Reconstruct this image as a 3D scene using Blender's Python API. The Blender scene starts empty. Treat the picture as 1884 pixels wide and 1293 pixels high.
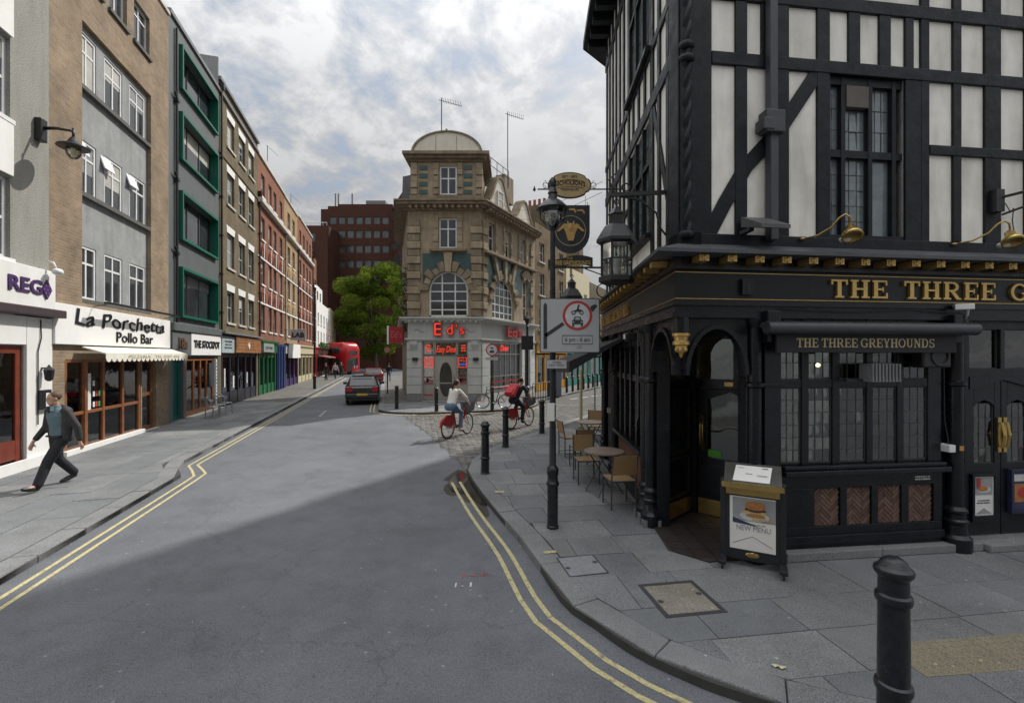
import bpy, bmesh, math, random
from mathutils import Vector, Matrix
R = math.radians
rng = random.Random(7)
scene = bpy.context.scene
COL = scene.collection

# ------------------------------------------------------------------ camera
cam_d = bpy.data.cameras.new('camera')
cam = bpy.data.objects.new('camera', cam_d)
COL.objects.link(cam)
cam.location = (0, 0, 2.5)
cam.rotation_euler = (R(90), 0, 0)
cam_d.sensor_width = 36
cam_d.lens = 36 * 842.5 / 1884
cam_d.shift_y = 8.5 / 1884
cam_d.clip_start = 0.05
cam_d.clip_end = 2000
scene.camera = cam

# ------------------------------------------------------------------ sky, sun, exposure
SUN_AZ, SUN_EL = 42.0, 47.0          # azimuth to the right of straight ahead
sunv = Vector((math.sin(R(SUN_AZ)) * math.cos(R(SUN_EL)), math.cos(R(SUN_AZ)) * math.cos(R(SUN_EL)), math.sin(R(SUN_EL))))
world = bpy.data.worlds.new('World')
scene.world = world
world.use_nodes = True
wn, wl = world.node_tree.nodes, world.node_tree.links
wn.clear()
w_out = wn.new('ShaderNodeOutputWorld')
w_bg = wn.new('ShaderNodeBackground')
w_bg.inputs['Strength'].default_value = 0.14
sky = wn.new('ShaderNodeTexSky')
sky.sky_type = 'NISHITA'
sky.sun_disc = False
sky.sun_elevation = R(SUN_EL)
sky.sun_rotation = R(SUN_AZ)
sky.air_density = 1.0
sky.dust_density = 1.5
# a layer of broken cloud laid over the sky, projected on a flat ceiling overhead
tc = wn.new('ShaderNodeTexCoord')
sep = wn.new('ShaderNodeSeparateXYZ')
wl.new(tc.outputs['Generated'], sep.inputs[0])
mx = wn.new('ShaderNodeMath'); mx.operation = 'MAXIMUM'; mx.inputs[1].default_value = 0.0
wl.new(sep.outputs['Z'], mx.inputs[0])
ad = wn.new('ShaderNodeMath'); ad.operation = 'ADD'; ad.inputs[1].default_value = 0.30
wl.new(mx.outputs[0], ad.inputs[0])
dv = wn.new('ShaderNodeVectorMath'); dv.operation = 'DIVIDE'
cz = wn.new('ShaderNodeCombineXYZ')
for k in range(3): wl.new(ad.outputs[0], cz.inputs[k])
wl.new(tc.outputs['Generated'], dv.inputs[0]); wl.new(cz.outputs[0], dv.inputs[1])
mp = wn.new('ShaderNodeMapping')
mp.inputs['Scale'].default_value = (1.35, 1.25, 0.0)
mp.inputs['Rotation'].default_value = (0, 0, R(28))
mp.inputs['Location'].default_value = (8.2, 3.7, 0)
wl.new(dv.outputs[0], mp.inputs['Vector'])
def wnoise(scale, detail, rough, dist=0.0):
    n = wn.new('ShaderNodeTexNoise'); n.inputs['Scale'].default_value = scale; n.inputs['Detail'].default_value = detail
    n.inputs['Roughness'].default_value = rough; n.inputs['Distortion'].default_value = dist; wl.new(mp.outputs[0], n.inputs['Vector']); return n.outputs['Fac']
def wramp(src, p0, c0, p1, c1):
    r = wn.new('ShaderNodeValToRGB'); r.color_ramp.elements[0].position = p0; r.color_ramp.elements[1].position = p1
    r.color_ramp.elements[0].color = (*c0, 1); r.color_ramp.elements[1].color = (*c1, 1); wl.new(src, r.inputs['Fac']); return r.outputs['Color']
flock = wnoise(4.6, 10, 0.62, 0.2)
veil = wramp(wnoise(0.8, 4, 0.55), 0.46, (0, 0, 0), 0.58, (1, 1, 1))
cover_ = wramp(flock, 0.36, (0.84,) * 3, 0.50, (1,) * 3)
lit = wramp(flock, 0.38, (1.45, 1.56, 1.70), 0.58, (2.75, 2.77, 2.8))
sm = wn.new('ShaderNodeMix'); sm.data_type = 'RGBA'; wl.new(veil, sm.inputs['Factor']); wl.new(lit, sm.inputs['A']); sm.inputs['B'].default_value = (2.7, 2.72, 2.75, 1)
cv = wn.new('ShaderNodeMix'); cv.data_type = 'RGBA'; wl.new(veil, cv.inputs['Factor']); wl.new(cover_, cv.inputs['A']); cv.inputs['B'].default_value = (1, 1, 1, 1)
# overcast sky is brighter overhead than at the skyline
sq = wn.new('ShaderNodeMath'); sq.operation = 'POWER'; sq.inputs[1].default_value = 2.0; wl.new(mx.outputs[0], sq.inputs[0])
gr = wn.new('ShaderNodeMath'); gr.operation = 'MULTIPLY_ADD'; gr.inputs[1].default_value = 2.1; gr.inputs[2].default_value = 0.52
wl.new(sq.outputs[0], gr.inputs[0])
cg = wn.new('ShaderNodeVectorMath'); cg.operation = 'SCALE'
wl.new(sm.outputs['Result'], cg.inputs[0]); wl.new(gr.outputs[0], cg.inputs['Scale'])
wm = wn.new('ShaderNodeMix'); wm.data_type = 'RGBA'
wl.new(cv.outputs['Result'], wm.inputs['Factor'])
wl.new(sky.outputs['Color'], wm.inputs['A'])
wl.new(cg.outputs['Vector'], wm.inputs['B'])
wl.new(wm.outputs['Result'], w_bg.inputs['Color'])
wl.new(w_bg.outputs[0], w_out.inputs[0])

sun_d = bpy.data.lights.new('sun', 'SUN')
sun_d.energy = 2.0
sun_d.angle = R(1.0)
sun_d.color = (1.0, 0.95, 0.87)
sun = bpy.data.objects.new('sun', sun_d)
COL.objects.link(sun)
sun.location = (20, 20, 40)
sun.rotation_euler = sunv.to_track_quat('Z', 'Y').to_euler()

scene.view_settings.view_transform = 'Standard'
scene.view_settings.look = 'None'
scene.view_settings.exposure = 1.08
scene.view_settings.gamma = 1.0
scene.view_settings.use_curve_mapping = False
scene.cycles.max_bounces = 6
scene.cycles.transparent_max_bounces = 8

# ------------------------------------------------------------------ helpers
def hexc(h):
    c = [int(h[i:i + 2], 16) / 255 for i in (0, 2, 4)]
    return tuple((v / 12.92 if v <= 0.04045 else ((v + 0.055) / 1.055) ** 2.4) for v in c)

MATS = {}
def mat(name, col, rough=0.7, var=0.18, scale=6.0, bump=0.0, bscale=60.0, metal=0.0, spec=0.5, emit=None, estr=0.0, col2=None, coat=0.0, stain=0.0, rvar=0.0):
    """Principled with noise-driven colour variation, optional fine relief and soft stains."""
    if name in MATS: return MATS[name]
    m = bpy.data.materials.new(name); m.use_nodes = True
    nt = m.node_tree; n = nt.nodes; l = nt.links
    b = n['Principled BSDF']
    b.inputs['Roughness'].default_value = rough
    b.inputs['Metallic'].default_value = metal
    b.inputs['Specular IOR Level'].default_value = spec
    b.inputs['Coat Weight'].default_value = coat
    t = n.new('ShaderNodeTexCoord')
    no = n.new('ShaderNodeTexNoise'); no.inputs['Scale'].default_value = scale; no.inputs['Detail'].default_value = 8; no.inputs['Roughness'].default_value = 0.65
    l.new(t.outputs['Object'], no.inputs['Vector'])
    rp = n.new('ShaderNodeValToRGB')
    c2 = col2 or tuple(min(1, c * (1 + var)) for c in col)
    c1 = tuple(c * (1 - var) for c in col)
    rp.color_ramp.elements[0].position = 0.3; rp.color_ramp.elements[0].color = (*c1, 1)
    rp.color_ramp.elements[1].position = 0.7; rp.color_ramp.elements[1].color = (*c2, 1)
    l.new(no.outputs['Fac'], rp.inputs['Fac'])
    out = rp.outputs['Color']
    if stain > 0:
        mpn = n.new('ShaderNodeMapping'); mpn.inputs['Scale'].default_value = (1.6, 1.6, 0.35)
        l.new(t.outputs['Object'], mpn.inputs['Vector'])
        s = n.new('ShaderNodeTexNoise'); s.inputs['Scale'].default_value = 2.2; s.inputs['Detail'].default_value = 6
        l.new(mpn.outputs[0], s.inputs['Vector'])
        sr = n.new('ShaderNodeValToRGB'); sr.color_ramp.elements[0].position = 0.42; sr.color_ramp.elements[1].position = 0.75
        sr.color_ramp.elements[0].color = (1, 1, 1, 1); v = 1 - stain; sr.color_ramp.elements[1].color = (v, v, v * .96, 1)
        l.new(s.outputs['Fac'], sr.inputs['Fac'])
        mm = n.new('ShaderNodeMix'); mm.data_type = 'RGBA'; mm.blend_type = 'MULTIPLY'; mm.inputs['Factor'].default_value = 1
        l.new(out, mm.inputs['A']); l.new(sr.outputs['Color'], mm.inputs['B']); out = mm.outputs['Result']
    l.new(out, b.inputs['Base Color'])
    if rvar > 0:
        rn = n.new('ShaderNodeTexNoise'); rn.inputs['Scale'].default_value = 3.5; rn.inputs['Detail'].default_value = 9; rn.inputs['Roughness'].default_value = .7
        l.new(t.outputs['Object'], rn.inputs['Vector'])
        rm_ = n.new('ShaderNodeMapRange'); rm_.inputs['From Min'].default_value = .3; rm_.inputs['From Max'].default_value = .7; rm_.inputs['To Min'].default_value = max(.05, rough - rvar); rm_.inputs['To Max'].default_value = rough + rvar
        l.new(rn.outputs['Fac'], rm_.inputs['Value']); l.new(rm_.outputs['Result'], b.inputs['Roughness'])
    if bump > 0:
        bn = n.new('ShaderNodeTexNoise'); bn.inputs['Scale'].default_value = bscale; bn.inputs['Detail'].default_value = 4
        l.new(t.outputs['Object'], bn.inputs['Vector'])
        bp = n.new('ShaderNodeBump'); bp.inputs['Strength'].default_value = bump; bp.inputs['Distance'].default_value = 0.02
        l.new(bn.outputs['Fac'], bp.inputs['Height']); l.new(bp.outputs[0], b.inputs['Normal'])
    if emit:
        b.inputs['Emission Color'].default_value = (*emit, 1); b.inputs['Emission Strength'].default_value = estr
    MATS[name] = m
    return m

def brickmat(name, c1, c2, mortar, bw=0.215, bh=0.075, ms=0.012, var=0.5, rough=0.85, stain=0.45, plane='xz'):
    if name in MATS: return MATS[name]
    m = bpy.data.materials.new(name); m.use_nodes = True
    n = m.node_tree.nodes; l = m.node_tree.links
    b = n['Principled BSDF']; b.inputs['Roughness'].default_value = rough; b.inputs['Specular IOR Level'].default_value = 0.25
    t = n.new('ShaderNodeTexCoord'); s = n.new('ShaderNodeSeparateXYZ'); l.new(t.outputs['Object'], s.inputs[0])
    c = n.new('ShaderNodeCombineXYZ')
    if plane == 'xz':
        a = n.new('ShaderNodeMath'); a.operation = 'ADD'
        l.new(s.outputs['X'], a.inputs[0]); l.new(s.outputs['Y'], a.inputs[1])
        l.new(a.outputs[0], c.inputs[0]); l.new(s.outputs['Z'], c.inputs[1])
    else:
        l.new(s.outputs['X'], c.inputs[0]); l.new(s.outputs['Y'], c.inputs[1])
    br = n.new('ShaderNodeTexBrick')
    br.inputs['Scale'].default_value = 1; br.inputs['Brick Width'].default_value = bw; br.inputs['Row Height'].default_value = bh
    br.inputs['Mortar Size'].default_value = ms; br.inputs['Mortar Smooth'].default_value = 0.3; br.inputs['Bias'].default_value = -0.1
    br.inputs['Color1'].default_value = (*c1, 1); br.inputs['Color2'].default_value = (*c2, 1); br.inputs['Mortar'].default_value = (*mortar, 1)
    l.new(c.outputs[0], br.inputs['Vector'])
    no = n.new('ShaderNodeTexNoise'); no.inputs['Scale'].default_value = 0.9; no.inputs['Detail'].default_value = 9; no.inputs['Roughness'].default_value = 0.7
    l.new(t.outputs['Object'], no.inputs['Vector'])
    rp = n.new('ShaderNodeValToRGB'); rp.color_ramp.elements[0].position = 0.32; rp.color_ramp.elements[1].position = 0.68
    v = 1 - stain; rp.color_ramp.elements[0].color = (v, v, v, 1); rp.color_ramp.elements[1].color = (1.1, 1.08, 1.05, 1)
    l.new(no.outputs['Fac'], rp.inputs['Fac'])
    mm = n.new('ShaderNodeMix'); mm.data_type = 'RGBA'; mm.blend_type = 'MULTIPLY'; mm.inputs['Factor'].default_value = 1
    l.new(br.outputs['Color'], mm.inputs['A']); l.new(rp.outputs['Color'], mm.inputs['B'])
    l.new(mm.outputs['Result'], b.inputs['Base Color'])
    bp = n.new('ShaderNodeBump'); bp.inputs['Strength'].default_value = 0.5; bp.inputs['Distance'].default_value = 0.01; bp.invert = True
    l.new(br.outputs['Fac'], bp.inputs['Height']); l.new(bp.outputs[0], b.inputs['Normal'])
    MATS[name] = m
    return m

def glassmat(name, tint=(0.75, 0.8, 0.78), thin=0.5, rough=0.02):
    """Old window glass: part see-through, part mirror, with a slow ripple."""
    if name in MATS: return MATS[name]
    m = bpy.data.materials.new(name); m.use_nodes = True
    n = m.node_tree.nodes; l = m.node_tree.links
    n.remove(n['Principled BSDF']); o = n['Material Output']
    tr = n.new('ShaderNodeBsdfTransparent'); tr.inputs[0].default_value = (*tint, 1)
    gl = n.new('ShaderNodeBsdfGlossy'); gl.inputs['Roughness'].default_value = rough; gl.inputs[0].default_value = (0.95, 0.95, 0.95, 1)
    fr = n.new('ShaderNodeFresnel'); fr.inputs['IOR'].default_value = 1.5
    ad = n.new('ShaderNodeMath'); ad.operation = 'MULTIPLY_ADD'; ad.inputs[1].default_value = 1.0; ad.inputs[2].default_value = thin; ad.use_clamp = True
    l.new(fr.outputs[0], ad.inputs[0])
    t = n.new('ShaderNodeTexCoord'); no = n.new('ShaderNodeTexNoise'); no.inputs['Scale'].default_value = 2.5; no.inputs['Detail'].default_value = 2
    l.new(t.outputs['Object'], no.inputs['Vector'])
    bp = n.new('ShaderNodeBump'); bp.inputs['Strength'].default_value = 0.12; bp.inputs['Distance'].default_value = 0.03
    l.new(no.outputs['Fac'], bp.inputs['Height']); l.new(bp.outputs[0], gl.inputs['Normal'])
    mx = n.new('ShaderNodeMixShader'); l.new(ad.outputs[0], mx.inputs[0]); l.new(tr.outputs[0], mx.inputs[1]); l.new(gl.outputs[0], mx.inputs[2])
    l.new(mx.outputs[0], o.inputs[0])
    MATS[name] = m
    return m

class MB:
    """Collects shapes and links them as ONE mesh object."""
    def __init__(s): s.v = []; s.f = []; s.m = []
    def add(s, vs, fs, m=0):
        o = len(s.v); s.v += [tuple(v) for v in vs]
        for f in fs: s.f.append(tuple(i + o for i in f)); s.m.append(m)
        return s
    def quad(s, a, b, c, d, m=0): return s.add([a, b, c, d], [(0, 1, 2, 3)], m)
    def box(s, x0, x1, y0, y1, z0, z1, m=0):
        return s.add([(x0, y0, z0), (x1, y0, z0), (x1, y1, z0), (x0, y1, z0), (x0, y0, z1), (x1, y0, z1), (x1, y1, z1), (x0, y1, z1)],
                     [(0, 3, 2, 1), (4, 5, 6, 7), (0, 1, 5, 4), (1, 2, 6, 5), (2, 3, 7, 6), (3, 0, 4, 7)], m)
    def obox(s, p, q, w, h, m=0, up=(0, 0, 1)):
        """bar of section w x h from p to q"""
        p, q = Vector(p), Vector(q); d = (q - p).normalized(); up = Vector(up)
        if abs(d.dot(up)) > 0.98: up = Vector((0, 1, 0))
        a = d.cross(up).normalized(); b = a.cross(d)
        vs = [c + a * (i * w / 2) + b * (j * h / 2) for c in (p, q) for i, j in ((-1, -1), (1, -1), (1, 1), (-1, 1))]
        return s.add(vs, [(0, 1, 2, 3), (7, 6, 5, 4), (0, 4, 5, 1), (1, 5, 6, 2), (2, 6, 7, 3), (3, 7, 4, 0)], m)
    def prism(s, poly, a, b, ax='z', m=0):
        """extrude a 2-D outline; ax 'z': (x,y) from z=a to b; 'y': (x,z) from y=a to b; 'x': (y,z) from x=a to b"""
        def P(u, t):
            return (u[0], u[1], t) if ax == 'z' else ((u[0], t, u[1]) if ax == 'y' else (t, u[0], u[1]))
        n = len(poly); vs = [P(u, a) for u in poly] + [P(u, b) for u in poly]
        return s.add(vs, [tuple(range(n))[::-1], tuple(range(n, 2 * n))] + [(i, (i + 1) % n, n + (i + 1) % n, n + i) for i in range(n)], m)
    def tube(s, pts, r, seg=8, m=0, cap=True):
        pts = [Vector(p) for p in pts]; n = len(pts); rs = r if isinstance(r, (list, tuple)) else [r] * n
        vs, fs = [], []; ref = None
        for i, p in enumerate(pts):
            t = (pts[min(i + 1, n - 1)] - pts[max(i - 1, 0)]).normalized()
            if ref is None: ref = Vector((0, 0, 1)) if abs(t.z) < 0.9 else Vector((1, 0, 0))
            a = (ref - t * ref.dot(t)).normalized(); b = t.cross(a); ref = a
            for k in range(seg):
                an = 2 * math.pi * k / seg; vs.append(p + (a * math.cos(an) + b * math.sin(an)) * rs[i])
        for i in range(n - 1):
            for k in range(seg):
                fs.append((i * seg + k, i * seg + (k + 1) % seg, (i + 1) * seg + (k + 1) % seg, (i + 1) * seg + k))
        if cap: fs += [tuple(range(seg))[::-1], tuple(range((n - 1) * seg, n * seg))]
        return s.add(vs, fs, m)
    def lathe(s, prof, seg=16, c=(0, 0, 0), m=0):
        vs, fs = [], []
        for r, z in prof:
            for k in range(seg):
                a = 2 * math.pi * k / seg; vs.append((c[0] + r * math.cos(a), c[1] + r * math.sin(a), c[2] + z))
        n = len(prof)
        for i in range(n - 1):
            for k in range(seg): fs.append((i * seg + k, i * seg + (k + 1) % seg, (i + 1) * seg + (k + 1) % seg, (i + 1) * seg + k))
        fs += [tuple(range(seg))[::-1], tuple(range((n - 1) * seg, n * seg))]
        return s.add(vs, fs, m)
    def ball(s, c, r, seg=10, rings=7, m=0, rot=None):
        r = r if isinstance(r, (list, tuple)) else (r, r, r); vs, fs = [], []
        for i in range(rings + 1):
            ph = math.pi * i / rings
            for k in range(seg):
                a = 2 * math.pi * k / seg
                v = Vector((r[0] * math.sin(ph) * math.cos(a), r[1] * math.sin(ph) * math.sin(a), r[2] * math.cos(ph)))
                if rot: v = rot @ v
                vs.append(v + Vector(c))
        for i in range(rings):
            for k in range(seg): fs.append((i * seg + k, (i + 1) * seg + k, (i + 1) * seg + (k + 1) % seg, i * seg + (k + 1) % seg))
        return s.add(vs, fs, m)
    def torus(s, c, Rr, r, ax='x', seg=28, sub=6, m=0):
        pts = []
        for k in range(seg + 1):
            a = 2 * math.pi * k / seg; u, w = Rr * math.cos(a), Rr * math.sin(a)
            pts.append(Vector(c) + (Vector((0, u, w)) if ax == 'x' else Vector((u, 0, w)) if ax == 'y' else Vector((u, w, 0))))
        return s.tube(pts, r, sub, m, cap=False)
    def arch(s, cx, cz, ro, ri, y0, y1, a0=0, a1=180, n=14, m=0, kz=1.0):
        """ring sector in the xz plane between radii ri and ro"""
        for i in range(n):
            a, b = R(a0 + (a1 - a0) * i / n), R(a0 + (a1 - a0) * (i + 1) / n)
            q = [(cx + r * math.cos(t), cz + r * kz * math.sin(t)) for r, t in ((ri, a), (ro, a), (ro, b), (ri, b))]
            s.prism(q, y0, y1, 'y', m)
        return s
    def build(s, name, mats, parent=None, loc=None, rz=0.0, smooth=False, bev=0.0, ang=None):
        me = bpy.data.meshes.new(name); me.from_pydata(s.v, [], s.f)
        mats = mats if isinstance(mats, (list, tuple)) else [mats]
        for m in mats: me.materials.append(m)
        if any(s.m): me.polygons.foreach_set('material_index', s.m)
        bm = bmesh.new(); bm.from_mesh(me); bmesh.ops.recalc_face_normals(bm, faces=bm.faces); bm.to_mesh(me); bm.free()
        if smooth or ang:
            me.polygons.foreach_set('use_smooth', [True] * len(me.polygons))
            if ang: me.set_sharp_from_angle(angle=R(ang))
        o = bpy.data.objects.new(name, me); COL.objects.link(o)
        if parent: o.parent = parent
        if loc is not None: o.location = loc
        o.rotation_euler.z = rz
        if bev:
            b = o.modifiers.new('edge', 'BEVEL'); b.width = bev; b.segments = 2; b.limit_method = 'ANGLE'
        return o

def tag(o, label=None, cat=None, group=None, kind=None):
    if label: o['label'] = label
    if cat: o['category'] = cat
    if group: o['group'] = group
    if kind: o['kind'] = kind
    return o
def thing(name, label, cat, loc=(0, 0, 0), rz=0.0, group=None):
    o = bpy.data.objects.new(name, None); COL.objects.link(o); o.empty_display_size = 0.2
    o.location = loc; o.rotation_euler.z = rz
    return tag(o, label, cat, group)
def copy_tree(o, parent=None):
    c = o.copy(); COL.objects.link(c); c.parent = parent
    for ch in o.children: copy_tree(ch, c)
    return c
def inst(src, parent, loc, rz=0.0):
    """another piece that shares the mesh of src"""
    c = bpy.data.objects.new(src.name.split('.')[0], src.data); COL.objects.link(c); c.parent = parent
    c.location = loc; c.rotation_euler.z = rz
    return c

def text(parent, s, m, x, y, z, size, width=None, depth=0.006, name='lettering', align='CENTER', bend=0.0, shear=0.0, jitter=0.0, bold=0.0):
    """flat lettering standing in the local xz plane, facing -y"""
    cu = bpy.data.curves.new('lettering', 'FONT'); cu.body = s; cu.size = size; cu.extrude = depth / 2; cu.align_x = align; cu.align_y = 'CENTER'; cu.shear = shear; cu.offset = bold
    cu.resolution_u = 3
    to = bpy.data.objects.new('lettering_source', cu)
    COL.objects.link(to)
    me = bpy.data.meshes.new_from_object(to.evaluated_get(bpy.context.evaluated_depsgraph_get()))
    bpy.data.objects.remove(to)
    xs = [v.co.x for v in me.vertices]
    k = 1.0
    if width and xs: k = width / (max(xs) - min(xs))
    for v in me.vertices:
        a, b, c = v.co.x * k, v.co.y, v.co.z
        if bend: b -= bend * a * a
        if jitter: b += jitter * math.sin(a * 9.0 / size * 0.5 + 1.0)
        v.co = (a, -c, b)
    me.materials.clear(); me.materials.append(m)
    o = bpy.data.objects.new(name, me); COL.objects.link(o); o.parent = parent; o.location = (x, y, z)
    return o

def small_print(parent, m, x, y, z, w, h, lines=1, seed=1, name='small_print'):
    """print too small or blurred to read: rows of short strokes"""
    rg = random.Random(seed); mb = MB(); lh = h / lines
    for j in range(lines):
        zc = z + h / 2 - lh * (j + .5); k = rg.uniform(.75, 1); xx = x - w / 2 * k
        while xx < x + w / 2 * k:
            b = lh * rg.uniform(.18, .5); hh = lh * rg.uniform(.42, .62)
            mb.box(xx, min(xx + b, x + w / 2 * k), y - .002, y, zc - hh / 2, zc + hh / 2); xx += b + lh * rg.choice([.08, .1, .3])
    o = mb.build(name, m, parent); o['kind'] = 'stuff'; return o

# block-serif capitals drawn as strokes: (bars, arcs); bar = (x0,z0,x1,z1,thickness), arc = (cx,cz,rx,rz,a0,a1,thickness)
def _serif(x, z, w=.20): return ('b', x - w, z, x + w, z, .09)
TH, TN = .19, .10
GLY = {
 'T': (.80, [('b', .40, 0, .40, 1, TH), ('b', 0.02, .95, .78, .95, .10), ('b', .06, .98, .06, .72, .09), ('b', .74, .98, .74, .72, .09), _serif(.40, .045)]),
 'H': (.92, [('b', .20, 0, .20, 1, TH), ('b', .72, 0, .72, 1, TH), ('b', .2, .5, .72, .5, TN), _serif(.2, .045, .19), _serif(.72, .045, .19), _serif(.2, .955, .19), _serif(.72, .955, .19)]),
 'E': (.78, [('b', .20, 0, .20, 1, TH), ('b', .03, .95, .72, .95, .10), ('b', .03, .05, .74, .05, .10), ('b', .2, .5, .52, .5, TN), ('b', .69, .98, .69, .72, .08), ('b', .71, .02, .71, .30, .08), ('b', .52, .38, .52, .62, .07)]),
 'R': (.92, [('b', .20, 0, .20, 1, TH), ('b', .03, .955, .45, .955, .09), ('b', .2, .50, .45, .50, .09), ('a', .45, .727, .25, .227, -90, 90, .15), ('b', .44, .5, .74, .05, .17), ('b', .70, .045, .90, .045, .09), _serif(.2, .045, .19)]),
 'G': (.92, [('a', .46, .5, .38, .45, 45, 320, .16), ('b', .74, .06, .74, .45, .15), ('b', .56, .43, .90, .43, .09), ('b', .76, .98, .76, .70, .08)]),
 'Y': (.86, [('b', .43, 0, .43, .48, TH), ('b', .16, .96, .42, .46, .17), ('b', .72, .96, .46, .46, .10), _serif(.43, .045), _serif(.17, .955, .17), _serif(.71, .955, .15)]),
 'O': (.94, [('a', .47, .5, .38, .45, 0, 360, .16)]),
 'U': (.90, [('b', .20, .35, .20, 1, TH), ('b', .70, .35, .70, 1, TN), ('a', .45, .36, .25, .31, 180, 360, .13), _serif(.2, .955, .19), _serif(.70, .955, .16)]),
 'N': (.92, [('b', .18, 0, .18, 1, TN), ('b', .74, 0, .74, 1, TN), ('b', .18, .96, .74, .06, .18), _serif(.18, .045, .16), _serif(.74, .955, .16), ('b', .02, .955, .2, .955, .09)]),
 'D': (.92, [('b', .20, 0, .20, 1, TH), ('b', .03, .955, .42, .955, .09), ('b', .03, .045, .42, .045, .09), ('a', .42, .5, .36, .455, -90, 90, .16)]),
 'S': (.74, [('a', .37, .72, .25, .235, 20, 270, .13), ('a', .37, .27, .27, .235, -160, 90, .14), ('b', .64, .98, .64, .72, .07), ('b', .10, .02, .10, .30, .07)]),
}
GLYM = {}
def glyph_mesh(ch, h, depth, m, wx=1.0):
    key = (ch, round(h, 4), round(depth, 4), m.name, wx)
    if key in GLYM: return GLYM[key]
    w, st = GLY[ch]; mb = MB(); i = 0
    for t in st:
        e = 0.0006 * i; i += 1
        if t[0] == 'b':
            _, x0, z0, x1, z1, th = t
            dx, dz = x1 - x0, z1 - z0; L = math.hypot(dx, dz); nx, nz = -dz / L * th / 2, dx / L * th / 2
            q = [(x0 + nx, z0 + nz), (x0 - nx, z0 - nz), (x1 - nx, z1 - nz), (x1 + nx, z1 + nz)]
            mb.prism([(a * h * wx, b * h) for a, b in q], -depth - e, 0, 'y')
        else:
            _, cx, cz, rx, rz_, a0, a1, th = t; n = 14 if a1 - a0 < 300 else 20
            for k in range(n):
                a, b = R(a0 + (a1 - a0) * k / n), R(a0 + (a1 - a0) * (k + 1) / n)
                tt = lambda u: th * (0.62 + 0.38 * abs(math.cos(u)))
                q = []
                for u, sg in ((a, 1), (a, -1), (b, -1), (b, 1)):
                    q.append(((cx + (rx + sg * tt(u) / 2) * math.cos(u)) * h * wx, (cz + (rz_ + sg * tt(u) / 2) * math.sin(u)) * h))
                mb.prism(q, -depth - e, 0, 'y')
    o = mb.build('letter', m); me = o.data; bpy.data.objects.remove(o)
    GLYM[key] = (me, w * h * wx); return GLYM[key]
def serif_text(parent, s, m, x, y, z, h, depth=0.02, wx=1.0, gap=.1, space=.55):
    """each capital is a piece of its own"""
    for ch in s:
        if ch == ' ': x += space * h * wx; continue
        me, w = glyph_mesh(ch, h, depth, m, wx)
        o = bpy.data.objects.new('letter', me); COL.objects.link(o); o.parent = parent; o.location = (x, y, z)
        x += w + gap * h * wx
    return x

def shell(parent, W, D, H, ops, m, name='wall', z0=0.0, rev=0.16, x0=0.0, inner=None):
    """a building's walls: front at y=0 with real openings (x0,x1,z0,z1) and reveals, plus sides, back and top"""
    xs = sorted({x0, W} | {o[0] for o in ops} | {o[1] for o in ops}); zs = sorted({z0, H} | {o[2] for o in ops} | {o[3] for o in ops})
    mb = MB()
    for i in range(len(xs) - 1):
        for j in range(len(zs) - 1):
            cx, cz_ = (xs[i] + xs[i + 1]) / 2, (zs[j] + zs[j + 1]) / 2
            if any(o[0] < cx < o[1] and o[2] < cz_ < o[3] for o in ops): continue
            mb.quad((xs[i], 0, zs[j]), (xs[i + 1], 0, zs[j]), (xs[i + 1], 0, zs[j + 1]), (xs[i], 0, zs[j + 1]))
    for a, b, c, d in ops:
        mb.quad((a, 0, c), (a, rev, c), (a, rev, d), (a, 0, d)); mb.quad((b, 0, c), (b, 0, d), (b, rev, d), (b, rev, c))
        mb.quad((a, 0, d), (a, rev, d), (b, rev, d), (b, 0, d)); mb.quad((a, 0, c), (b, 0, c), (b, rev, c), (a, rev, c))
    mb.quad((x0, 0, z0), (x0, 0, H), (x0, D, H), (x0, D, z0)); mb.quad((W, 0, z0), (W, D, z0), (W, D, H), (W, 0, H))
    mb.quad((x0, D, z0), (x0, D, H), (W, D, H), (W, D, z0)); mb.quad((x0, 0, H), (W, 0, H), (W, D, H), (x0, D, H))
    o = mb.build(name, m, parent)
    return o

def window(parent, x0, x1, z0, z1, y, fm, gm, cols=1, rows=2, fw=0.05, bw=0.03, sash=True, name='window', bars=None):
    """frame and glazing bars as one mesh, the glass a child of it"""
    mb = MB()
    mb.box(x0, x0 + fw, y, y + .06, z0, z1); mb.box(x1 - fw, x1, y, y + .06, z0, z1)
    mb.box(x0 + fw, x1 - fw, y, y + .06, z0, z0 + fw); mb.box(x0 + fw, x1 - fw, y, y + .06, z1 - fw, z1)
    for i in range(1, cols):
        xx = x0 + (x1 - x0) * i / cols; mb.box(xx - bw / 2, xx + bw / 2, y + .008, y + .05, z0 + fw, z1 - fw)
    for zz in (bars if bars else [z0 + (z1 - z0) * j / rows for j in range(1, rows)]):
        mb.box(x0 + fw, x1 - fw, y + .012, y + .048, zz - bw / 2, zz + bw / 2)
    w = mb.build(name, fm, parent)
    MB().box(x0 + fw * .6, x1 - fw * .6, y + .03, y + .036, z0 + fw * .6, z1 - fw * .6).build('pane', gm, w)
    if gm.name == 'dark_window_glass' and rng.random() < .5:
        # a roller blind or net drawn part of the way, right behind the bars
        k = rng.choice([.25, .4, .6, 1.0]); bm_ = mat('window_blind', (.42, .41, .38), .8, .15, 3) if rng.random() < .6 else mat('net_curtain', (.24, .25, .26), .8, .2, 6)
        MB().box(x0 + fw, x1 - fw, y + .026, y + .029, z1 - fw - (z1 - z0 - 2 * fw) * k, z1 - fw).build('blind', bm_, w)
    return w

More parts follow.
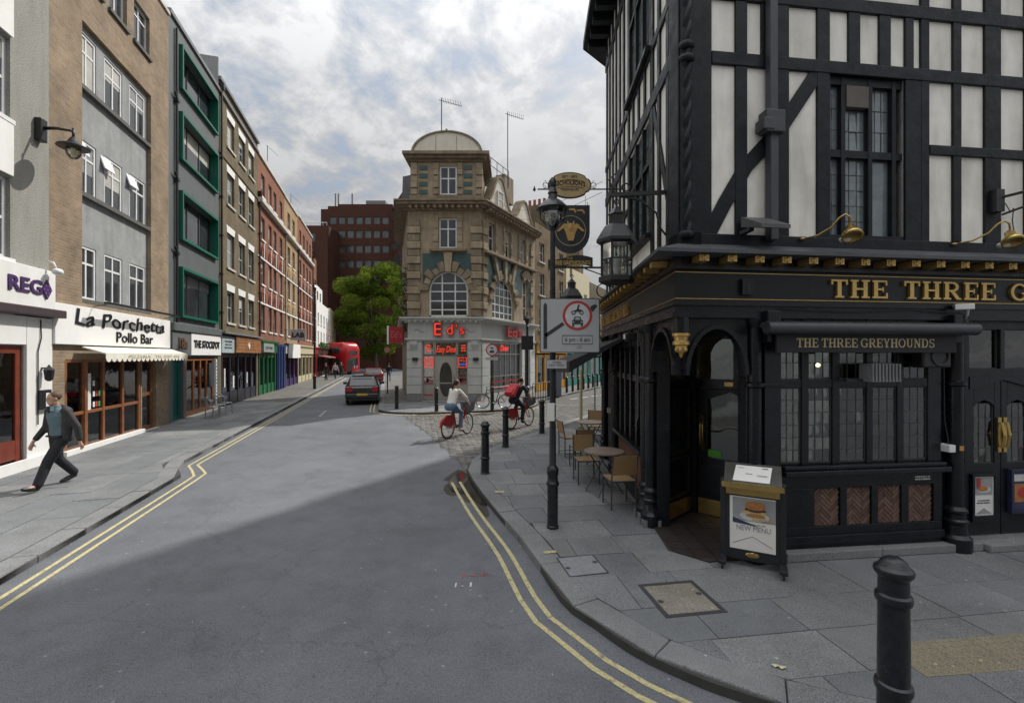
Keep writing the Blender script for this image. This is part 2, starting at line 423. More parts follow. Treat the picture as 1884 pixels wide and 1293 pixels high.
def inpoly(p, poly):
    c = False; n = len(poly); j = n - 1
    for i in range(n):
        if (poly[i][1] > p[1]) != (poly[j][1] > p[1]) and p[0] < (poly[j][0] - poly[i][0]) * (p[1] - poly[i][1]) / (poly[j][1] - poly[i][1]) + poly[i][0]: c = not c
        j = i
    return c
def clip(poly, rect):
    """the part of a simple polygon inside a convex one (counter-clockwise)"""
    out = poly
    for i in range(len(rect)):
        a, b = rect[i], rect[(i + 1) % len(rect)]; src, out = out, []
        if not src: return []
        f = lambda p: (b[0] - a[0]) * (p[1] - a[1]) - (b[1] - a[1]) * (p[0] - a[0])
        for k in range(len(src)):
            p, q = src[k - 1], src[k]; fp, fq = f(p), f(q)
            if (fp >= 0) != (fq >= 0):
                t = fp / (fp - fq); out.append((p[0] + t * (q[0] - p[0]), p[1] + t * (q[1] - p[1])))
            if fq >= 0: out.append(q)
    return out
def area(p): return sum(p[i - 1][0] * p[i][1] - p[i][0] * p[i - 1][1] for i in range(len(p))) / 2
def offset_line(pts, d):
    out = []
    for i, p in enumerate(pts):
        a = Vector(pts[max(i - 1, 0)]); b = Vector(pts[min(i + 1, len(pts) - 1)]); t = (b - a).normalized()
        out.append((p[0] + t.y * d, p[1] - t.x * d))
    return out
def resample(pts, step):
    out = [Vector(pts[0])]; acc = 0
    for i in range(len(pts) - 1):
        a, b = Vector(pts[i]), Vector(pts[i + 1]); L = (b - a).length; t = step - acc
        while t <= L: out.append(a + (b - a) * (t / L)); t += step
        acc = L - (t - step)
    return [tuple(p) for p in out]
def smoothline(pts, n=4):
    out = []
    P = [Vector(pts[0])] + [Vector(p) for p in pts] + [Vector(pts[-1])]
    for i in range(1, len(P) - 2):
        for k in range(n):
            t = k / n; p0, p1, p2, p3 = P[i - 1], P[i], P[i + 1], P[i + 2]
            out.append(tuple(0.5 * ((2 * p1) + (p2 - p0) * t + (2 * p0 - 5 * p1 + 4 * p2 - p3) * t * t + (3 * p1 - p0 - 3 * p2 + p3) * t ** 3)))
    out.append(tuple(P[-1])); return out
def ribbon(mb, pts, w, z, m=0):
    L = offset_line(pts, -w / 2); Rr = offset_line(pts, w / 2)
    for i in range(len(pts) - 1): mb.quad((*L[i], z), (*Rr[i], z), (*Rr[i + 1], z), (*L[i + 1], z), m)

# the two street frames: s runs along the left-hand row of houses, c is the distance to the right of the camera line
AZ = R(-15.5); DX, DY = math.sin(AZ), math.cos(AZ)
def sc(s, c): return (s * DX + c * DY, s * DY - c * DX)
LEFT_C = -7.42; LEFT_RZ = R(90 + 15.5)
KH = 0.10      # kerb height
# ================================================================== GROUND
def asphalt(name, base, patch=0.25, wear=0.0):
    m = bpy.data.materials.new(name); m.use_nodes = True
    n = m.node_tree.nodes; l = m.node_tree.links; b = n['Principled BSDF']
    b.inputs['Roughness'].default_value = 0.8; b.inputs['Specular IOR Level'].default_value = 0.3
    t = n.new('ShaderNodeTexCoord')
    def noise(s, d=5, r=.6):
        x = n.new('ShaderNodeTexNoise'); x.inputs['Scale'].default_value = s; x.inputs['Detail'].default_value = d; x.inputs['Roughness'].default_value = r
        l.new(t.outputs['Object'], x.inputs['Vector']); return x
    def ramp(src, p0, c0, p1, c1):
        r = n.new('ShaderNodeValToRGB'); r.color_ramp.elements[0].position = p0; r.color_ramp.elements[1].position = p1
        r.color_ramp.elements[0].color = (c0, c0, c0, 1); r.color_ramp.elements[1].color = (c1, c1, c1, 1); l.new(src, r.inputs['Fac']); return r.outputs['Color']
    def mul(a, c):
        x = n.new('ShaderNodeMix'); x.data_type = 'RGBA'; x.blend_type = 'MULTIPLY'; x.inputs['Factor'].default_value = 1
        l.new(a, x.inputs['A']); l.new(c, x.inputs['B']); return x.outputs['Result']
    g = n.new('ShaderNodeRGB'); g.outputs[0].default_value = (*base, 1)
    c = mul(g.outputs[0], ramp(noise(0.35, 6).outputs['Fac'], .35, 1 - patch, .65, 1 + patch * .6))
    c = mul(c, ramp(noise(3.0, 8, .75).outputs['Fac'], .35, .90, .7, 1.08)); g_ = .14 if wear else .05; c = mul(c, ramp(noise(42, 3, .6).outputs['Fac'], .36, 1 - g_, .64, 1 + g_))
    sp = noise(140, 2); c = mul(c, ramp(sp.outputs['Fac'], .38, .6, .66, 1.5))
    v = n.new('ShaderNodeTexVoronoi'); v.inputs['Scale'].default_value = 9.0; l.new(t.outputs['Object'], v.inputs['Vector'])
    dot = n.new('ShaderNodeMath'); dot.operation = 'LESS_THAN'; dot.inputs[1].default_value = .13; l.new(v.outputs['Distance'], dot.inputs[0])
    sx = n.new('ShaderNodeSeparateXYZ'); l.new(v.outputs['Color'], sx.inputs[0])
    for th, val in ((.86, 1.75), (.0, .72)):
        gt = n.new('ShaderNodeMath'); gt.operation = 'GREATER_THAN' if th > .5 else 'LESS_THAN'; gt.inputs[1].default_value = th if th > .5 else .16; l.new(sx.outputs[0], gt.inputs[0])
        an = n.new('ShaderNodeMath'); an.operation = 'MULTIPLY'; l.new(dot.outputs[0], an.inputs[0]); l.new(gt.outputs[0], an.inputs[1])
        c = mul(c, ramp(an.outputs[0], .0, 1.0, 1.0, val))
    # tar stains and hair cracks
    c = mul(c, ramp(noise(1.1, 10, .72).outputs['Fac'], .30, .78, .52, 1.0))
    wv = noise(1.7, 4); ws = n.new('ShaderNodeVectorMath'); ws.operation = 'SCALE'; ws.inputs['Scale'].default_value = .9; l.new(wv.outputs['Color'], ws.inputs[0])
    wa = n.new('ShaderNodeVectorMath'); wa.operation = 'ADD'; l.new(t.outputs['Object'], wa.inputs[0]); l.new(ws.outputs[0], wa.inputs[1])
    cr = n.new('ShaderNodeTexVoronoi'); cr.feature = 'DISTANCE_TO_EDGE'; cr.inputs['Scale'].default_value = .38; l.new(wa.outputs[0], cr.inputs['Vector'])
    c = mul(c, ramp(cr.outputs['Distance'], .0, 1 - .38 * wear, .007, 1.0))
    l.new(c, b.inputs['Base Color'])
    bp = n.new('ShaderNodeBump'); bp.inputs['Strength'].default_value = .35; bp.inputs['Distance'].default_value = .006
    l.new(sp.outputs['Fac'], bp.inputs['Height']); l.new(bp.outputs[0], b.inputs['Normal'])
    MATS[name] = m; return m
M_road = asphalt('asphalt', (.135, .142, .158), .16, .5)
M_patch = asphalt('asphalt_patch', (.088, .091, .099), .12)
SLAB = [asphalt('york_stone_%d' % i, c, .18) for i, c in enumerate([(.19, .198, .205), (.17, .18, .19), (.215, .22, .222), (.185, .192, .195), (.16, .17, .18)])]
M_granite = asphalt('granite', (.2, .205, .21), .2)
M_bed = mat('mortar', (.05, .05, .048), .95)
M_yellow = mat('yellow_paint', (.46, .41, .22), .8, .3, 40)
def worn(m, under):
    n = m.node_tree.nodes; l = m.node_tree.links; b = n['Principled BSDF']; src = b.inputs['Base Color'].links[0].from_socket
    t = n.new('ShaderNodeTexCoord'); no = n.new('ShaderNodeTexNoise'); no.inputs['Scale'].default_value = 14; no.inputs['Detail'].default_value = 8; no.inputs['Roughness'].default_value = .75; l.new(t.outputs['Object'], no.inputs['Vector'])
    r = n.new('ShaderNodeValToRGB'); r.color_ramp.elements[0].position = .52; r.color_ramp.elements[1].position = .66; l.new(no.outputs['Fac'], r.inputs['Fac'])
    x = n.new('ShaderNodeMix'); x.data_type = 'RGBA'; l.new(r.outputs['Color'], x.inputs['Factor']); l.new(src, x.inputs['A']); x.inputs['B'].default_value = (*under, 1); l.new(x.outputs['Result'], b.inputs['Base Color'])
worn(M_yellow, (.17, .16, .12))
M_white = mat('white_road_paint', (.5, .5, .48), .8, .3, 30)
M_iron = mat('black_ironwork', (.014, .015, .018), .38, .3, 20, bump=.1, bscale=40)
M_water = mat('puddle_water', (.02, .02, .018), .06, .1, 3)
M_pave_far = brickmat('far_paving', (.15, .148, .14), (.125, .125, .12), (.07, .07, .068), .75, .55, .014, plane='xy', stain=.25)
M_sett_far = brickmat('far_setts', (.16, .155, .15), (.11, .11, .11), (.05, .05, .05), .22, .12, .02, plane='xy', stain=.3)

def sheet(name, poly, z, m, kind='structure', parent=None):
    mb = MB(); n = len(poly); mb.add([(x, y, z) for x, y in poly], [tuple(range(n))])
    o = mb.build(name, m, parent)
    if not parent: o['kind'] = kind
    return o
road = sheet('road', [(-400, -200), (400, -200), (400, 600), (-400, 600)], 0.0, M_road)

KR = smoothline([(9.37, 30.1), (4.5, 21.35), (.88, 14.8), (-.33, 12.6), (-.78, 11.2), (-.97, 9.9), (-.371, 7.575), (.172, 5.93), (.496, 4.64), (.745, 4.215), (1.02, 3.81), (1.35, 3.51), (1.66, 3.306), (2.4, 2.95), (4.0, 2.55), (8, 2.25), (14, 2.2)], 3)
KE = smoothline([sc(57, -.3), sc(40, -.3), sc(23, -.3), (-5.87, 20.45), (-5.2, 19.8), (-3.75, 19.55), (-1.8, 20.1), (-.4, 20.7), (.75, 21.7), (1.25, 23.0), (1.65, 25), (3.2, 28.6), (8.7, 39.5)], 3)
KL = [sc(-6, -4.05), sc(10.9, -4.05), sc(11.9, -4.5), sc(57, -4.5)]
P_R = KR + [(14, 9), (4, 9), (3.2, 12.2), (12.5, 29)]
P_E = KE + [(6.5, 40.6), (0, 60)]
P_L = [sc(-6, -4.05), sc(10.9, -4.05), sc(11.9, -4.5), sc(57, -4.5), sc(57, -7.7), sc(-6, -7.7)]

def pavement(name, poly, kerb, side, near, ang, dims, m_far):
    """bed, kerb stones, and laid slabs wherever near(x, y); the far part is one sheet"""
    root = tag(bpy.data.objects.new(name, None), kind='structure'); COL.objects.link(root)
    mb = MB(); mb.prism(poly if area(poly) > 0 else poly[::-1], 0, KH - .025); mb.build('bed', M_bed, root)
    pts = resample(kerb, .92)
    inn = offset_line(pts, side * .28)
    far = MB()
    for i in range(len(pts) - 1):
        a, b, c, d = [Vector(p) for p in (pts[i], pts[i + 1], inn[i + 1], inn[i])]
        g = .005 / max((b - a).length, .01)
        q = [a.lerp(b, g), a.lerp(b, 1 - g), d.lerp(c, 1 - g), d.lerp(c, g)]
        q = [tuple(p) for p in q]
        if area(q) < 0: q = q[::-1]
        z = KH + rng.uniform(-.004, .004)
        if near(*q[0]): MB().prism(q, -.02, z).build('kerb_stone', M_granite, root, bev=.012)
        else: far.prism(q, -.02, z)
    if far.v: far.build('far_kerb_stones', M_granite, root)['kind'] = 'stuff'
    inner_kerb = offset_line(kerb, side * .285)
    inner = poly[len(kerb):]
    slabpoly = inner_kerb + inner
    if area(slabpoly) < 0: slabpoly = slabpoly[::-1]
    ca, sa = math.cos(ang), math.sin(ang)
    xs = [p[0] * ca + p[1] * sa for p in slabpoly]; ys = [-p[0] * sa + p[1] * ca for p in slabpoly]
    loc = [(x, y) for x, y in zip(xs, ys)]
    y = min(ys); mbf = MB()
    while y < max(ys):
        h = dims[1] * rng.choice([.85, 1, 1.1]); x = min(xs) - rng.uniform(0, dims[0])
        while x < max(xs):
            w = dims[0] * rng.choice([.7, .9, 1.0, 1.15, 1.3]); g = .004
            wx, wy = (x + w / 2) * ca - (y + h / 2) * sa, (x + w / 2) * sa + (y + h / 2) * ca
            if near(wx, wy):
                q = clip(loc, [(x + g, y + g), (x + w - g, y + g), (x + w - g, y + h - g), (x + g, y + h - g)])
                if len(q) > 2 and area(q) > .01:
                    q = [(px * ca - py * sa, px * sa + py * ca) for px, py in q]
                    dz = rng.uniform(-.003, .003)
                    MB().prism(q, KH - .03, KH + dz).build('paving_slab', rng.choice(SLAB), root)
            x += w
        y += h
    return root, slabpoly
pr, sp_r = pavement('pavement_by_the_pub', P_R, KR, -1, lambda x, y: 2 < y < 15.5 and -1.5 < x < 7.6 and not (x > 2.35 and y > 6.6), R(8), (.86, .62), None)
pl, sp_l = pavement('pavement_along_the_shops', P_L, KL, -1, lambda x, y: 2.5 < y < 24 and x > -15, R(90 - -15.5), (.8, .6), None)
pe, sp_e = pavement('pavement_round_the_diner', P_E, KE, -1, lambda x, y: y < 24 and -6.2 < x < 2.2, R(4), (.85, .62), None)
def far_sheet(root, poly, keep):
    q = clip(poly, keep) 
    if len(q) > 2: MB().add([(x, y, KH - .008) for x, y in q], [tuple(range(len(q)))]).build('far_paving', M_pave_far, root)
far_sheet(pl, sp_l, [(-60, 23.5), (60, 23.5), (60, 80), (-60, 80)])
far_sheet(pe, sp_e, [(-60, 23.5), (60, 23.5), (60, 80), (-60, 80)])
far_sheet(pr, sp_r, [(-60, 15), (60, 15), (60, 80), (-60, 80)])

# setts of the side street: laid one by one near, a sheet beyond
kr_far = [p for p in KR if p[1] >= 9.9]
ke_r = [p for p in KE if p[1] < 40 and (p[0] > -5.0)]
SETT = [(-4.84, 19.9), (-2.6, 14.5), (-1.25, 10.8), (-.99, 9.92)] + kr_far[::-1] + [(9.5, 42)] + ke_r[::-1]
sheet('side_street', SETT, .004, M_sett_far)
mb = MB()
a = R(62); ca, sa = math.cos(a), math.sin(a)
for i in range(-20, 200):
    for j in range(-160, 170):
        u, v = i * .135, j * .225 + (i % 2) * .11
        x, y = -2 + u * ca - v * sa, 9 + u * sa + v * ca
        if y > 24 or not inpoly((x, y), SETT): continue
        w, h = .06 + rng.uniform(-.004, .004), .104 + rng.uniform(-.006, .006); z = .016 + rng.uniform(-.006, .006)
        c = [(x + p * ca - q * sa, y + p * sa + q * ca) for p, q in ((-w, -h), (w, -h), (w, h), (-w, h))]
        t = [(x + p * ca - q * sa, y + p * sa + q * ca) for p, q in ((-w * .8, -h * .86), (w * .8, -h * .86), (w * .8, h * .86), (-w * .8, h * .86))]
        mb.add([(*p, .004) for p in c] + [(*p, z) for p in t], [(4, 5, 6, 7), (0, 1, 5, 4), (1, 2, 6, 5), (2, 3, 7, 6), (3, 0, 4, 7)], rng.randrange(3))
so = mb.build('setts', [asphalt('sett_grey', (.15, .148, .142), .2), asphalt('sett_dark', (.115, .115, .113), .2), asphalt('sett_warm', (.17, .16, .145), .2)])
tag(so, 'grey granite setts paving the mouth of the side street', 'setts', kind='stuff')

# painted lines
def lines(name, pts, offs, side, w=.052, m=M_yellow, z=.004):
    mb = MB(); pts = resample(pts, .35)
    for o in offs: ribbon(mb, offset_line(pts, side * o), w, z)
    o = mb.build(name, m); o['kind'] = 'structure'; return o
lines('double_yellow_lines', [p for p in KR if p[1] < 10.3 and p[0] < 9][1:], (.22, .38), 1)
mb = MB()
for k, o in enumerate((0, .16)):
    ribbon(mb, [sc(-6 + i * .5, -3.83 + o) for i in range(34)] + [sc(10.98 + o, -3.84 + o), sc(11.5 + o * .6, -4.06 + o), sc(12.02 + o * .3, -4.31 + o)] + [sc(12.3 + i, -4.32 + o) for i in range(44)], .052, .004)
mb.build('double_yellow_lines', M_yellow)['kind'] = 'structure'
lines('double_yellow_lines', [p for p in KE if p[1] < 24 or p[0] < -5.9], (.2, .36), 1, z=.024)
mb = MB()
for i in range(4): p = sc(20.6 + i * .55, -2.6); mb.add([(p[0] - .05, p[1] - .12, .005), (p[0] + .05, p[1] - .12, .005), (p[0] + .02, p[1] + .12, .005), (p[0] - .08, p[1] + .12, .005)], [(0, 1, 2, 3)])
mb.build('bay_marking', M_white)['kind'] = 'structure'
mb = MB()
for i in range(5):
    x, y = 3.4 + i * .75, 26.2 + i * .9; mb.add([(x, y, .03), (x + .5, y + .5, .03), (x + .4, y + .65, .03), (x - .1, y + .15, .03)], [(0, 1, 2, 3)])
mb.build('give_way_marking', M_white)['kind'] = 'structure'
# surveyor's spray marks
M_red_paint = mat('red_spray', (.32, .06, .05), .8, .4, 60)
mb = MB()
for x, y, w, h, k in ((-.56, 5.16, .02, .1, 0), (-.49, 5.2, .1, .015, 0), (-.35, 5.2, .02, .09, 0), (-.62, 4.95, .015, .1, 1), (-.55, 4.97, .03, .015, 1), (-.46, 4.96, .02, .1, 1), (-.30, 5.22, .03, .03, 0)):
    mb.add([(x, y, .0045), (x + w, y + .004, .0045), (x + w, y + h, .0045), (x - .004, y + h, .0045)], [(0, 1, 2, 3)], k)
mb.build('survey_marking', [M_red_paint, M_white])['kind'] = 'structure'
# yellow loading ticks on the kerb
mb = MB()
for x, y, w, h, an in ((.40, 5.55, .15, .07, 10), (-.30, 8.05, .16, .1, -5)):
    c, s_ = math.cos(R(an)), math.sin(R(an))
    mb.add([(x + p * c - q * s_, y + p * s_ + q * c, KH + .009) for p, q in ((0, 0), (w, .01), (w, h), (-.01, h))], [(0, 1, 2, 3)])
mb.build('kerb_marking', M_yellow)['kind'] = 'structure'
# puddle in the gutter
def gpt(x, y, z=0.0):
    Y = (2.5 - z) * 842.5 / (y - 655); return ((x - 942) / 842.5 * Y, Y)
pud = smoothline([(-1.15, 9.9), (-.98, 9.72), (-.62, 8.6), (-.40, 7.72), (-.58, 7.75), (-.78, 8.2), (-1.08, 8.4), (-1.25, 9.0), (-1.15, 9.9)], 4)[:-1]
tag(sheet('puddle', pud, .003, M_water), kind='structure')
mud = smoothline([(-1.2, 10.1), (-.98, 9.85), (-.7, 8.8), (-.36, 7.3), (-.48, 7.2), (-.66, 7.75), (-.82, 7.9), (-.9, 8.2), (-1.15, 8.25), (-1.3, 8.7), (-1.25, 9.1), (-1.38, 9.3), (-1.2, 10.1)], 4)[:-1]
tag(sheet('gutter_silt', mud, .002, mat('wet_silt', (.045, .04, .033), .35, .5, 9)), kind='structure')

# access covers set in the pavement
def cover(name, label, loc, rz, w, d, frame, fill, fm, im):
    t = thing(name, label, 'manhole cover', (*loc, KH), R(rz))
    mb = MB()
    for x0, x1, y0, y1 in ((-w, w, -d, -d + frame), (-w, w, d - frame, d), (-w, -w + frame, -d + frame, d - frame), (w - frame, w, -d + frame, d - frame)): mb.box(x0, x1, y0, y1, -.01, .006)
    mb.build('frame', fm, t); MB().box(-w + frame + .004, w - frame - .004, -d + frame + .004, d - frame - .004, -.01, .004).build('infill', im, t)
    for sx in (-1, 1): MB().lathe([(.03, 0), (.03, .0065)], 10, (sx * (w - frame - .04), .04 * sx, 0)).build('lifting_eye', fm, t)
    return t
cover('inspection_cover', 'square recessed cover with tan infill and wide dark iron frame', (1.67, 4.55), 9, .31, .31, .045, 0, mat('cover_iron', (.045, .045, .048), .6, .3, 30), asphalt('tan_infill', (.23, .21, .18), .15))
cover('inspection_cover', 'small square pale grey metal cover near the kerb', (.80, 5.26), 12, .23, .24, .012, 0, mat('cover_iron', (.045, .045, .048)), mat('galvanised_plate', (.21, .22, .23), .6, .2, 15, bump=.2, bscale=90))
tr = tag(bpy.data.objects.new('tactile_paving', None), kind='structure'); COL.objects.link(tr); tr.location = (3.1, 3.42, KH); tr.rotation_euler.z = R(6)
M_buff = asphalt('buff_tactile', (.26, .23, .165), .15); src = None
for i in range(6):
    if src is None:
        mb = MB(); mb.box(.003, .397, .003, .397, -.02, .006)
        for a in range(6):
            for b in range(6): mb.lathe([(.014, .006), (.012, .010), (.006, .011)], 6, (.033 + a * .0667, .033 + b * .0667, 0))
        src = mb.build('tactile_slab', M_buff, tr)
    else: inst(src, tr, (i * .4, 0, 0))
# dropped litter and flattened gum
mb = MB()
for x, y in ((2.02, 3.52), (2.06, 3.5)):
    mb.add([(x, y, KH + .012), (x + .05, y + .01, KH + .02), (x + .04, y + .04, KH + .008), (x - .01, y + .035, KH + .016)], [(0, 1, 2, 3)])
tag(mb.build('litter', mat('litter_paper', (.6, .57, .4), .8)), 'scrap of crumpled pale yellow paper on the pavement', 'litter')
# ================================================================== LEFT-HAND ROW OF SHOPS
G_far = mat('dark_window_glass', (.035, .04, .045), .05, .5, 1.3, spec=.8)
G_shop = glassmat('shop_glass', (.7, .72, .7), .10)
M_wwhite = mat('white_upvc', (.72, .73, .73), .4, .06)
M_wcream = mat('cream_paint', (.66, .62, .52), .5, .08)
M_stone = mat('pale_stone_trim', (.55, .53, .48), .75, .2, 5, stain=.3)
M_render_grey = mat('grey_render', (.29, .30, .305), .9, .14, 3, bump=.3, bscale=120, stain=.22)
M_pebble = mat('pebbledash', (.30, .295, .27), .95, .5, 45, bump=.9, bscale=55, stain=.2)
M_whitewall = mat('white_masonry', (.74, .74, .73), .7, .05, 3, stain=.08)
M_brick_buff = brickmat('buff_brick', (.34, .25, .16), (.26, .185, .12), (.30, .265, .22))
M_brick_brown = brickmat('brown_stock_brick', (.20, .155, .085), (.145, .11, .065), (.17, .155, .12))
M_brick_red = brickmat('orange_red_brick', (.27, .105, .06), (.22, .085, .05), (.21, .13, .10), stain=.2)
M_brick_yel = brickmat('yellow_brick', (.38, .26, .13), (.33, .22, .11), (.31, .24, .17), stain=.2)
M_brick_dark = brickmat('dark_red_brick', (.095, .036, .024), (.075, .028, .019), (.065, .032, .024), stain=.25)
M_wood = mat('varnished_brown_wood', (.22, .085, .035), .4, .35, 5)
M_redwood = mat('dark_red_wood', (.16, .03, .016), .4, .3, 5)
M_slate = mat('slate_grey_paint', (.10, .115, .118), .6, .1, 2, stain=.15)
M_green = mat('emerald_frame_paint', (.005, .115, .075), .4, .1)
M_black = mat('black_paint', (.015, .015, .017), .4, .3, 8)
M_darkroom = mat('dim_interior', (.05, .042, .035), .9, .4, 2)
M_lead = mat('roof_lead', (.16, .165, .175), .6, .2, 3)
M_roof = mat('slate_roof', (.10, .10, .11), .7, .2, 3)
M_red_brick_trim = mat('red_terracotta', (.22, .06, .035), .8, .15)

def house(name, label, s0, s1, D=9.0):
    x, y = sc(s0, LEFT_C); t = thing(name, label, 'building', (x, y, 0), LEFT_RZ); return t, s1 - s0
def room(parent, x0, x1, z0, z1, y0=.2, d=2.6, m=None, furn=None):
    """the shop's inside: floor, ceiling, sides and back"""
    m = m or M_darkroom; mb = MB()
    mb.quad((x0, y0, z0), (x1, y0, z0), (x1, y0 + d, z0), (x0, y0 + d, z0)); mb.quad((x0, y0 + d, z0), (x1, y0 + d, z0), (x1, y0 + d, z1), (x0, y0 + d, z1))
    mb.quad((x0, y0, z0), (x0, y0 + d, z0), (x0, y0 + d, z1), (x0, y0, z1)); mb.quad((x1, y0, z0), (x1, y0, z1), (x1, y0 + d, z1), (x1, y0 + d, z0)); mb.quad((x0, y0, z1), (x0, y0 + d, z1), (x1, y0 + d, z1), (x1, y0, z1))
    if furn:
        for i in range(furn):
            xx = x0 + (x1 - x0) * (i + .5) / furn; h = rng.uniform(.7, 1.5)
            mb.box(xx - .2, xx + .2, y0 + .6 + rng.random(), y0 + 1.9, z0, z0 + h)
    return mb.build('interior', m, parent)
def parapet(parent, W, H, m, h=.35, d=.12, name='parapet', D=9):
    MB().box(-.0, W, -d, .45, H + .002, H + h).build(name, m, parent)

# ---- white corner restaurant, pebbledash above
t, W = house('pebbledash_building', 'grey pebbledash building over a white restaurant front with purple letters', 4.0, 12.94)
ops = [(6.05, 7.82, 4.5, 6.15), (6.05, 7.82, 7.35, 9.0), (6.05, 7.82, 10.2, 11.8), (6.1, 8.15, .12, 2.72)]
shell(t, W, 9, 14.6, ops, M_pebble)
for a, b, c, d in ops[:3]:
    window(t, a, b, c, d, .08, M_wwhite, G_far, 2, 2, .07, .06)
    MB().box(a - .05, b + .05, -.06, .1, c - .09, c - .001).build('sill', M_wwhite, t)
    MB().box(5.2, b + .02, -.05, -.004, c - 1.15, c - .1).build('panel', M_whitewall, t)
mb = MB(); mb.box(8.16, W + .0, -.07, -.003, .1, 3.35); mb.box(-.0, 6.08, -.07, -.003, .1, 3.35); mb.box(6.09, 8.15, -.07, -.003, 2.74, 3.35); mb.build('shop_front_wall', M_whitewall, t, bev=.01)
MB().box(5, W - .002, -.13, -.004, 3.56, 4.42).build('fascia', M_whitewall, t, bev=.01)
M_purple = mat('purple_lettering', (.055, .02, .10), .5, .2)
text(t, 'REG', M_purple, 8.02, -.14, 3.98, .42, .95, .03, bold=.012)
mb = MB(); mb.prism([(-.15, 0), (0, -.22), (.15, 0), (0, .22)], -.03, 0, 'y'); mb.build('diamond_emblem', M_purple, t, loc=(8.62, -.135, 3.98))
mb = MB()
for i in range(3):
    for j in range(3): mb.prism([((i - 1) * .055 - .018 + (j - 1) * .055, (j - 1) * .08 - (i - 1) * .08), ((i - 1) * .055 + (j - 1) * .055, (j - 1) * .08 - (i - 1) * .08 - .027), ((i - 1) * .055 + .018 + (j - 1) * .055, (j - 1) * .08 - (i - 1) * .08), ((i - 1) * .055 + (j - 1) * .055, (j - 1) * .08 - (i - 1) * .08 + .027)], -.034, -.031, 'y')
mb.build('emblem_pattern', mat('pale_purple', (.2, .12, .3), .5), t, loc=(8.62, -.135, 3.98))
MB().box(4, W + .12, -.28, -.005, 3.37, 3.55).build('awning_cassette', mat('plum_metal', (.05, .035, .04), .5), t, bev=.02)
d = window(t, 6.1, 8.15, .12, 2.72, .02, M_redwood, G_shop, 2, 1, .16, .14, name='door')
MB().box(7.25, 7.95, .0, .055, .35, .75).build('door_panel', M_redwood, d)
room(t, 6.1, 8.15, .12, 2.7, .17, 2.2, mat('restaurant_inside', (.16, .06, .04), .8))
MB().box(5.5, W, -.14, -.071, .1, .32).build('plinth', M_whitewall, t)
mb = MB(); mb.tube([(8.55, -.08, 3.3), (8.55, -.09, 2.9), (8.45, -.09, 2.6), (8.45, -.09, 1.0)], .012, 5); mb.build('cable', M_black, t)

# ---- brick and grey render block over the trattoria
t, W = house('trattoria_building', 'buff brick building with grey rendered bays above a white Italian restaurant sign', 12.94, 18.96)
bx0, bx1 = 1.2, 4.76
rows = [(3.98, 5.36), (6.72, 8.1), (9.46, 10.86)]
cols = [(1.24, 2.02), (2.40, 3.30), (3.70, 4.66)]
ops = [(bx0, bx1, 3.88, 11.05), (.55, 4.1, .14, 2.42), (4.18, 5.1, .12, 2.42)]
tops = [(2.4, 3.3, 12.22, 13.5), (3.7, 4.66, 12.22, 13.5), (1.24, 2.02, 12.22, 13.5)]
shell(t, W, 9, 14.6, ops + tops, M_brick_buff, rev=.18)
bay = MB()
xs = [bx0] + [v for c in cols for v in c] + [bx1]; zs = [3.88] + [v for r in rows for v in r] + [11.05]
for i in range(len(xs) - 1):
    for j in range(len(zs) - 1):
        if i % 2 == 1 and j % 2 == 1: continue
        if xs[i + 1] - xs[i] > .001: bay.box(xs[i], xs[i + 1], .12, .30, zs[j], zs[j + 1])
bay.build('rendered_bay', M_render_grey, t)
for (a, b) in cols:
    for k, (c, d) in enumerate(rows):
        w = window(t, a, b, c, d, .14, M_wwhite, G_far, 2, 1, .065, .055, bars=[c + (d - c) * .68])
        if k == 1: MB().obox((a + .06, .14, d - .06), (a + .06, .02, d - .42), .5, .03).build('open_vent', M_wwhite, w)
for (c, d) in rows: MB().box(bx0 + .002, bx1 - .002, .0, .125, c - .12, c - .01).build('sill', mat('dark_sill', (.09, .09, .085), .8), t)
for a, b, c, d in tops:
    window(t, a, b, c, d, .1, M_wwhite, G_far, 2, 1, .06, .05, bars=[c + .95]); MB().box(a - .06, b + .06, -.07, .1, c - .1, c - .002).build('sill', mat('dark_sill', (.09, .09, .085)), t)
MB().box(0, W, -.06, .4, 14.602, 14.72).build('coping', M_stone, t)
MB().box(.001, 5.85, -.12, -.004, 2.78, 3.74).build('sign_board', mat('sign_white', (.8, .8, .79), .5, .03), t, bev=.008)
text(t, 'La Porchetta', M_black, 3.0, -.135, 3.44, .55, 4.7, .012, jitter=.03, bold=.004, shear=.12)
text(t, 'Pollo Bar', M_black, 3.5, -.135, 3.02, .42, 2.1, .012, bold=.004)
mb = MB(); mb.tube([(1.4, -.13, 3.78), (1.4, -.5, 3.86)], .012, 5); mb.tube([(5.3, -.13, 3.78), (5.3, -.5, 3.86)], .012, 5); mb.box(1.2, 5.5, -.56, -.46, 3.84, 3.9)
mb.build('sign_light_bar', M_black, t)
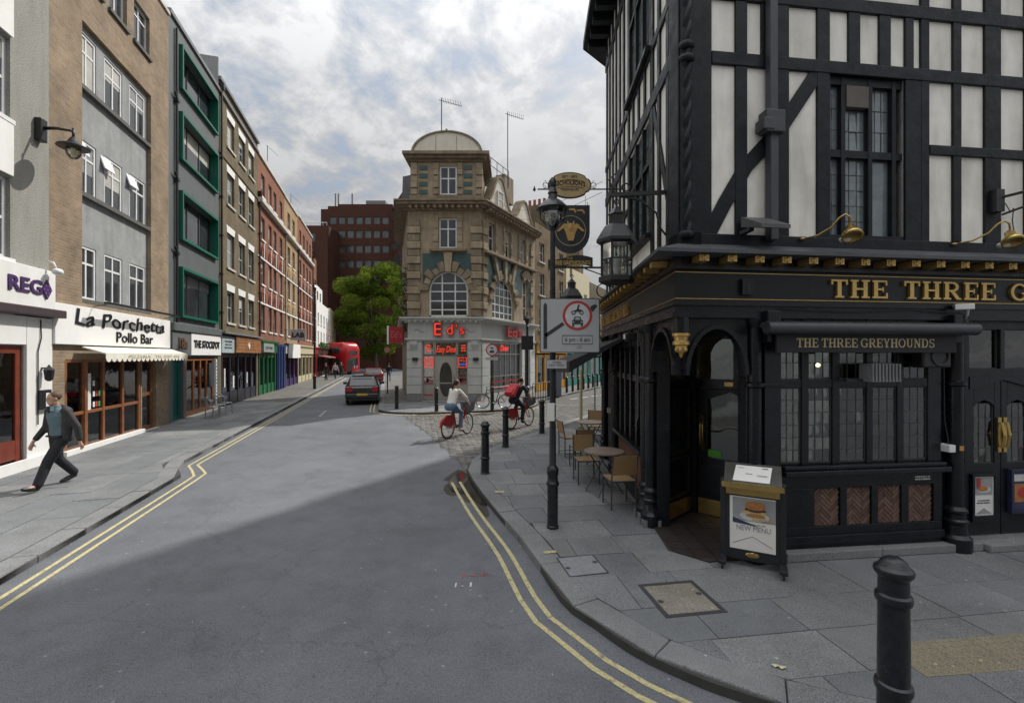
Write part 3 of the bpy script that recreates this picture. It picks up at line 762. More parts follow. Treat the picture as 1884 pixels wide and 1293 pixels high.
# scalloped awning
aw = MB(); x0, x1 = .95, 5.9
aw.add([(x0, -.13, 2.74), (x1, -.13, 2.74), (x1, -.62, 2.58), (x0, -.62, 2.58), (x0, -.13, 2.71), (x1, -.13, 2.71), (x1, -.60, 2.55), (x0, -.60, 2.55)], [(0, 1, 2, 3), (7, 6, 5, 4), (0, 3, 7, 4), (1, 5, 6, 2), (3, 2, 6, 7)])
n = 20
ao = aw.build('awning', mat('cream_canvas', (.74, .72, .64), .8, .08, 2, stain=.2), t)
mb = MB()
for i in range(n):
    a, b = x0 + (x1 - x0) * i / n, x0 + (x1 - x0) * (i + 1) / n
    mb.prism([(a, 2.575), (a, 2.44), (a + (b - a) * .2, 2.37), (a + (b - a) * .5, 2.345), (a + (b - a) * .8, 2.37), (b, 2.44), (b, 2.575)], -.63, -.622, 'y')
mb.build('valance', MATS['cream_canvas'], ao)
text(ao, 'PIZZERIA   TEL 0207 494', mat('faded_gold_print', (.42, .36, .18), .7), 3.6, -.636, 2.48, .12, 3.2, .002)
# timber shop front
mb = MB()
for x in (.58, 1.32, 2.14, 3.1, 4.02): mb.box(x - .05, x + .05, .0, .11, .22, 2.4)
for z, h in ((.14, .09), (1.02, .08), (2.34, .08)): mb.box(.56, 4.09, .006, .10, z, z + h)
mb.box(1.28, 1.4, -.02, .12, .2, 2.41)
fr = mb.build('shop_window_frame', M_wood, t, bev=.006)
for a, b in ((.63, 1.27), (1.40, 2.09), (2.19, 3.05), (3.15, 3.97)):
    for z0, z1 in ((.23, 1.02), (1.10, 2.34)): MB().box(a, b, .05, .056, z0, z1).build('pane', G_shop, fr)
d = window(t, 4.2, 5.08, .13, 2.4, .1, M_wood, G_shop, 1, 2, .11, .1, name='door')
MB().box(.4, 4.12, -.12, -.003, .1, .21).build('plinth', M_whitewall, t)
MB().box(4.15, 5.14, -.10, -.003, .1, .13).build('doorstep', M_stone, t)
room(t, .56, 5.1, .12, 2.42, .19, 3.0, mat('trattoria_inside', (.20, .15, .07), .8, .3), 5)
MB().box(1.42, 1.62, .03, .045, 1.1, 2.05).build('menu_card', M_wwhite, t)
mb = MB()
for i in range(7):
    x, z = 1.72 + (i % 3) * .12, 1.15 + (i // 3) * .28; mb.box(x, x + .08, .036, .046, z, z + .14, i % 3)
mb.build('window_sticker', [M_wwhite, mat('sticker_red', (.5, .04, .04), .5), mat('sticker_green', (.05, .3, .09), .5)], t)

# ---- slate grey building with green picture windows
t, W = house('slate_grey_building', 'slate grey building with wide emerald framed windows above a white and grey sign', 18.96, 24.03)
gw = [(.92, 4.6, 4.05, 5.75), (.92, 4.6, 6.95, 8.6), (.92, 4.6, 9.95, 11.55), (.92, 4.6, 12.6, 14.05)]
ops = gw + [(.3, 1.25, .12, 2.44), (1.5, 4.5, .14, 2.44)]
shell(t, W, 9, 14.75, ops, M_slate, rev=.3)
for a, b, c, d in gw:
    mb = MB(); e = .095
    for q in ((a - e, a, c - e, d + e), (b, b + e, c - e, d + e), (a, b, c - e, c), (a, b, d, d + e)): mb.box(q[0], q[1], -.14, -.002, q[2], q[3])
    f = mb.build('window_surround', M_green, t)
    MB().box(b - .012, b - .001, -.001, .295, c, d).build('reveal_lining', M_green, f)
    window(t, a, b, c, d, .2, M_black, G_far, 3, 1, .05, .07)
MB().box(-.0, W, -.08, .4, 14.752, 14.9).build('coping', M_lead, t)
MB().box(.05, W, -.16, -.004, 3.42, 3.72).build('cornice', M_slate, t, bev=.02)
MB().box(.08, 1.68, -.09, -.004, 2.52, 3.40).build('sign_board', mat('sign_grey', (.12, .125, .13), .5), t)
MB().box(1.70, W - .02, -.11, -.004, 2.54, 3.40).build('sign_board', mat('sign_white', (.8, .8, .79)), t)
text(t, '18a', mat('brown_numerals', (.10, .05, .03), .5), .9, -.11, 2.96, .55, .75, .03, bold=.015)
text(t, 'THE STOCKPOT', M_black, 3.37, -.125, 2.97, .42, 2.9, .02, bold=.012)
mb = MB(); mb.tube([(.5, -.07, 3.7), (.5, -.07, 14.5)], .05, 8)
for z in (6.2, 8.9, 11.8): mb.box(.42, .58, -.14, -.003, z, z + .12); mb.tube([(.5, -.07, z + .1), (.28, -.1, z + .28)], .035, 6)
mb.build('downpipe', M_black, t, smooth=False)
window(t, .32, 1.22, .13, 2.42, .12, mat('teal_paint', (.0, .10, .085), .4), mat('teal_panel', (.0, .08, .07), .35), 1, 1, .12, .1, name='door')
mb = MB()
for x in (1.55, 2.3, 3.0, 3.7, 4.44): mb.box(x - .05, x + .05, .02, .13, .32, 2.42)
for z, h in ((.15, .18), (2.32, .09)): mb.box(1.5, 4.49, .026, .12, z, z + h)
fr = mb.build('shop_window_frame', mat('orange_varnish_wood', (.30, .11, .035), .4, .3, 5), t)
for a, b in ((1.6, 2.25), (2.35, 2.95), (3.05, 3.65), (3.75, 4.39)): MB().box(a, b, .06, .066, .33, 2.32).build('pane', G_shop, fr)
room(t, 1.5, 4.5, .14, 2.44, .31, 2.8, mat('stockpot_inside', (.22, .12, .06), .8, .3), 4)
MB().box(3.75, 4.35, -.05, -.01, 1.15, 2.2).build('menu_blackboard', mat('blackboard', (.025, .03, .033), .8), t)
MB().box(4.65, 4.78, -.03, -.004, .2, 2.35).build('vertical_banner', M_wwhite, t)
small_print(t, mat('navy_print', (.03, .04, .12), .6), 4.715, -.032, 1.35, .09, 1.8, 12, 3)
MB().box(1.4, W, -.3, -.003, .1, .16).build('doorstep', M_stone, t)

# ---- generic terraces: sash windows, lintels, sills and a shop each
def sash_rows(t, spec, cols, fm, lint=None, sill=None, y=.12, arch=None):
    for (c, d) in spec:
        for (a, b) in cols:
            window(t, a, b, c, d, y, fm, G_far, 2, 2, .05, .03)
            if lint: MB().prism([(a - .12, d + .34), (a - .04, d + .002), (b + .04, d + .002), (b + .12, d + .34)], -.012, .1, 'y').build('lintel', lint, t)
            if sill: MB().box(a - .08, b + .08, -.07, .12, c - .1, c - .002).build('sill', sill, t)
t, W = house('brown_brick_house', 'brown stock brick house with white lintels and a timber clad shop front', 24.03, 30.78)
rows = [(4.15, 5.7), (6.85, 8.55), (9.95, 11.5), (12.75, 14.15)]; cols = [(1.2, 2.3), (3.05, 4.15), (4.85, 5.9)]
shell(t, W, 9, 15.3, [(a, b, c, d) for c, d in rows for a, b in cols] + [(.4, 6.4, .12, 2.6)], M_brick_brown)
sash_rows(t, rows, cols, M_wwhite, M_whitewall, M_stone)
MB().box(-.02, W, -.1, .0, 14.75, 14.88).build('string_course', M_lead, t); MB().box(-.02, W, -.12, .45, 15.302, 15.45).build('coping', M_lead, t)
MB().box(0, W, -.045, -.002, 11.95, 12.05).build('string_course', M_brick_brown, t)
MB().box(-.05, .05, .0, 9, 14.75, 16.3).build('party_wall', M_render_grey, t)
MB().box(.1, 1.9, -.12, -.004, 2.66, 3.45).build('sign_board', mat('pale_blue_sign', (.35, .42, .45), .6), t)
small_print(t, mat('sign_ink', (.04, .05, .06), .6), 1.0, -.122, 3.05, 1.2, .45, 3, 5)
mb = MB()
for i in range(5): mb.box(1.95, W - .05, -.2 - .01 * (i % 2), -.004, 2.68 + i * .17, 2.68 + i * .17 + .16)
mb.build('timber_fascia', mat('timber_cladding', (.28, .12, .045), .55, .4, 3), t)
MB().prism([(3.9, 3.05), (4.1, 2.85), (4.3, 3.05), (4.1, 3.25)], -.24, -.21, 'y').build('sign_emblem', M_wwhite, t)
MB().box(0, W, -.3, -.003, 3.56, 3.66).build('cornice', M_lead, t)
mb = MB()
for x in (.45, 1.6, 2.9, 4.2, 5.3, 6.35): mb.box(x - .07, x + .07, -.02, .12, .12, 2.6)
mb.box(.4, 6.4, .0, .1, .12, .75); mb.box(.4, 6.4, .006, .1, 2.45, 2.598)
fr = mb.build('shop_window_frame', mat('navy_black_paint', (.014, .016, .03), .35), t)
for a, b in ((.52, 1.53), (1.67, 2.83), (2.97, 4.13), (4.27, 5.23), (5.37, 6.28)): MB().box(a, b, .05, .056, .76, 2.44).build('pane', G_shop, fr)
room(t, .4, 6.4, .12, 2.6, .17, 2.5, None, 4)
mb = MB(); mb.box(2.2, 2.4, .03, .045, .9, 1.5); mb.box(4.6, 4.75, .03, .045, 1.0, 1.6); mb.box(.9, 1.05, .03, .045, 1.0, 1.9); mb.build('window_notice', M_wwhite, t)

def gothic(t, W, rows, cols, brick, trim, H, head):
    """flats with blind pointed arches over each window"""
    shell(t, W, 9, H, [(a, b, c, d) for c, d in rows for a, b in cols] + [(.2, W - .2, .12, 2.6)], brick)
    sash_rows(t, rows, cols, M_wwhite, None, M_whitewall)
    for k, (c, d) in enumerate(rows):
        if k in head:
            MB().box(0, W, -.05, -.002, d + .05, d + .16).build('string_course', M_whitewall, t)
            for a, b in cols:
                m = MB(); r = (b - a) / 2 + .12; m.arch((a + b) / 2, d + .18, r, r - .13, -.08, -.003, 0, 180, 8, kz=1.5); m.arch((a + b) / 2, d + .18, r * .55, r * .55 - .1, -.06, -.003, 0, 180, 6, kz=1.5)
                m.build('blind_arch', trim, t)
                MB().prism([((a + b) / 2 - .07, d + .18), ((a + b) / 2 + .07, d + .18), ((a + b) / 2 + .05, d + 1.1), ((a + b) / 2 - .05, d + 1.1)], -.10, -.081, 'y').build('keystone', M_whitewall, t)
    MB().box(-.02, W, -.28, .0, rows[-1][0] - .65, rows[-1][0] - .38).build('cornice', M_stone, t, bev=.03)
    MB().box(-.02, W, -.1, .45, H + .002, H + .14).build('coping', M_stone, t)
def shopfront(t, W, m, sign, sm, txt, tm, inside=None, cols=4, awn=None):
    MB().box(.05, W - .05, -.14, -.004, 2.7, 3.35).build('sign_board', sm, t)
    if txt: text(t, txt, tm, W / 2, -.155, 3.02, .4, min(W * .6, 2.6), .01)
    MB().box(0, W, -.26, -.003, 3.36, 3.48).build('cornice', m, t)
    mb = MB()
    for i in range(cols + 1):
        x = .2 + (W - .4) * i / cols; mb.box(x - .08, x + .08, -.06, .1, .12, 2.6)
    mb.box(.2, W - .2, -.004, .09, .12, .7); mb.box(.2, W - .2, -.002, .09, 2.4, 2.598)
    fr = mb.build('shop_window_frame', m, t)
    for i in range(cols):
        a, b = .2 + (W - .4) * i / cols + .08, .2 + (W - .4) * (i + 1) / cols - .08
        MB().box(a, b, .04, .046, .71, 2.4).build('pane', G_shop, fr)
    room(t, .2, W - .2, .12, 2.6, .17, 2.2, inside, 3)
t, W = house('orange_brick_flats', 'orange red brick flats with blind arches over a green shop front', 30.78, 38.38)
gothic(t, W, [(4.1, 5.7), (7.0, 8.5), (9.8, 11.2), (12.5, 13.9)], [(.8, 1.7), (2.7, 3.55), (4.1, 4.95), (6.0, 6.9)], M_brick_red, M_red_brick_trim, 14.75, (0, 1))
shopfront(t, 4.6, mat('shop_green_paint', (.012, .12, .045), .4), None, MATS['shop_green_paint'], None, M_black)
MB().box(.2, 2.9, -.3, -.15, 2.75, 3.3).build('hanging_board', mat('sign_grey_green', (.25, .28, .27), .6), t)
small_print(t, mat('sign_ink', (.04, .05, .06)), 1.55, -.302, 3.02, 2.2, .3, 1, 7)
mb = MB(); mb.box(4.7, 7.5, -.1, -.003, .12, 3.35)
for x in (4.9, 5.8, 6.7): mb.box(x, x + .12, -.16, -.1, .12, 3.2)
mb.build('blue_shop_front', mat('royal_blue_paint', (.015, .03, .11), .4), t)
mb = MB(); mb.tube([(1.5, -.2, 14.9), (1.5, -.2, 15.9)], .02, 5); mb.tube([(1.2, -.2, 15.8), (2.6, -.6, 15.75)], .012, 4); mb.build('roof_aerial', M_black, t)
t, W = house('yellow_brick_house', 'narrow yellow brick house with a white cafe sign over purple shop', 38.38, 43.78)
gothic(t, W, [(4.1, 5.7), (7.0, 8.5), (9.8, 11.2), (12.5, 13.9)], [(1.2, 2.2), (3.2, 4.2)], M_brick_yel, mat('ochre_trim', (.40, .26, .09), .8), 14.7, (0, 1))
shopfront(t, W, mat('violet_paint', (.04, .022, .10), .4), None, M_whitewall, None, M_black, cols=3)
MB().box(.5, 3.9, -.5, -.2, 2.35, 3.45).build('projecting_sign', M_whitewall, t)
mb = MB(); mb.tube([(1.0, -.0, 4.6), (1.0, -1.3, 4.6)], .03, 6); mb.box(.96, 1.04, -1.35, -.25, 3.75, 4.55); lb = mb.build('bracket_sign', mat('sign_lilac_grey', (.36, .36, .40), .6), t)
o = text(lb, 'LAB', M_black, .95, -.8, 4.15, .5, .9, .01, bold=.02); o.rotation_euler.z = R(-90)
mb = MB(); mb.tube([(2, -.1, 14.8), (2, -.1, 15.6)], .02, 5); mb.tube([(2, -.1, 15.5), (4.2, -.5, 15.5)], .012, 4); mb.build('roof_aerial', M_black, t)
t, W = house('rust_brick_house', 'rust orange brick house beyond the yellow one with pale yellow shop front', 43.78, 52.2)
gothic(t, W, [(4.1, 5.7), (7.0, 8.5), (9.8, 11.2), (12.5, 13.9)], [(1.0, 1.9), (2.9, 3.8), (4.8, 5.7), (6.6, 7.5)], M_brick_red, M_red_brick_trim, 14.9, (0, 1))
shopfront(t, W, mat('pale_yellow_paint', (.5, .46, .30), .5), None, MATS['pale_yellow_paint'], None, M_black)
t, W = house('low_brick_house', 'lower brown red brick house with pilasters before the white ones', 52.2, 55.4)
shell(t, W, 9, 13.2, [(a, b, c, d) for c, d in [(4.1, 5.7), (6.7, 8.3), (9.3, 10.9)] for a, b in [(.5, 1.3), (1.9, 2.7)]] + [(.2, W - .2, .12, 2.6)], brickmat('brown_red_brick', (.26, .11, .07), (.2, .085, .055), (.2, .13, .1)))
sash_rows(t, [(4.1, 5.7), (6.7, 8.3), (9.3, 10.9)], [(.5, 1.3), (1.9, 2.7)], M_wwhite, None, M_stone)
shopfront(t, W, mat('shop_red_paint', (.35, .012, .02), .4), None, MATS['shop_red_paint'], None, M_black, cols=2)
t, W = house('white_pub_house', 'white stucco house with flower boxes over its dark front', 55.4, 68.5)
ops = [(a, b, c, d) for c, d in [(3.9, 5.4), (6.2, 7.5)] for a, b in [(1, 2), (3.5, 4.5), (6.2, 7.2), (9, 10), (11.2, 12.2)]]
shell(t, W, 9, 8.9, ops + [(.3, W - .3, .12, 2.7)], M_whitewall)
sash_rows(t, [(3.9, 5.4), (6.2, 7.5)], [(1, 2), (3.5, 4.5), (6.2, 7.2), (9, 10), (11.2, 12.2)], M_wwhite, None, M_stone)
MB().box(5.0, W, 1.0, 8, 8.9, 11.6).build('upper_storey', M_whitewall, t)
mb = MB()
for x in (6, 8, 10.5): mb.box(x, x + .9, .97, .999, 9.6, 10.9)
mb.build('upper_window', G_far, t)
shopfront(t, W, mat('dark_brown_paint', (.05, .025, .018), .5), None, MATS['dark_brown_paint'], None, M_black, cols=6)
MB().prism([(-.0, 2.62), (-1.3, 2.35), (-1.3, 2.28), (0, 2.5)], .5, 7.5, 'x').build('awning', mat('pink_canvas', (.4, .16, .14), .8), t)
M_leaf2 = mat('flower_box_leaf', (.05, .11, .03), .7, .5, 30)
def leafmass(c, r, n, size, m=None, seed=1, flat=1.0):
    rg = random.Random(seed); mb = MB()
    for _ in range(n):
        while True:
            v = Vector((rg.uniform(-1, 1), rg.uniform(-1, 1), rg.uniform(-1, 1)))
            if v.length < 1: break
        p = Vector((c[0] + v.x * r[0], c[1] + v.y * r[1], c[2] + v.z * r[2]))
        a = Vector((rg.gauss(0, 1), rg.gauss(0, 1), rg.gauss(0, .6))).normalized(); b = a.orthogonal().normalized()
        b = (Matrix.Rotation(rg.uniform(0, 6.28), 3, a) @ b); c2 = a.cross(b); s = size * rg.uniform(.6, 1.3)
        mb.add([p - b * s, p + c2 * s * .5, p + b * s, p - c2 * s * .5], [(0, 1, 2, 3)], rg.randrange(2))
    return mb
for i in range(4): leafmass((1.6 + i * 1.9, -.35, 3.75), (.9, .3, .35), 160, .1, seed=i).build('flower_box', [M_leaf2, mat('flower_box_leaf_light', (.10, .18, .04), .7)], t)
t, W = house('cream_end_house', 'low cream painted house at the end of the shop row', 68.5, 76.0)
ops = [(a, b, c, d) for c, d in [(3.9, 5.4), (6.2, 7.5)] for a, b in [(1, 2), (3.2, 4.2), (5.6, 6.6)]]
shell(t, W, 9, 9.2, ops, mat('cream_stucco', (.62, .55, .38), .8, .06))
sash_rows(t, [(3.9, 5.4), (6.2, 7.5)], [(1, 2), (3.2, 4.2), (5.6, 6.6)], M_wwhite)

# rainwater pipes where the houses meet
for s_, top, m_ in ((24.2, 14.9, M_black), (30.95, 12.2, M_black), (38.5, 11.8, M_lead), (43.9, 11.8, M_black), (52.35, 12.8, M_black)):
    x, y = sc(s_, LEFT_C); t = thing('rainwater_pipe', {24.2: 'black rainwater pipe at the left edge of the brown brick house', 30.95: 'black rainwater pipe between brown and orange brick houses', 38.5: 'grey rainwater pipe between orange and yellow brick houses', 43.9: 'black rainwater pipe at the far side of the yellow brick house', 52.35: 'black rainwater pipe on the low red brown house'}[s_], 'drainpipe', (x, y, 0), LEFT_RZ)
    mb = MB(); mb.tube([(0, -.08, 3.7), (0, -.08, top)], .05, 8)
    for z in (4.5, 6.3, 8.1, 9.9, 11.7): mb.box(-.075, .075, -.14, -.0, z, z + .07)
    mb.build('pipe', m_, t); MB().prism([(-.14, top + .3), (.14, top + .3), (.07, top), (-.07, top)], -.2, -.0, 'y').build('hopper', m_, t)
# ================================================================== THE CORNER DINER
M_bath = mat('sooty_bath_stone', (.34, .275, .19), .85, .22, 2.2, bump=.25, bscale=40, stain=.35)
M_bath2 = mat('weathered_bath_stone', (.25, .20, .14), .9, .25, 2.0, bump=.3, bscale=40, stain=.4)
M_teal = mat('teal_faience', (.035, .085, .08), .3, .25, 3)
M_dgrey = mat('diner_grey_paint', (.5, .51, .5), .6, .06, 2, stain=.12)
M_cream_panel = mat('cream_zinc_panel', (.66, .61, .52), .6, .08, 2, stain=.1)
M_neon = mat('red_neon', (.5, .02, .01), .4, emit=(1, .06, .03), estr=.4)
M_neonb = mat('blue_neon', (.02, .04, .4), .4, emit=(.08, .15, 1), estr=.6)
M_redstripe = mat('red_enamel', (.42, .03, .03), .35)
M_steel = mat('brushed_steel', (.42, .4, .36), .35, .15, 8, metal=.7)
def sheetwall(W, H, ops, z0=0.0, rev=.2, x0=0.0):
    xs = sorted({x0, W} | {o[0] for o in ops} | {o[1] for o in ops}); zs = sorted({z0, H} | {o[2] for o in ops} | {o[3] for o in ops}); mb = MB()
    for i in range(len(xs) - 1):
        for j in range(len(zs) - 1):
            cx, c_ = (xs[i] + xs[i + 1]) / 2, (zs[j] + zs[j + 1]) / 2
            if any(o[0] < cx < o[1] and o[2] < c_ < o[3] for o in ops): continue
            mb.quad((xs[i], 0, zs[j]), (xs[i + 1], 0, zs[j]), (xs[i + 1], 0, zs[j + 1]), (xs[i], 0, zs[j + 1]))
    for a, b, c, d in ops:
        mb.quad((a, 0, c), (a, rev, c), (a, rev, d), (a, 0, d)); mb.quad((b, 0, c), (b, 0, d), (b, rev, d), (b, rev, c))
        mb.quad((a, 0, d), (a, rev, d), (b, rev, d), (b, 0, d)); mb.quad((a, 0, c), (b, 0, c), (b, rev, c), (a, rev, c))
    return mb
EX, EY, EW, EL = -5.56, 24.4, 3.91, 7.0
ed = thing('corner_diner_building', 'narrow stone corner building with domed tower above a grey diner with red neon', 'building', (EX, EY, 0))
SD = (EW, 0, 0); SR = R(63)
def side(o): o.location = SD; o.rotation_euler.z = SR; return o
fx, fy = .454, .891
def foot(i): return [(i * .3, i), (EW - i * .6, i), (EW + fx * EL - i, fy * EL), (-.267 * 8, .9636 * 8)]
core = MB(); core.prism(foot(.32), 4.5, 10.3); core.build('inner_walls', M_bath2, ed)
MB().prism([(-.02, .02), (.0, .5), (-2.0, 7.8), (-2.12, 7.7)], .0, 10.3).build('flank_wall', M_bath2, ed)
fw = sheetwall(EW, 10.35, [(1.13, 3.22, 4.6, 7.02), (1.66, 2.62, 8.26, 9.86)], 4.4, .25); fw.build('front_wall', M_bath, ed)
sw = sheetwall(EL, 10.35, [(1.2, 3.9, 4.6, 6.95), (.75, 1.5, 8.3, 9.85), (2.7, 3.4, 8.3, 9.85), (4.7, 5.5, 8.3, 9.85), (5.2, 5.85, 4.7, 7.3)], 4.4, .25); side(sw.build('side_wall', M_bath, ed))
def arch_window(cx, z0, zs, r, y, cols, rows, place=None):
    """spandrel fill round the arch head, frame, radial-topped glazing and glass"""
    n = 14; mb = MB()
    for sgn in (-1, 1):
        for i in range(n // 2):
            a, b = math.pi / 2 * i / (n // 2), math.pi / 2 * (i + 1) / (n // 2)
            p, q = (cx + sgn * r * math.cos(a), zs + r * math.sin(a)), (cx + sgn * r * math.cos(b), zs + r * math.sin(b))
            poly = [p, (p[0], zs + r + .02), (q[0], zs + r + .02), q]
            if abs(p[0] - q[0]) > 1e-4: mb.prism(poly if sgn < 0 else poly[::-1], .0, .25, 'y')
    sp = mb.build('spandrel', M_bath, ed)
    f = MB(); f.arch(cx, zs, r, r - .09, y, y + .08); f.box(cx - r, cx - r + .09, y, y + .08, z0, zs); f.box(cx + r - .09, cx + r, y, y + .08, z0, zs); f.box(cx - r, cx + r, y, y + .08, z0 - .001, z0 + .09)
    for i in range(1, cols):
        x = cx - r + 2 * r * i / cols; h = zs + math.sqrt(max(r * r - (x - cx) ** 2, 0)) - .05; f.box(x - .035, x + .035, y + .006, y + .07, z0, h)
    for z in rows:
        w = r if z <= zs else math.sqrt(max(r * r - (z - zs) ** 2, 0.01)); f.box(cx - w + .05, cx + w - .05, y + .012, y + .065, z - .03, z + .03)
    wn_ = f.build('arched_window', M_wwhite, ed)
    pts = [(cx - r + .04, z0 + .04), (cx + r - .04, z0 + .04)] + [(cx + (r - .04) * math.cos(math.pi * i / 16), zs + (r - .04) * math.sin(math.pi * i / 16)) for i in range(17)]
    MB().prism(pts, y + .03, y + .036, 'y').build('pane', G_far, wn_)
    if place: place(sp); place(wn_)
arch_window(2.175, 4.6, 5.97, 1.045, .12, 3, (4.98, 5.45, 5.95, 6.4))
arch_window(2.55, 4.6, 5.6, 1.35, .12, 5, (5.0, 5.45, 5.95, 6.4), side)
def voussoirs(cx, zs, ri, ro, n, place=None, a0=0, a1=180):
    for i in range(n):
        a, b = R(a0 + (a1 - a0) * (i + .06) / n), R(a0 + (a1 - a0) * (i + .94) / n); r2 = ro + (.22 if i % 2 == 0 else 0)
        q = [(cx + r * math.cos(t), zs + r * math.sin(t)) for r, t in ((ri, a), (r2, a), (r2, b), (ri, b))]
        o = MB().prism(q, -.11 if i % 2 else -.16, .02, 'y').build('voussoir', M_bath if i % 2 else M_bath2, ed)
        if place: place(o)
voussoirs(2.175, 5.97, 1.05, 1.36, 11); voussoirs(2.55, 5.6, 1.36, 1.62, 17, side)
for kx in (2.175,):
    MB().prism([(kx - .14, 6.95), (kx + .14, 6.95), (kx + .24, 8.0), (kx - .24, 8.0)], -.22, .0, 'y').build('keystone', M_bath, ed)
for kx in (1.7, 2.55, 3.4):
    side(MB().prism([(2.55 + (kx - 2.55) * .95 - .08, 6.75), (2.55 + (kx - 2.55) * .95 + .08, 6.75), (kx + (kx - 2.55) * .55 + .15, 8.05), (kx + (kx - 2.55) * .55 - .15, 8.05)], -.2, .0, 'y').build('keystone', M_bath, ed))
def tile_field(x0, x1, cx, zs, r, z0, z1, y=-.03):
    mb = MB(); n = 28
    for i in range(n):
        a, b = x0 + (x1 - x0) * i / n, x0 + (x1 - x0) * (i + 1) / n
        lo = [max(z0, zs + math.sqrt(max(r * r - (x - cx) ** 2, 0))) for x in (a, b)]
        mb.prism([(a, lo[0]), (b, lo[1]), (b, z1), (a, z1)], y, -.003, 'y')
    return mb.build('tile_panel', M_teal, ed)
tile_field(.8, 3.5, 2.175, 5.97, 1.25, 6.35, 7.96); side(tile_field(.5, 5.0, 2.55, 5.6, 1.5, 6.2, 7.96)); side(tile_field(5.9, 6.2, 2.55, 5.6, 1.5, 5.0, 7.96))
MB().box(1.2, 3.15, -.3, -.002, 8.03, 8.2).build('sill_ledge', M_bath2, ed, bev=.03)
side(MB().box(.1, 6.9, -.3, -.002, 8.03, 8.2).build('sill_ledge', M_bath2, ed, bev=.03))
# rusticated quoins, block by block
qb = None
def quoins(x, w, z0, z1, step, d, place=False, alt=.07, m=None):
    src = None; n = int((z1 - z0) / step)
    for i in range(n):
        key = i % 2; a = -alt if key else 0
        o = MB().box(x + (0 if key else .04), x + w - (0 if key else .04), -d - (.05 if key else 0), .0, z0 + i * step + .012, z0 + (i + 1) * step - .012).build('quoin_block', M_bath if key else M_bath2, ed, bev=.025)
        if place: side(o)
quoins(-.02, .72, 4.6, 10.2, .4, .10); quoins(3.36, .62, 4.6, 10.2, .4, .10)
quoins(.04, .5, 4.6, 10.2, .4, .10, True); quoins(6.15, .45, 4.6, 10.2, .4, .08, True)
for a, b, f in ((1.36, 1.64, None), (2.64, 2.92, None), (.5, .73, side), (1.52, 1.75, side), (2.45, 2.68, side), (3.42, 3.65, side), (4.45, 4.68, side), (5.52, 5.75, side)):
    for i in range(5):
        o = MB().box(a, b, -.06 - .03 * (i % 2), .0, 8.22 + i * .36, 8.22 + i * .36 + .34).build('quoin_block', M_bath, ed)
        if f: f(o)
window(ed, 1.66, 2.62, 8.26, 9.86, .12, M_wwhite, G_far, 2, 2, .08, .07, bars=[9.3])
for a, b in ((.75, 1.5), (2.7, 3.4), (4.7, 5.5)): side(window(ed, a, b, 8.3, 9.85, .12, M_wwhite, G_far, 1, 2, .08, .06))
side(window(ed, 5.2, 5.85, 4.7, 7.3, .12, M_wwhite, G_far, 1, 3, .08, .06))
for i in range(5):
    a = 90 + (i - 2) * 22
    side(MB().prism([(5.52 + .4 * math.cos(R(a + 8)), 6.95 + .45 * math.sin(R(a + 8))), (5.52 + .4 * math.cos(R(a - 8)), 6.95 + .45 * math.sin(R(a - 8))), (5.52 + .9 * math.cos(R(a - 8)), 6.95 + 1.0 * math.sin(R(a - 8))), (5.52 + .9 * math.cos(R(a + 8)), 6.95 + 1.0 * math.sin(R(a + 8)))], -.14, 0, 'y').build('voussoir', M_bath, ed))
def moulding(name, prof, m, z):
    """a run of cornice mitred round the front and the side: prof = (out, height) steps"""
    mb = MB()
    for (o, h0, h1) in prof:
        p = [(-o, -o), (EW + o * .55, -o), (EW + fx * EL + o * .89, fy * EL - o * .45), (EW + fx * EL - .3, fy * EL), (EW - .4, .5), (.3, .5), (-2.0, 7.7), (-2.1 - o, 7.6)]
        mb.prism(p, z + h0, z + h1)
    return mb.build(name, m, ed)
moulding('main_cornice', [(.12, 0, .14), (.3, .142, .24), (.52, .242, .38), (.6, .382, .46)], M_bath2, 10.22)
mb = MB()
for i in range(12): mb.box(.15 + i * .32, .29 + i * .32, -.42, -.0, 10.3, 10.455)
for k in (0,): mb.build('modillions', M_bath, ed)['kind'] = 'stuff'
mb = MB()
for i in range(20): mb.box(.3 + i * .34, .46 + i * .34, -.42, -.0, 10.3, 10.455)
side(mb.build('modillions', M_bath, ed))['kind'] = 'stuff'
# tower
tw = MB()
T0, T1, TD = .22, 3.95, 3.4
tf = sheetwall(T1, 12.95, [(1.70, 2.62, 11.1, 12.62)], 10.68, .2, T0); tf.build('tower_front', M_bath, ed)
MB().prism([(T0, 0), (T0 + .001, TD), (T1, TD), (T1, 0), (T1 - .3, .25), (T0 + .3, .25)], 10.68, 12.95).build('tower_walls', M_bath2, ed)
window(ed, 1.70, 2.62, 11.1, 12.62, .08, M_wwhite, G_far, 2, 2, .08, .07, bars=[11.98])
for x, w in ((.17, .36), (1.38, .28), (2.66, .28), (3.64, .36)):
    for i in range(5): MB().box(x, x + w, -.09 - (.05 if i % 2 else 0), .0, 11.08 + i * .34 + .01, 11.08 + (i + 1) * .34 - .01).build('quoin_block', M_bath, ed, bev=.025)
for x in (.62, 3.0):
    for i in range(4): MB().box(x, x + .44, -.035, -.002, 11.12 + i * .43, 11.12 + i * .43 + .22).build('tile_panel', M_teal, ed)
mb = MB()
for o, h0, h1 in ((.1, 12.82, 12.95), (.28, 12.952, 13.1), (.42, 13.102, 13.26)): mb.box(T0 - o, T1 + o, -o, TD + .1, h0, h1)
mb.box(T0 - .1, T1 + .1, -.14, -.001, 10.69, 11.02)
mb.build('tower_cornice', M_bath2, ed)
cx, r = 2.085, 1.86; rise = 1.2
pts = [(cx - r, 13.262), (cx + r, 13.262)] + [(cx + r * math.cos(math.pi * i / 20), 13.262 + rise * math.sin(math.pi * i / 20)) for i in range(1, 20)]
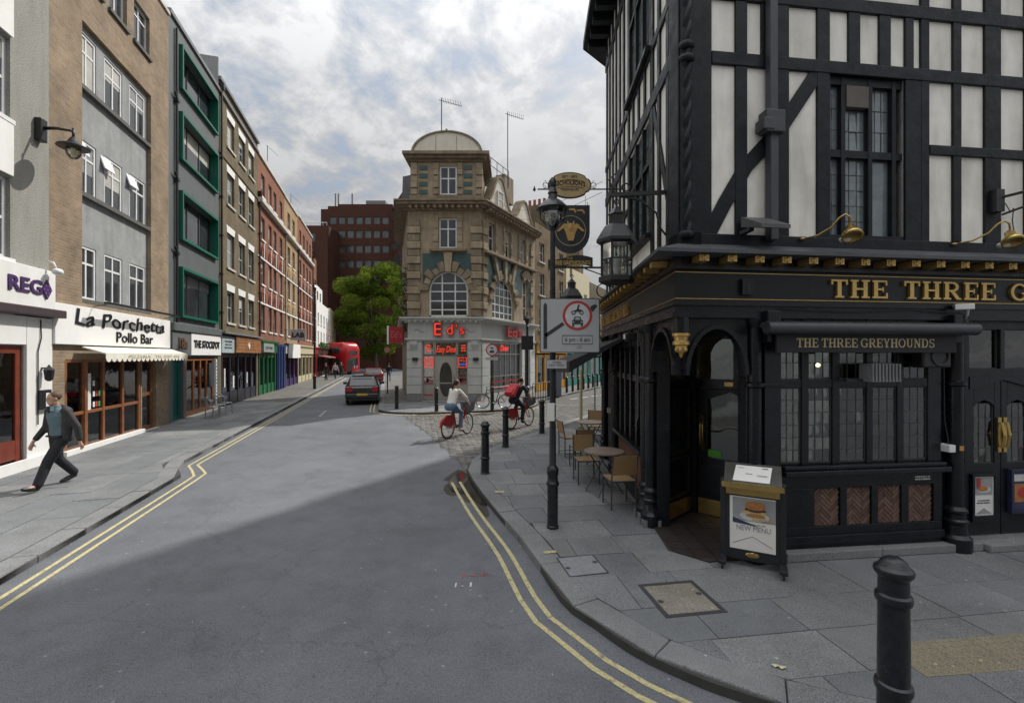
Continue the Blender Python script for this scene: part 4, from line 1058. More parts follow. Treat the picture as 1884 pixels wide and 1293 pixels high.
MB().prism(pts, .05, TD, 'y').build('barrel_roof', M_lead, ed, ang=40)
pts2 = [(cx + (x - cx) * .97, 13.262 + (z - 13.262) * .96) for x, z in pts]
MB().prism(pts2, .0, .045, 'y').build('pediment_panel', M_cream_panel, ed)
mb = MB(); mb.arch(cx, 13.262, r + .06, r - .06, -.06, .12, 0, 180, 20, kz=rise / r); mb.build('pediment_rim', M_bath2, ed)
mb = MB()
for x in (1.5, 2.6): mb.box(x - .01, x + .01, -.012, -.002, 13.27, 14.25)
mb.build('panel_joint', M_bath2, ed)
# mansard gables behind the tower along the side street
def gable(a, b, h, top):
    n = 10; pts = [(a, 10.69)]
    for i in range(n + 1):
        u = i / n; pts.append((a + (b - a) * .5 * u * .9, 10.69 + .5 + (h - .5) * (3 * u * u - 2 * u ** 3)))
    pts += [(b - (p[0] - a), p[1]) for p in pts[::-1]]
    side(MB().prism(pts, .1, .5, 'y').build('shaped_gable', M_cream_panel, ed))
    mb = MB(); L = [(p[0], .3, p[1]) for p in pts[1:-1]]
    for i in range(len(L) - 1): mb.obox(L[i], L[i + 1], .55, .12)
    side(mb.build('gable_coping', M_bath2, ed))
    side(window(ed, (a + b) / 2 - .35, (a + b) / 2 + .35, 11.0, 12.0, .02, M_wwhite, G_far, 1, 2, .07, .05))
gable(1.0, 3.6, 2.1, 0); gable(4.3, 6.8, 1.7, 0)
side(MB().prism([(.5, 10.69), (3.5, 13.1), (5.5, 13.1), (5.6, 10.69)], .2, 7.0, 'x').build('mansard_roof', M_roof, ed))
mb = MB()
for i in range(6): mb.tube([(.6 + i * .75, .6, 13.05), (.6 + i * .75, .6, 14.0)], .02, 5)
for z in (13.55, 14.0): mb.tube([(.6, .6, z), (4.35, .6, z)], .02, 5)
side(mb.build('roof_railing', M_iron, ed))
mb = MB(); mb.box(5.0, 6.2, 1.2, 1.9, 12.5, 14.2); side(mb.build('chimney_stack', M_bath2, ed))
M_pot = mat('terracotta_pot', (.28, .07, .05), .8)
for i in range(3): side(MB().lathe([(.13, 14.2), (.10, 14.6), (.13, 14.65), (.1, 14.7)], 10, (2.0 + i * .45, 1.5, -.9)).build('chimney_pot', M_pot, ed))
def aerial(x, y, z0, h, L, dish=False):
    mb = MB(); mb.tube([(x, y, z0), (x, y, z0 + h)], .028, 5); mb.tube([(x - .15, y, z0 + h - .1), (x + L, y + .2, z0 + h - .35)], .018, 4)
    for i in range(8): xx = x + .1 + L * i / 8; mb.tube([(xx, y - .25, z0 + h - .13 - .2 * i / 8), (xx, y + .3, z0 + h - .13 - .2 * i / 8)], .01, 4)
    return mb
aerial(1.65, 1.0, 14.2, 2.6, 1.1).build('roof_aerial', M_iron, ed)
mb = aerial(1.9, 1.0, 14.2, .9, .01); mb.tube([(1.9, 1, 15.1), (2.3, 1.0, 14.45)], .03, 4); mb.build('roof_aerial', M_iron, ed)
aerial(5.3, 3.0, 12.5, 4.6, .95).build('roof_aerial', M_iron, ed)
# grey painted ground floor
ops_f = [(.78, 3.20, .1, 3.3)]
sheetwall(EW, 4.45, ops_f, 0, .5).build('front_pier', M_dgrey, ed)
ops_s = [(1.0, 4.9, .75, 3.3), (5.35, 6.1, .1, 3.1)]
side(sheetwall(EL, 4.45, ops_s, 0, .35).build('side_pier', M_dgrey, ed))
for i in range(6):
    for a, b in ((-.04, .74), (3.24, EW + .0)): MB().box(a, b, -.07, .0, .5 + i * .46, .5 + i * .46 + .44).build('pier_block', M_dgrey, ed, bev=.012)
    for a, b in ((.05, .85), (4.95, 5.3), (6.15, 6.9)): side(MB().box(a, b, -.06, .0, .5 + i * .46, .5 + i * .46 + .44).build('pier_block', mat('diner_white_paint', (.62, .63, .62), .6) if a > 4 else M_dgrey, ed, bev=.012))
MB().box(-.06, .76, -.1, .0, .1, .48).build('plinth', mat('plinth_grey', (.2, .21, .21), .7), ed); MB().box(3.22, EW + .02, -.1, .0, .1, .48).build('plinth', MATS['plinth_grey'], ed)
moulding('shop_cornice', [(.14, 0, .1), (.28, .102, .2), (.36, .202, .28)], M_dgrey, 4.28)
mb = MB()
for i in range(12): mb.box(.1 + i * .32, .2 + i * .32, -.3, 0, 4.3, 4.375)
mb.build('dentils', M_dgrey, ed)['kind'] = 'stuff'
moulding('shop_architrave', [(.06, 0, .07), (.12, .072, .15)], M_dgrey, 3.3)
for x in (.15, 3.4): MB().prism([(0, 3.3), (-.22, 3.3), (-.2, 3.1), (-.08, 2.85), (0, 2.8)], x, x + .38, 'x').build('console', M_dgrey, ed)
for ch, x, s in (('E', 1.62, .95), ('d', 2.28, .78), ("'", 2.62, .7), ('s', 2.92, .72)):
    b = text(ed, ch, mat('sign_red', (.38, .015, .012), .35), x, -.2, 3.88, s, None, .1, name='sign_letter', bold=.035)
    text(b, ch, M_neon, 0, -.056, 0.0, s, None, .01, name='neon_tube', bold=-.012)
o = text(ed, "Ed's", MATS['sign_red'], 3.4, -.2, 3.88, .8, 2.0, .08, name='sign_letter', bold=.03); side(o); o.location = (SD[0] + 3.6 * fx + .18, SD[1] + 3.6 * fy - .09, 3.88)
mb = MB()
for s0 in (0, 1):
    mb.tube([(.35 + 2.7 * s0 + i * .05, -.03, 3.85 + .08 * math.sin(i * .5 + s0)) for i in range(12)], .012, 4)
mb.build('wave_ornament', mat('pale_blue_trim', (.3, .35, .42), .5), ed)
side(MB().lathe([(.02, -.02), (.2, 0), (.2, .1), (.02, .12)], 14).build('alarm_bell', MATS['sign_red'], ed)); ed.children[-1].location = (SD[0] + .4, SD[1] - .1, 3.95); ed.children[-1].rotation_euler = (R(90), 0, 0)
# diner front: steel door and windows with neon
fr = MB()
for x in (.80, 1.36, 1.44, 2.56, 2.64, 3.16): fr.box(x - .03, x + .03, .2, .3, .1, 3.28)
for z in (2.55, 3.25): fr.box(.8, 3.18, .206, .295, z - .03, z + .03)
for z in (.35, 1.05, 1.35): fr.box(.82, 1.36, .207, .29, z - .03, z + .03); fr.box(2.6, 3.16, .207, .29, z - .03, z + .03)
ff = fr.build('diner_front_frame', M_steel, ed)
for a, b in ((.83, 1.33), (2.67, 3.13)):
    MB().box(a, b, .24, .25, .13, 1.03).build('lower_panel', M_steel, ff)
    MB().box(a, b, .24, .246, 1.08, 2.52).build('pane', G_shop, ff); MB().box(a, b, .19, .205, 1.0, 1.07).build('red_rail', M_redstripe, ff); MB().box(a, b, .19, .205, .38, .45).build('red_rail', M_redstripe, ff); MB().box(a, b, .19, .205, 1.33, 1.39).build('red_rail', M_redstripe, ff)
MB().box(.83, 3.13, .24, .246, 2.58, 3.22).build('pane', G_shop, ff)
dm = MB(); pts = [(1.46, .12), (2.54, .12), (2.54, 2.52), (1.46, 2.52)]
dm.box(1.47, 2.53, .24, .28, .12, 2.52); dd = dm.build('door', M_steel, ed)
ov = [(2.0 + .34 * math.cos(2 * math.pi * i / 24), 1.22 + (.95 if math.sin(2 * math.pi * i / 24) > 0 else .9) * abs(math.sin(2 * math.pi * i / 24)) ** .8 * (1 if math.sin(2 * math.pi * i / 24) > 0 else -1)) for i in range(24)]
MB().prism(ov, .225, .238, 'y').build('oval_window', mat('dark_oval_glass', (.05, .045, .04), .08, .3, 3), dd)
mb = MB(); mb.box(1.7, 2.3, .2, .222, 1.02, 1.08); mb.tube([(2.44, .2, .9), (2.44, .2, 1.5)], .02, 6); mb.build('push_bar', M_steel, dd)
mb = MB()
for i in range(40):
    for j in range(2): 
        if (i + j) % 2: mb.box(.82 + i * .0585, .82 + (i + 1) * .0585, .19, .2, 2.5 + j * .05, 2.55 + j * .05)
mb.build('checker_band', M_black, ff)
text(ed, 'Easy Diner', M_neon, 2.05, .22, 2.86, .5, 1.15, .02, name='neon_script', shear=.25)
for x in (1.05, 2.95): small_print(ed, M_neon, x, .225, 2.93, .3, .42, 3, 4, name='neon_script')
def neonbox(x0, x1, z0, z1, m, y=.21):
    mb = MB(); p = [(x0, y, z0), (x1, y, z0), (x1, y, z1), (x0, y, z1), (x0, y, z0)]
    for i in range(4): mb.obox(p[i], p[i + 1], .03, .03)
    return mb.build('neon_frame', m, ed)
neonbox(.88, 1.30, 1.9, 2.42, M_neon); neonbox(2.7, 3.1, 1.9, 2.42, M_neon)
small_print(ed, M_neon, 1.09, .215, 2.16, .32, .34, 3, 6, name='neon_script')
small_print(ed, M_neon, 2.9, .215, 2.27, .26, .14, 1, 8, name='neon_script'); text(ed, 'COCKTAILS', M_neonb, 2.9, .215, 2.05, .12, .34, .01, name='neon_script')
rm = MB(); rm.prism([(.78, .5), (3.2, .5), (3.6, 2.8), (.4, 2.8)], .09, .1); rm.quad((.4, 2.8, .1), (3.6, 2.8, .1), (3.6, 2.8, 3.3), (.4, 2.8, 3.3)); rm.quad((.78, .5, .1), (.78, .5, 3.3), (.4, 2.8, 3.3), (.4, 2.8, .1)); rm.quad((3.2, .5, .1), (3.6, 2.8, .1), (3.6, 2.8, 3.3), (3.2, .5, 3.3)); rm.quad((.4, 2.8, 3.3), (3.6, 2.8, 3.3), (3.2, .5, 3.3), (.78, .5, 3.3)); rm.box(1.2, 2.8, 1.8, 2.4, .1, 1.2)
rm.build('interior', mat('diner_inside', (.16, .10, .07), .8, .5, 4), ed)
for x in (.28, 3.5): MB().box(x, x + .28, -.2, -.08, 2.25, 2.42).build('wall_light', M_black, ed)
sfm = MB()
for i in range(7): sfm.box(1.0 + i * .65 - .025, 1.0 + i * .65 + .025, .1, .16, .75, 3.3)
for z in (1.35, 2.62, 3.26): sfm.box(1.0, 4.9, .106, .155, z - .03, z + .03)
so_ = side(sfm.build('side_window_frame', M_steel, ed)); MB().box(1.0, 4.9, .13, .136, .75, 3.28).build('pane', G_far, so_)
for z in (.72, 1.1): side(MB().box(.95, 4.95, -.05, -.001, z - .07, z).build('red_rail', M_redstripe, ed))
side(MB().box(5.38, 6.07, .1, .16, .1, 3.08).build('side_door', mat('navy_black_paint', (.014, .016, .03)), ed))
o = text(ed, 'Diner', M_neon, 0, 0, 0, .5, 1.0, .02, name='neon_script', shear=.25); side(o); o.location = (SD[0] + 2.6 * fx + .03, SD[1] + 2.6 * fy, 2.95)
# red projecting sign and flower baskets on the flank
mb = MB(); mb.box(-1.15, -.35, .55, .7, 3.2, 4.1); b = mb.build('projecting_sign', mat('deep_red_sign', (.32, .012, .02), .4), ed)
text(b, "Ed's", mat('pale_red_print', (.6, .1, .1), .5), -.75, .535, 3.65, .5, .6, .01); MB().box(-1.24, -1.15, .5, .75, 3.15, 4.15).build('sign_edge', M_whitewall, b)
leafmass((-.35, .8, 5.6), (.2, .3, 1.9), 420, .09, seed=5).build('hanging_greenery', [M_leaf2, mat('dead_leaf', (.16, .11, .05), .8)], ed)

# ---- row beyond the diner on the side street
def mhouse(name, label, t0, t1):
    return thing(name, label, 'building', (EX + EW + fx * t0, EY + fy * t0, 0), SR), t1 - t0
t, W = mhouse('side_street_house', 'brown brick house with white sashes next to the stone corner building', 7.02, 13)
rows = [(4.3, 5.8), (6.7, 8.2), (9.0, 10.3)]; cols = [(.7, 1.6), (2.6, 3.5), (4.4, 5.3)]
shell(t, W, 8, 11.5, [(a, b, c, d) for c, d in rows for a, b in cols] + [(.3, W - .3, .1, 2.8)], brickmat('ochre_stock_brick', (.25, .175, .085), (.2, .135, .07), (.2, .17, .12)))
sash_rows(t, rows, cols, M_wwhite, None, M_stone)
shopfront(t, W, mat('mustard_paint', (.48, .24, .02), .4), None, MATS['mustard_paint'], None, None); small_print(t, mat('dark_red_print', (.2, .02, .01), .5), W / 2, -.15, 3.02, 3.6, .42, 1, 9)
MB().prism([(0, 11.5), (4, 13.6), (8, 11.5)], 0, W, 'x').build('roof', M_roof, t)
MB().box(W - 1.0, W - .1, 1, 3.2, 11.6, 14.4).build('chimney_stack', M_brick_brown, t)
for i in range(5): MB().lathe([(.14, 14.4), (.11, 14.9), (.13, 14.95)], 8, (W - .55, 1.2 + i * .42, 0)).build('chimney_pot', M_pot, t)
t, W = mhouse('cream_side_house', 'cream stucco house further along the side street', 13.02, 19)
rows = [(4.1, 5.6), (6.5, 7.9)]
shell(t, W, 8, 9.6, [(a, b, c, d) for c, d in rows for a, b in cols] + [(.3, W - .3, .1, 2.8)], mat('cream_stucco', (.62, .55, .38)))
sash_rows(t, rows, cols, M_wcream, None, M_stone)
shopfront(t, W, mat('bright_teal_paint', (.0, .20, .16), .4), None, MATS['bright_teal_paint'], None, M_wwhite)
t, W = mhouse('chimneyed_brick_house', 'brick house with tall chimney behind the hanging pub sign', 19.02, 26)
shell(t, W, 8, 9.2, [(a, b, c, d) for c, d in rows for a, b in cols] + [(.3, W - .3, .1, 2.8)], M_brick_brown)
sash_rows(t, rows, cols, M_wwhite, None, M_stone)
shopfront(t, W, MATS['bright_teal_paint'], None, MATS['bright_teal_paint'], 'L E', mat('aqua_print', (.25, .7, .6), .5))
MB().box(.2, 1.3, 1, 3.0, 9.2, 13.2).build('chimney_stack', M_brick_brown, t)
for i in range(4): MB().lathe([(.15, 13.2), (.11, 13.8), (.13, 13.85)], 8, (.5 + i * .25, 1.6, 0)).build('chimney_pot', M_pot, t)
# terrace behind the pub, hidden from the camera, whose roof shades the road
t = thing('terrace_behind_the_pub', 'tall brick terrace standing behind the black and white pub', 'building', (3.9, 13.8, 0), R(61))
MB().box(0, 15, -9, -.0, 0, 16.3).build('wall', M_brick_brown, t); MB().box(0, 15.1, -9.1, .1, 16.302, 16.5).build('coping', M_stone, t)

# terrace across the road behind the camera, seen only as a reflection in the pub's glass
t = thing('facing_terrace', 'brick terrace across the road, mirrored in the pub windows', 'building', (14, -10.5, 0), R(180))
ops = [(a, a + 1.1, c, c + 1.7) for c in (4.0, 6.8) for a in [1 + i * 2.4 for i in range(13)]] + [(1 + i * 4.0, 4.4 + i * 4.0, .3, 2.8) for i in range(8)]
shell(t, 33, 8, 9.2, ops, M_brick_brown)
for q in ops: window(t, *q, .1, M_wwhite, G_far, 2, 2, .07, .05)
# ---- big dark red office block across the end of the street
t = thing('office_block', 'huge dark red brick office block with ribbon windows across the street end', 'building', (-41, 92, 0))
rows = [(17.2, 18.7), (20.2, 21.7), (23.2, 24.7), (26.2, 27.7), (29.0, 30.4)]
cols = [(4.4 + i * 1.75, 5.7 + i * 1.75) for i in range(7)]
ops = [(a, b, c, d) for c, d in rows for a, b in cols]
shell(t, 17.2, 14, 31.6, ops, M_brick_dark, x0=2.6)
M_offglass = mat('office_glass', (.07, .085, .085), .12, .5, .5, spec=.8)
for a, b, c, d in ops: window(t, a, b, c, d, .1, M_black, M_offglass, 1, 1, .05)
mb = MB(); mb.box(2.6, 4.0, -.02, 14, 31.6, 32.0); mb.box(4.0, 6, 0, 14, 31.602, 32.6); mb.box(6.002, 17, 0, 14, 31.602, 33); mb.build('stepped_parapet', M_brick_dark, t)
mb = MB(); mb.box(11, 15, 2, 6, 33.0, 34.4); mb.build('plant_room', M_lead, t)
mb = MB()
for x in (5.0, 5.6, 8.4): mb.box(x, x + .25, 1, 1.2, 32.6, 35.5)
mb.build('roof_mast', M_lead, t)
shell_b = sheetwall(6.4, 27.0, [(1.6, 3.6, 17.0, 22.0), (.3, 1.3, 24.0, 25.6), (2.4, 4.0, 24.0, 25.6)], 0, .3, 0)
o = shell_b.build('lower_wing', M_brick_dark, t); o.location = (0, -6, 0)
MB().box(0, 6.4, -5.6, -.05, 0, 27).build('lower_wing_core', M_brick_dark, t)
for a, b, c, d in ((1.6, 3.6, 17, 22), (.3, 1.3, 24, 25.6), (2.4, 4, 24, 25.6)): o = window(t, a, b, c, d, .1, M_black, M_offglass, 2, 2, .06); o.location = (0, -6, 0)
MB().box(1.4, 3.8, -6.9, -6.02, 22.0, 22.5).build('bay_head', M_lead, t)
mb = MB()
for i in range(9): mb.tube([(.2 + i * .75, -5.9, 27), (.2 + i * .75, -5.9, 27.6)], .04, 4)
mb.tube([(.2, -5.9, 27.6), (6.2, -5.9, 27.6)], .05, 4); mb.build('roof_railing', M_wwhite, t)
MB().prism([(17.2, 0), (21.5, -9), (30, -9), (30, 14), (17.2, 14)], 0, 32.8).build('angled_wing', M_brick_dark, t)
mb = MB()
for k in range(5):
    for i in range(4):
        u = .12 + i * .22; x, y = 17.2 + 4.3 * u, -9 * u; mb.obox((x, y - .03, 17.2 + k * 3), (x, y - .03, 18.7 + k * 3), .9, .1, up=(.43, -.9, 0))
mb.build('angled_wing_windows', M_offglass, t)['kind'] = 'stuff'
MB().box(-14, 60, 2, 16, 0, 14.5).build('podium', mat('dark_podium_brick', (.035, .014, .012), .8, .3, 1), t)
mb = MB()
for i in range(8): mb.box(2 + i * 2.2, 3.6 + i * 2.2, 1.9, 2.0, 5.2, 7.0)
mb.build('podium_windows', M_offglass, t)['kind'] = 'stuff'
# ---- plane tree in the square
def leafmat(name, col):
    if name in MATS: return MATS[name]
    m = bpy.data.materials.new(name); m.use_nodes = True; n = m.node_tree.nodes; l = m.node_tree.links; n.remove(n['Principled BSDF'])
    d = n.new('ShaderNodeBsdfDiffuse'); d.inputs[0].default_value = (*col, 1); t = n.new('ShaderNodeBsdfTranslucent'); t.inputs[0].default_value = (col[0] * 1.3, col[1] * 1.35, col[2] * .6, 1)
    x = n.new('ShaderNodeMixShader'); x.inputs[0].default_value = .45; l.new(d.outputs[0], x.inputs[1]); l.new(t.outputs[0], x.inputs[2]); l.new(x.outputs[0], n['Material Output'].inputs[0]); MATS[name] = m; return m
def tree(name, label, loc, R0, Hh, n, seed, trunk_h, lean=0.0):
    t = thing(name, label, 'tree', loc); rg = random.Random(seed)
    bark = mat('plane_bark', (.12, .10, .07), .9, .4, 6); H = Hh - trunk_h
    mb = MB(); mb.tube([(0, 0, 0), (.1, 0, trunk_h * .6), (0, .1, trunk_h), (.2, 0, trunk_h + H * .4)], [.45, .38, .32, .16], 9); cl = []
    while len(cl) < 46:
        v = Vector((rg.uniform(-1, 1), rg.uniform(-1, 1), rg.uniform(-1, 1)))
        if not .45 < v.length < 1: continue
        p = Vector((v.x * R0 * .86, v.y * R0 * .8, trunk_h + H * (.46 + .42 * v.z))); p.z += lean * p.x * (1 if p.z > trunk_h + H * .45 else .2)
        if any((p - q).length < R0 * .24 for q in cl): continue
        cl.append(p)
    for i, p in enumerate(cl):
        if i % 3 == 0: mb.tube([(0, 0, trunk_h * .8 + .12 * i), tuple(p * .55 + Vector((0, 0, trunk_h * .35))), tuple(p)], [.18, .11, .03], 6)
    mb.build('trunk', bark, t, smooth=True); lm = MB()
    for p in cl:
        cr = R0 * rg.uniform(.15, .30); k = rg.random()
        for _ in range(int(n / len(cl) * (cr / (R0 * .23)) ** 2)):
            v = Vector((rg.gauss(0, 1), rg.gauss(0, 1), rg.gauss(0, 1))).normalized() * rg.uniform(.35, 1.08) ** .6
            q = p + Vector((v.x, v.y, v.z * .72)) * cr; s = rg.uniform(.07, .19)
            a = (v * .6 + Vector((rg.gauss(0, .6), rg.gauss(0, .6), rg.gauss(.5, .5)))).normalized(); b = a.orthogonal().normalized(); b = Matrix.Rotation(rg.uniform(0, 6.3), 3, a) @ b; c = a.cross(b)
            lm.add([q - b * s, q + c * s * .6, q + b * s, q - c * s * .6], [(0, 1, 2, 3)], 0 if rg.random() < .5 else (1 if k > .45 else 2))
    lm.build('crown', [leafmat('plane_leaf', (.085, .125, .025)), leafmat('plane_leaf_light', (.14, .18, .035)), leafmat('plane_leaf_dark', (.045, .08, .015))], t)
    return t
tree('plane_tree', 'large bushy green plane tree at the far end of the street', (-21.2, 71, 0), 6.7, 18.8, 38000, 3, 2.2, .32)
tree('plane_tree', 'small tree tip showing just left of the stone tower', (-14.4, 63, 0), 2.8, 18.0, 4000, 9, 5.0)
# ================================================================== THE PUB
CX, CY = 1.93, 5.30
RA, LA = R(7), R(-93)
M_pub = mat('gloss_black_paint', (.0065, .008, .0115), .30, .45, 5, bump=.10, bscale=22, spec=.42, rvar=.16)
M_timber = mat('black_stained_timber', (.0065, .0085, .0125), .5, .5, 9, bump=.2, bscale=16, spec=.3, rvar=.2)
M_fasc = mat('fascia_black_green', (.010, .0125, .014), .35, .2, 2, spec=.35)
M_gold = mat('gilding', (.62, .42, .15), .35, .2, 8, metal=.75)
M_brass = mat('polished_brass', (.52, .37, .13), .25, .25, 6, metal=.85)
M_plaster = mat('off_white_plaster', (.84, .82, .76), .85, .10, 2.5, bump=.2, bscale=9, stain=.34)
M_sheetlead = mat('grey_sheet_lead', (.07, .075, .085), .5, .2, 4)
M_leadcame = mat('lead_came', (.05, .052, .05), .5, .2)
G_pub = glassmat('leaded_glass', (.66, .72, .66), .09, .012)
G_up = mat('obscured_window_glass', (.15, .18, .19), .10, .35, 4, spec=.9)
pub = thing('corner_pub', 'black and white timber framed corner pub with gold lettering on its fascia', 'pub', (CX, CY, 0))
def PRt(o): o.rotation_euler.z = RA; return o
def PLt(o): o.rotation_euler.z = LA; return o
def rot(v, a): return (v[0] * math.cos(a) - v[1] * math.sin(a), v[0] * math.sin(a) + v[1] * math.cos(a))
def bR(name, m, *boxes, bev=0.0):
    mb = MB()
    for b in boxes: mb.box(*b)
    return PRt(mb.build(name, m, pub, bev=bev))
def bL(name, m, *boxes, bev=0.0):
    mb = MB()
    for b in boxes: mb.box(*b)
    return PLt(mb.build(name, m, pub, bev=bev))
pR = lambda x, y: rot((x, y), RA)
pL = lambda x, y: rot((x, y), LA)
Adoor, Bdoor = (.82, 1.75), (1.67, 1.0)
# upper body and ground-floor shell (the corner is cut back for the entrance)
up = [pL(-5.74, .25), pL(-.25, .25), pR(.25, .25), pR(9, .25), (9.2, 5.0), (1.6, 7.3)]
MB().prism(up, 3.2, 10.0).build('upper_walls', M_plaster, pub)
for fn_, a_, W_, x0_, ops_ in ((PRt, RA, 9.0, .0, [(1.95, 2.98, 3.935, 5.93)]), (PLt, LA, .0, -5.74, [(-2.98, -1.42, 4.3, 6.05), (-2.98, -1.42, 7.03, 9.2)])):
    o = fn_(sheetwall(W_, 10.0, ops_, 3.8, .2, x0_).build('plaster_infill', M_plaster, pub)); q_ = rot((0, .05), a_); o.location = (q_[0], q_[1], 0)
MB().prism([pL(-5.9, -.5), pL(.3, -.5)[:2], pR(9.2, -.5), (9.4, 5.2), (1.4, 7.5)], 10.0, 10.18).build('eaves', M_timber, pub)
rf = MB(); a, b, c, d = pL(-5.9, -.45), pR(-.45, -.45), pR(9.2, -.45), (9.3, 5.1); e = (1.5, 7.4); r0, r1 = (3.2, 3.6), (6.6, 3.2)
V = [(*a, 10.181), (*b, 10.181), (*c, 10.181), (*d, 10.181), (*e, 10.181), (*r0, 13.2), (*r1, 13.2)]
rf.add(V, [(0, 1, 5), (1, 2, 6, 5), (2, 3, 6), (3, 4, 5, 6), (4, 0, 5), (0, 4, 3, 2, 1)]); rf.build('roof', mat('clay_tile_roof', (.13, .06, .04), .85, .3, 8), pub)
# entrance lobby: side walls, ceiling, threshold
def wallseg(name, p, q, z0, z1, m, th=.12):
    d = Vector((q[0] - p[0], q[1] - p[1])); L = d.length; o = MB().box(0, L, 0, th, z0, z1).build(name, m, pub, loc=(p[0], p[1], 0), rz=math.atan2(d.y, d.x)); return o, L, math.atan2(d.y, d.x)
lp, rp = pL(-1.16, .12), pR(.98, .14)
wallseg('lobby_wall', lp, Adoor, .1, 2.95, M_pub); wallseg('lobby_wall', Bdoor, rp, .1, 2.95, M_pub)
MB().prism([pL(-1.3, .02), pL(-.02, .03), pR(1.05, .03), Bdoor, Adoor], 2.9, 3.1).build('lobby_ceiling', M_pub, pub)
M_tile = mat('dark_red_quarry_tile', (.036, .028, .027), .5, .4, 6)
tb = MB(); 
th_poly = [pL(-1.2, .0), pL(-.35, -.02), pR(.35, -.02), pR(.95, .0), Bdoor, Adoor]
MB().prism(th_poly, .1, .108).build('threshold_bed', M_bed, pub)
for i in range(9):
    for j in range(9):
        x, y = -.2 + i * .23, -.1 + j * .23
        q = clip(th_poly if area(th_poly) > 0 else th_poly[::-1], [(x, y), (x + .222, y), (x + .222, y + .222), (x, y + .222)])
        if len(q) > 2 and area(q) > .006: MB().prism(q, .1, .118).build('floor_tile', M_tile, pub)
# entrance doors
dv_ = Vector((Bdoor[0] - Adoor[0], Bdoor[1] - Adoor[1])); DW = dv_.length; DA = math.atan2(dv_.y, dv_.x)
def dd_(o): o.location = (Adoor[0], Adoor[1], 0); o.rotation_euler.z = DA; return o
mb = MB(); mb.box(0, .1, -.03, .06, .1, 2.9); mb.box(DW - .1, DW, -.03, .06, .1, 2.9); mb.box(.1, DW - .1, -.03, .06, 2.02, 2.16); mb.box(.1, DW - .1, -.03, .06, 2.78, 2.9); mb.box(.62, .68, -.02, .05, 2.16, 2.78)
dfr = dd_(mb.build('door_frame', M_pub, pub)); MB().box(.1, DW - .1, .01, .016, 2.16, 2.78).build('fanlight_pane', G_pub, dfr)
mb = MB(); mb.box(.11, DW - .11, .0, .05, .12, .98); mb.box(.11, .24, .0, .05, .98, 2.01); mb.box(DW - .24, DW - .11, .0, .05, .98, 2.01)
mb.prism([(.24, 1.84), (.24, 2.01), (DW - .24, 2.01), (DW - .24, 1.84), (DW / 2, 1.97)], .0, .05, 'y')
dr = dd_(mb.build('entrance_door', M_pub, pub, bev=.004))
MB().box(.22, DW - .22, .02, .026, .97, 1.97).build('door_glass', G_pub, dr)
mb = MB()
for a, b in ((.18, DW / 2 - .03), (DW / 2 + .03, DW - .18)): mb.box(a, b, -.012, -.001, .42, .88)
mb.build('raised_panel', M_pub, dr, bev=.008)
MB().box(.12, DW - .12, -.014, -.002, .13, .36).build('kick_plate', M_brass, dr)
mb = MB(); mb.box(.13, .2, -.012, -.001, 1.05, 1.62); mb.tube([(.165, -.02, 1.12), (.165, -.07, 1.2), (.165, -.075, 1.33), (.165, -.07, 1.46), (.165, -.02, 1.55)], .018, 8); mb.build('door_handle', M_brass, dr, smooth=True)
mb = MB(); mb.box(.26, .44, .004, .012, 1.0, 1.1); mb.build('green_notice', mat('notice_green', (.10, .45, .04), .5), dr)
MB().box(.5, .62, -.034, -.031, 2.06, 2.12).build('brass_plate', M_brass, dfr)
LAz = math.atan2(Adoor[1] - lp[1], Adoor[0] - lp[0]); LLen = math.hypot(Adoor[1] - lp[1], Adoor[0] - lp[0])
mb = MB(); mb.box(.06, LLen - .05, -.03, -.001, .16, .38); mb.build('kick_plate', M_brass, pub, loc=(lp[0], lp[1], 0), rz=LAz)
mb = MB()
for z0, z1 in ((.45, 1.0), (1.1, 2.0)):
    mb.obox((.1, -.02, z0), (.1, -.02, z1), .03, .03); mb.obox((LLen - .1, -.02, z0), (LLen - .1, -.02, z1), .03, .03); mb.obox((.1, -.02, z0), (LLen - .1, -.02, z0), .03, .03); mb.obox((.1, -.02, z1), (LLen - .1, -.02, z1), .03, .03)
mb.build('lobby_panelling', mat('brown_black_wood', (.03, .022, .016), .4), pub, loc=(lp[0], lp[1], 0), rz=LAz)
# arched heads of the two entrance openings, hanging boss at the corner
def arch_head(x0, x1, f):
    mb = MB(); n = 12; cx, rx = (x0 + x1) / 2, abs(x1 - x0) / 2; zs, rz_ = 2.28, .58
    for i in range(n):
        a, b = math.pi * i / n, math.pi * (i + 1) / n
        p, q = (cx + rx * math.cos(a), zs + rz_ * math.sin(a)), (cx + rx * math.cos(b), zs + rz_ * math.sin(b))
        mb.prism([p, (p[0], 2.95), (q[0], 2.95), q], -.02, .12, 'y')
    f(mb.build('arched_head', M_pub, pub))
    mb = MB(); pts = [(cx + (rx - .02) * math.cos(math.pi * i / 16), -.03, zs + (rz_ - .02) * math.sin(math.pi * i / 16)) for i in range(17)]
    for i in range(16): mb.obox(pts[i], pts[i + 1], .05, .05)
    f(mb.build('arch_moulding', M_pub, pub))
arch_head(.06, .84, PRt); arch_head(-1.12, -.06, PLt)
MB().lathe([(.075, 2.62), (.095, 2.63), (.095, 2.66), (.075, 2.68), (.08, 2.72), (.1, 2.73), (.1, 2.76), (.07, 2.77)], 14).build('gilt_boss', M_gold, pub, loc=(.02, -.02, 0), ang=40)
mb = MB(); mb.lathe([(.008, 2.48), (.02, 2.5), (.025, 2.53), (.05, 2.55), (.065, 2.59), (.075, 2.62)], 10)
for k in range(6): a = k * math.pi / 3; mb.ball((.055 * math.cos(a), .055 * math.sin(a), 2.575), (.02, .02, .03), 6, 5)
mb.build('gilt_pendant', M_gold, pub, loc=(.02, -.02, 0), smooth=True)
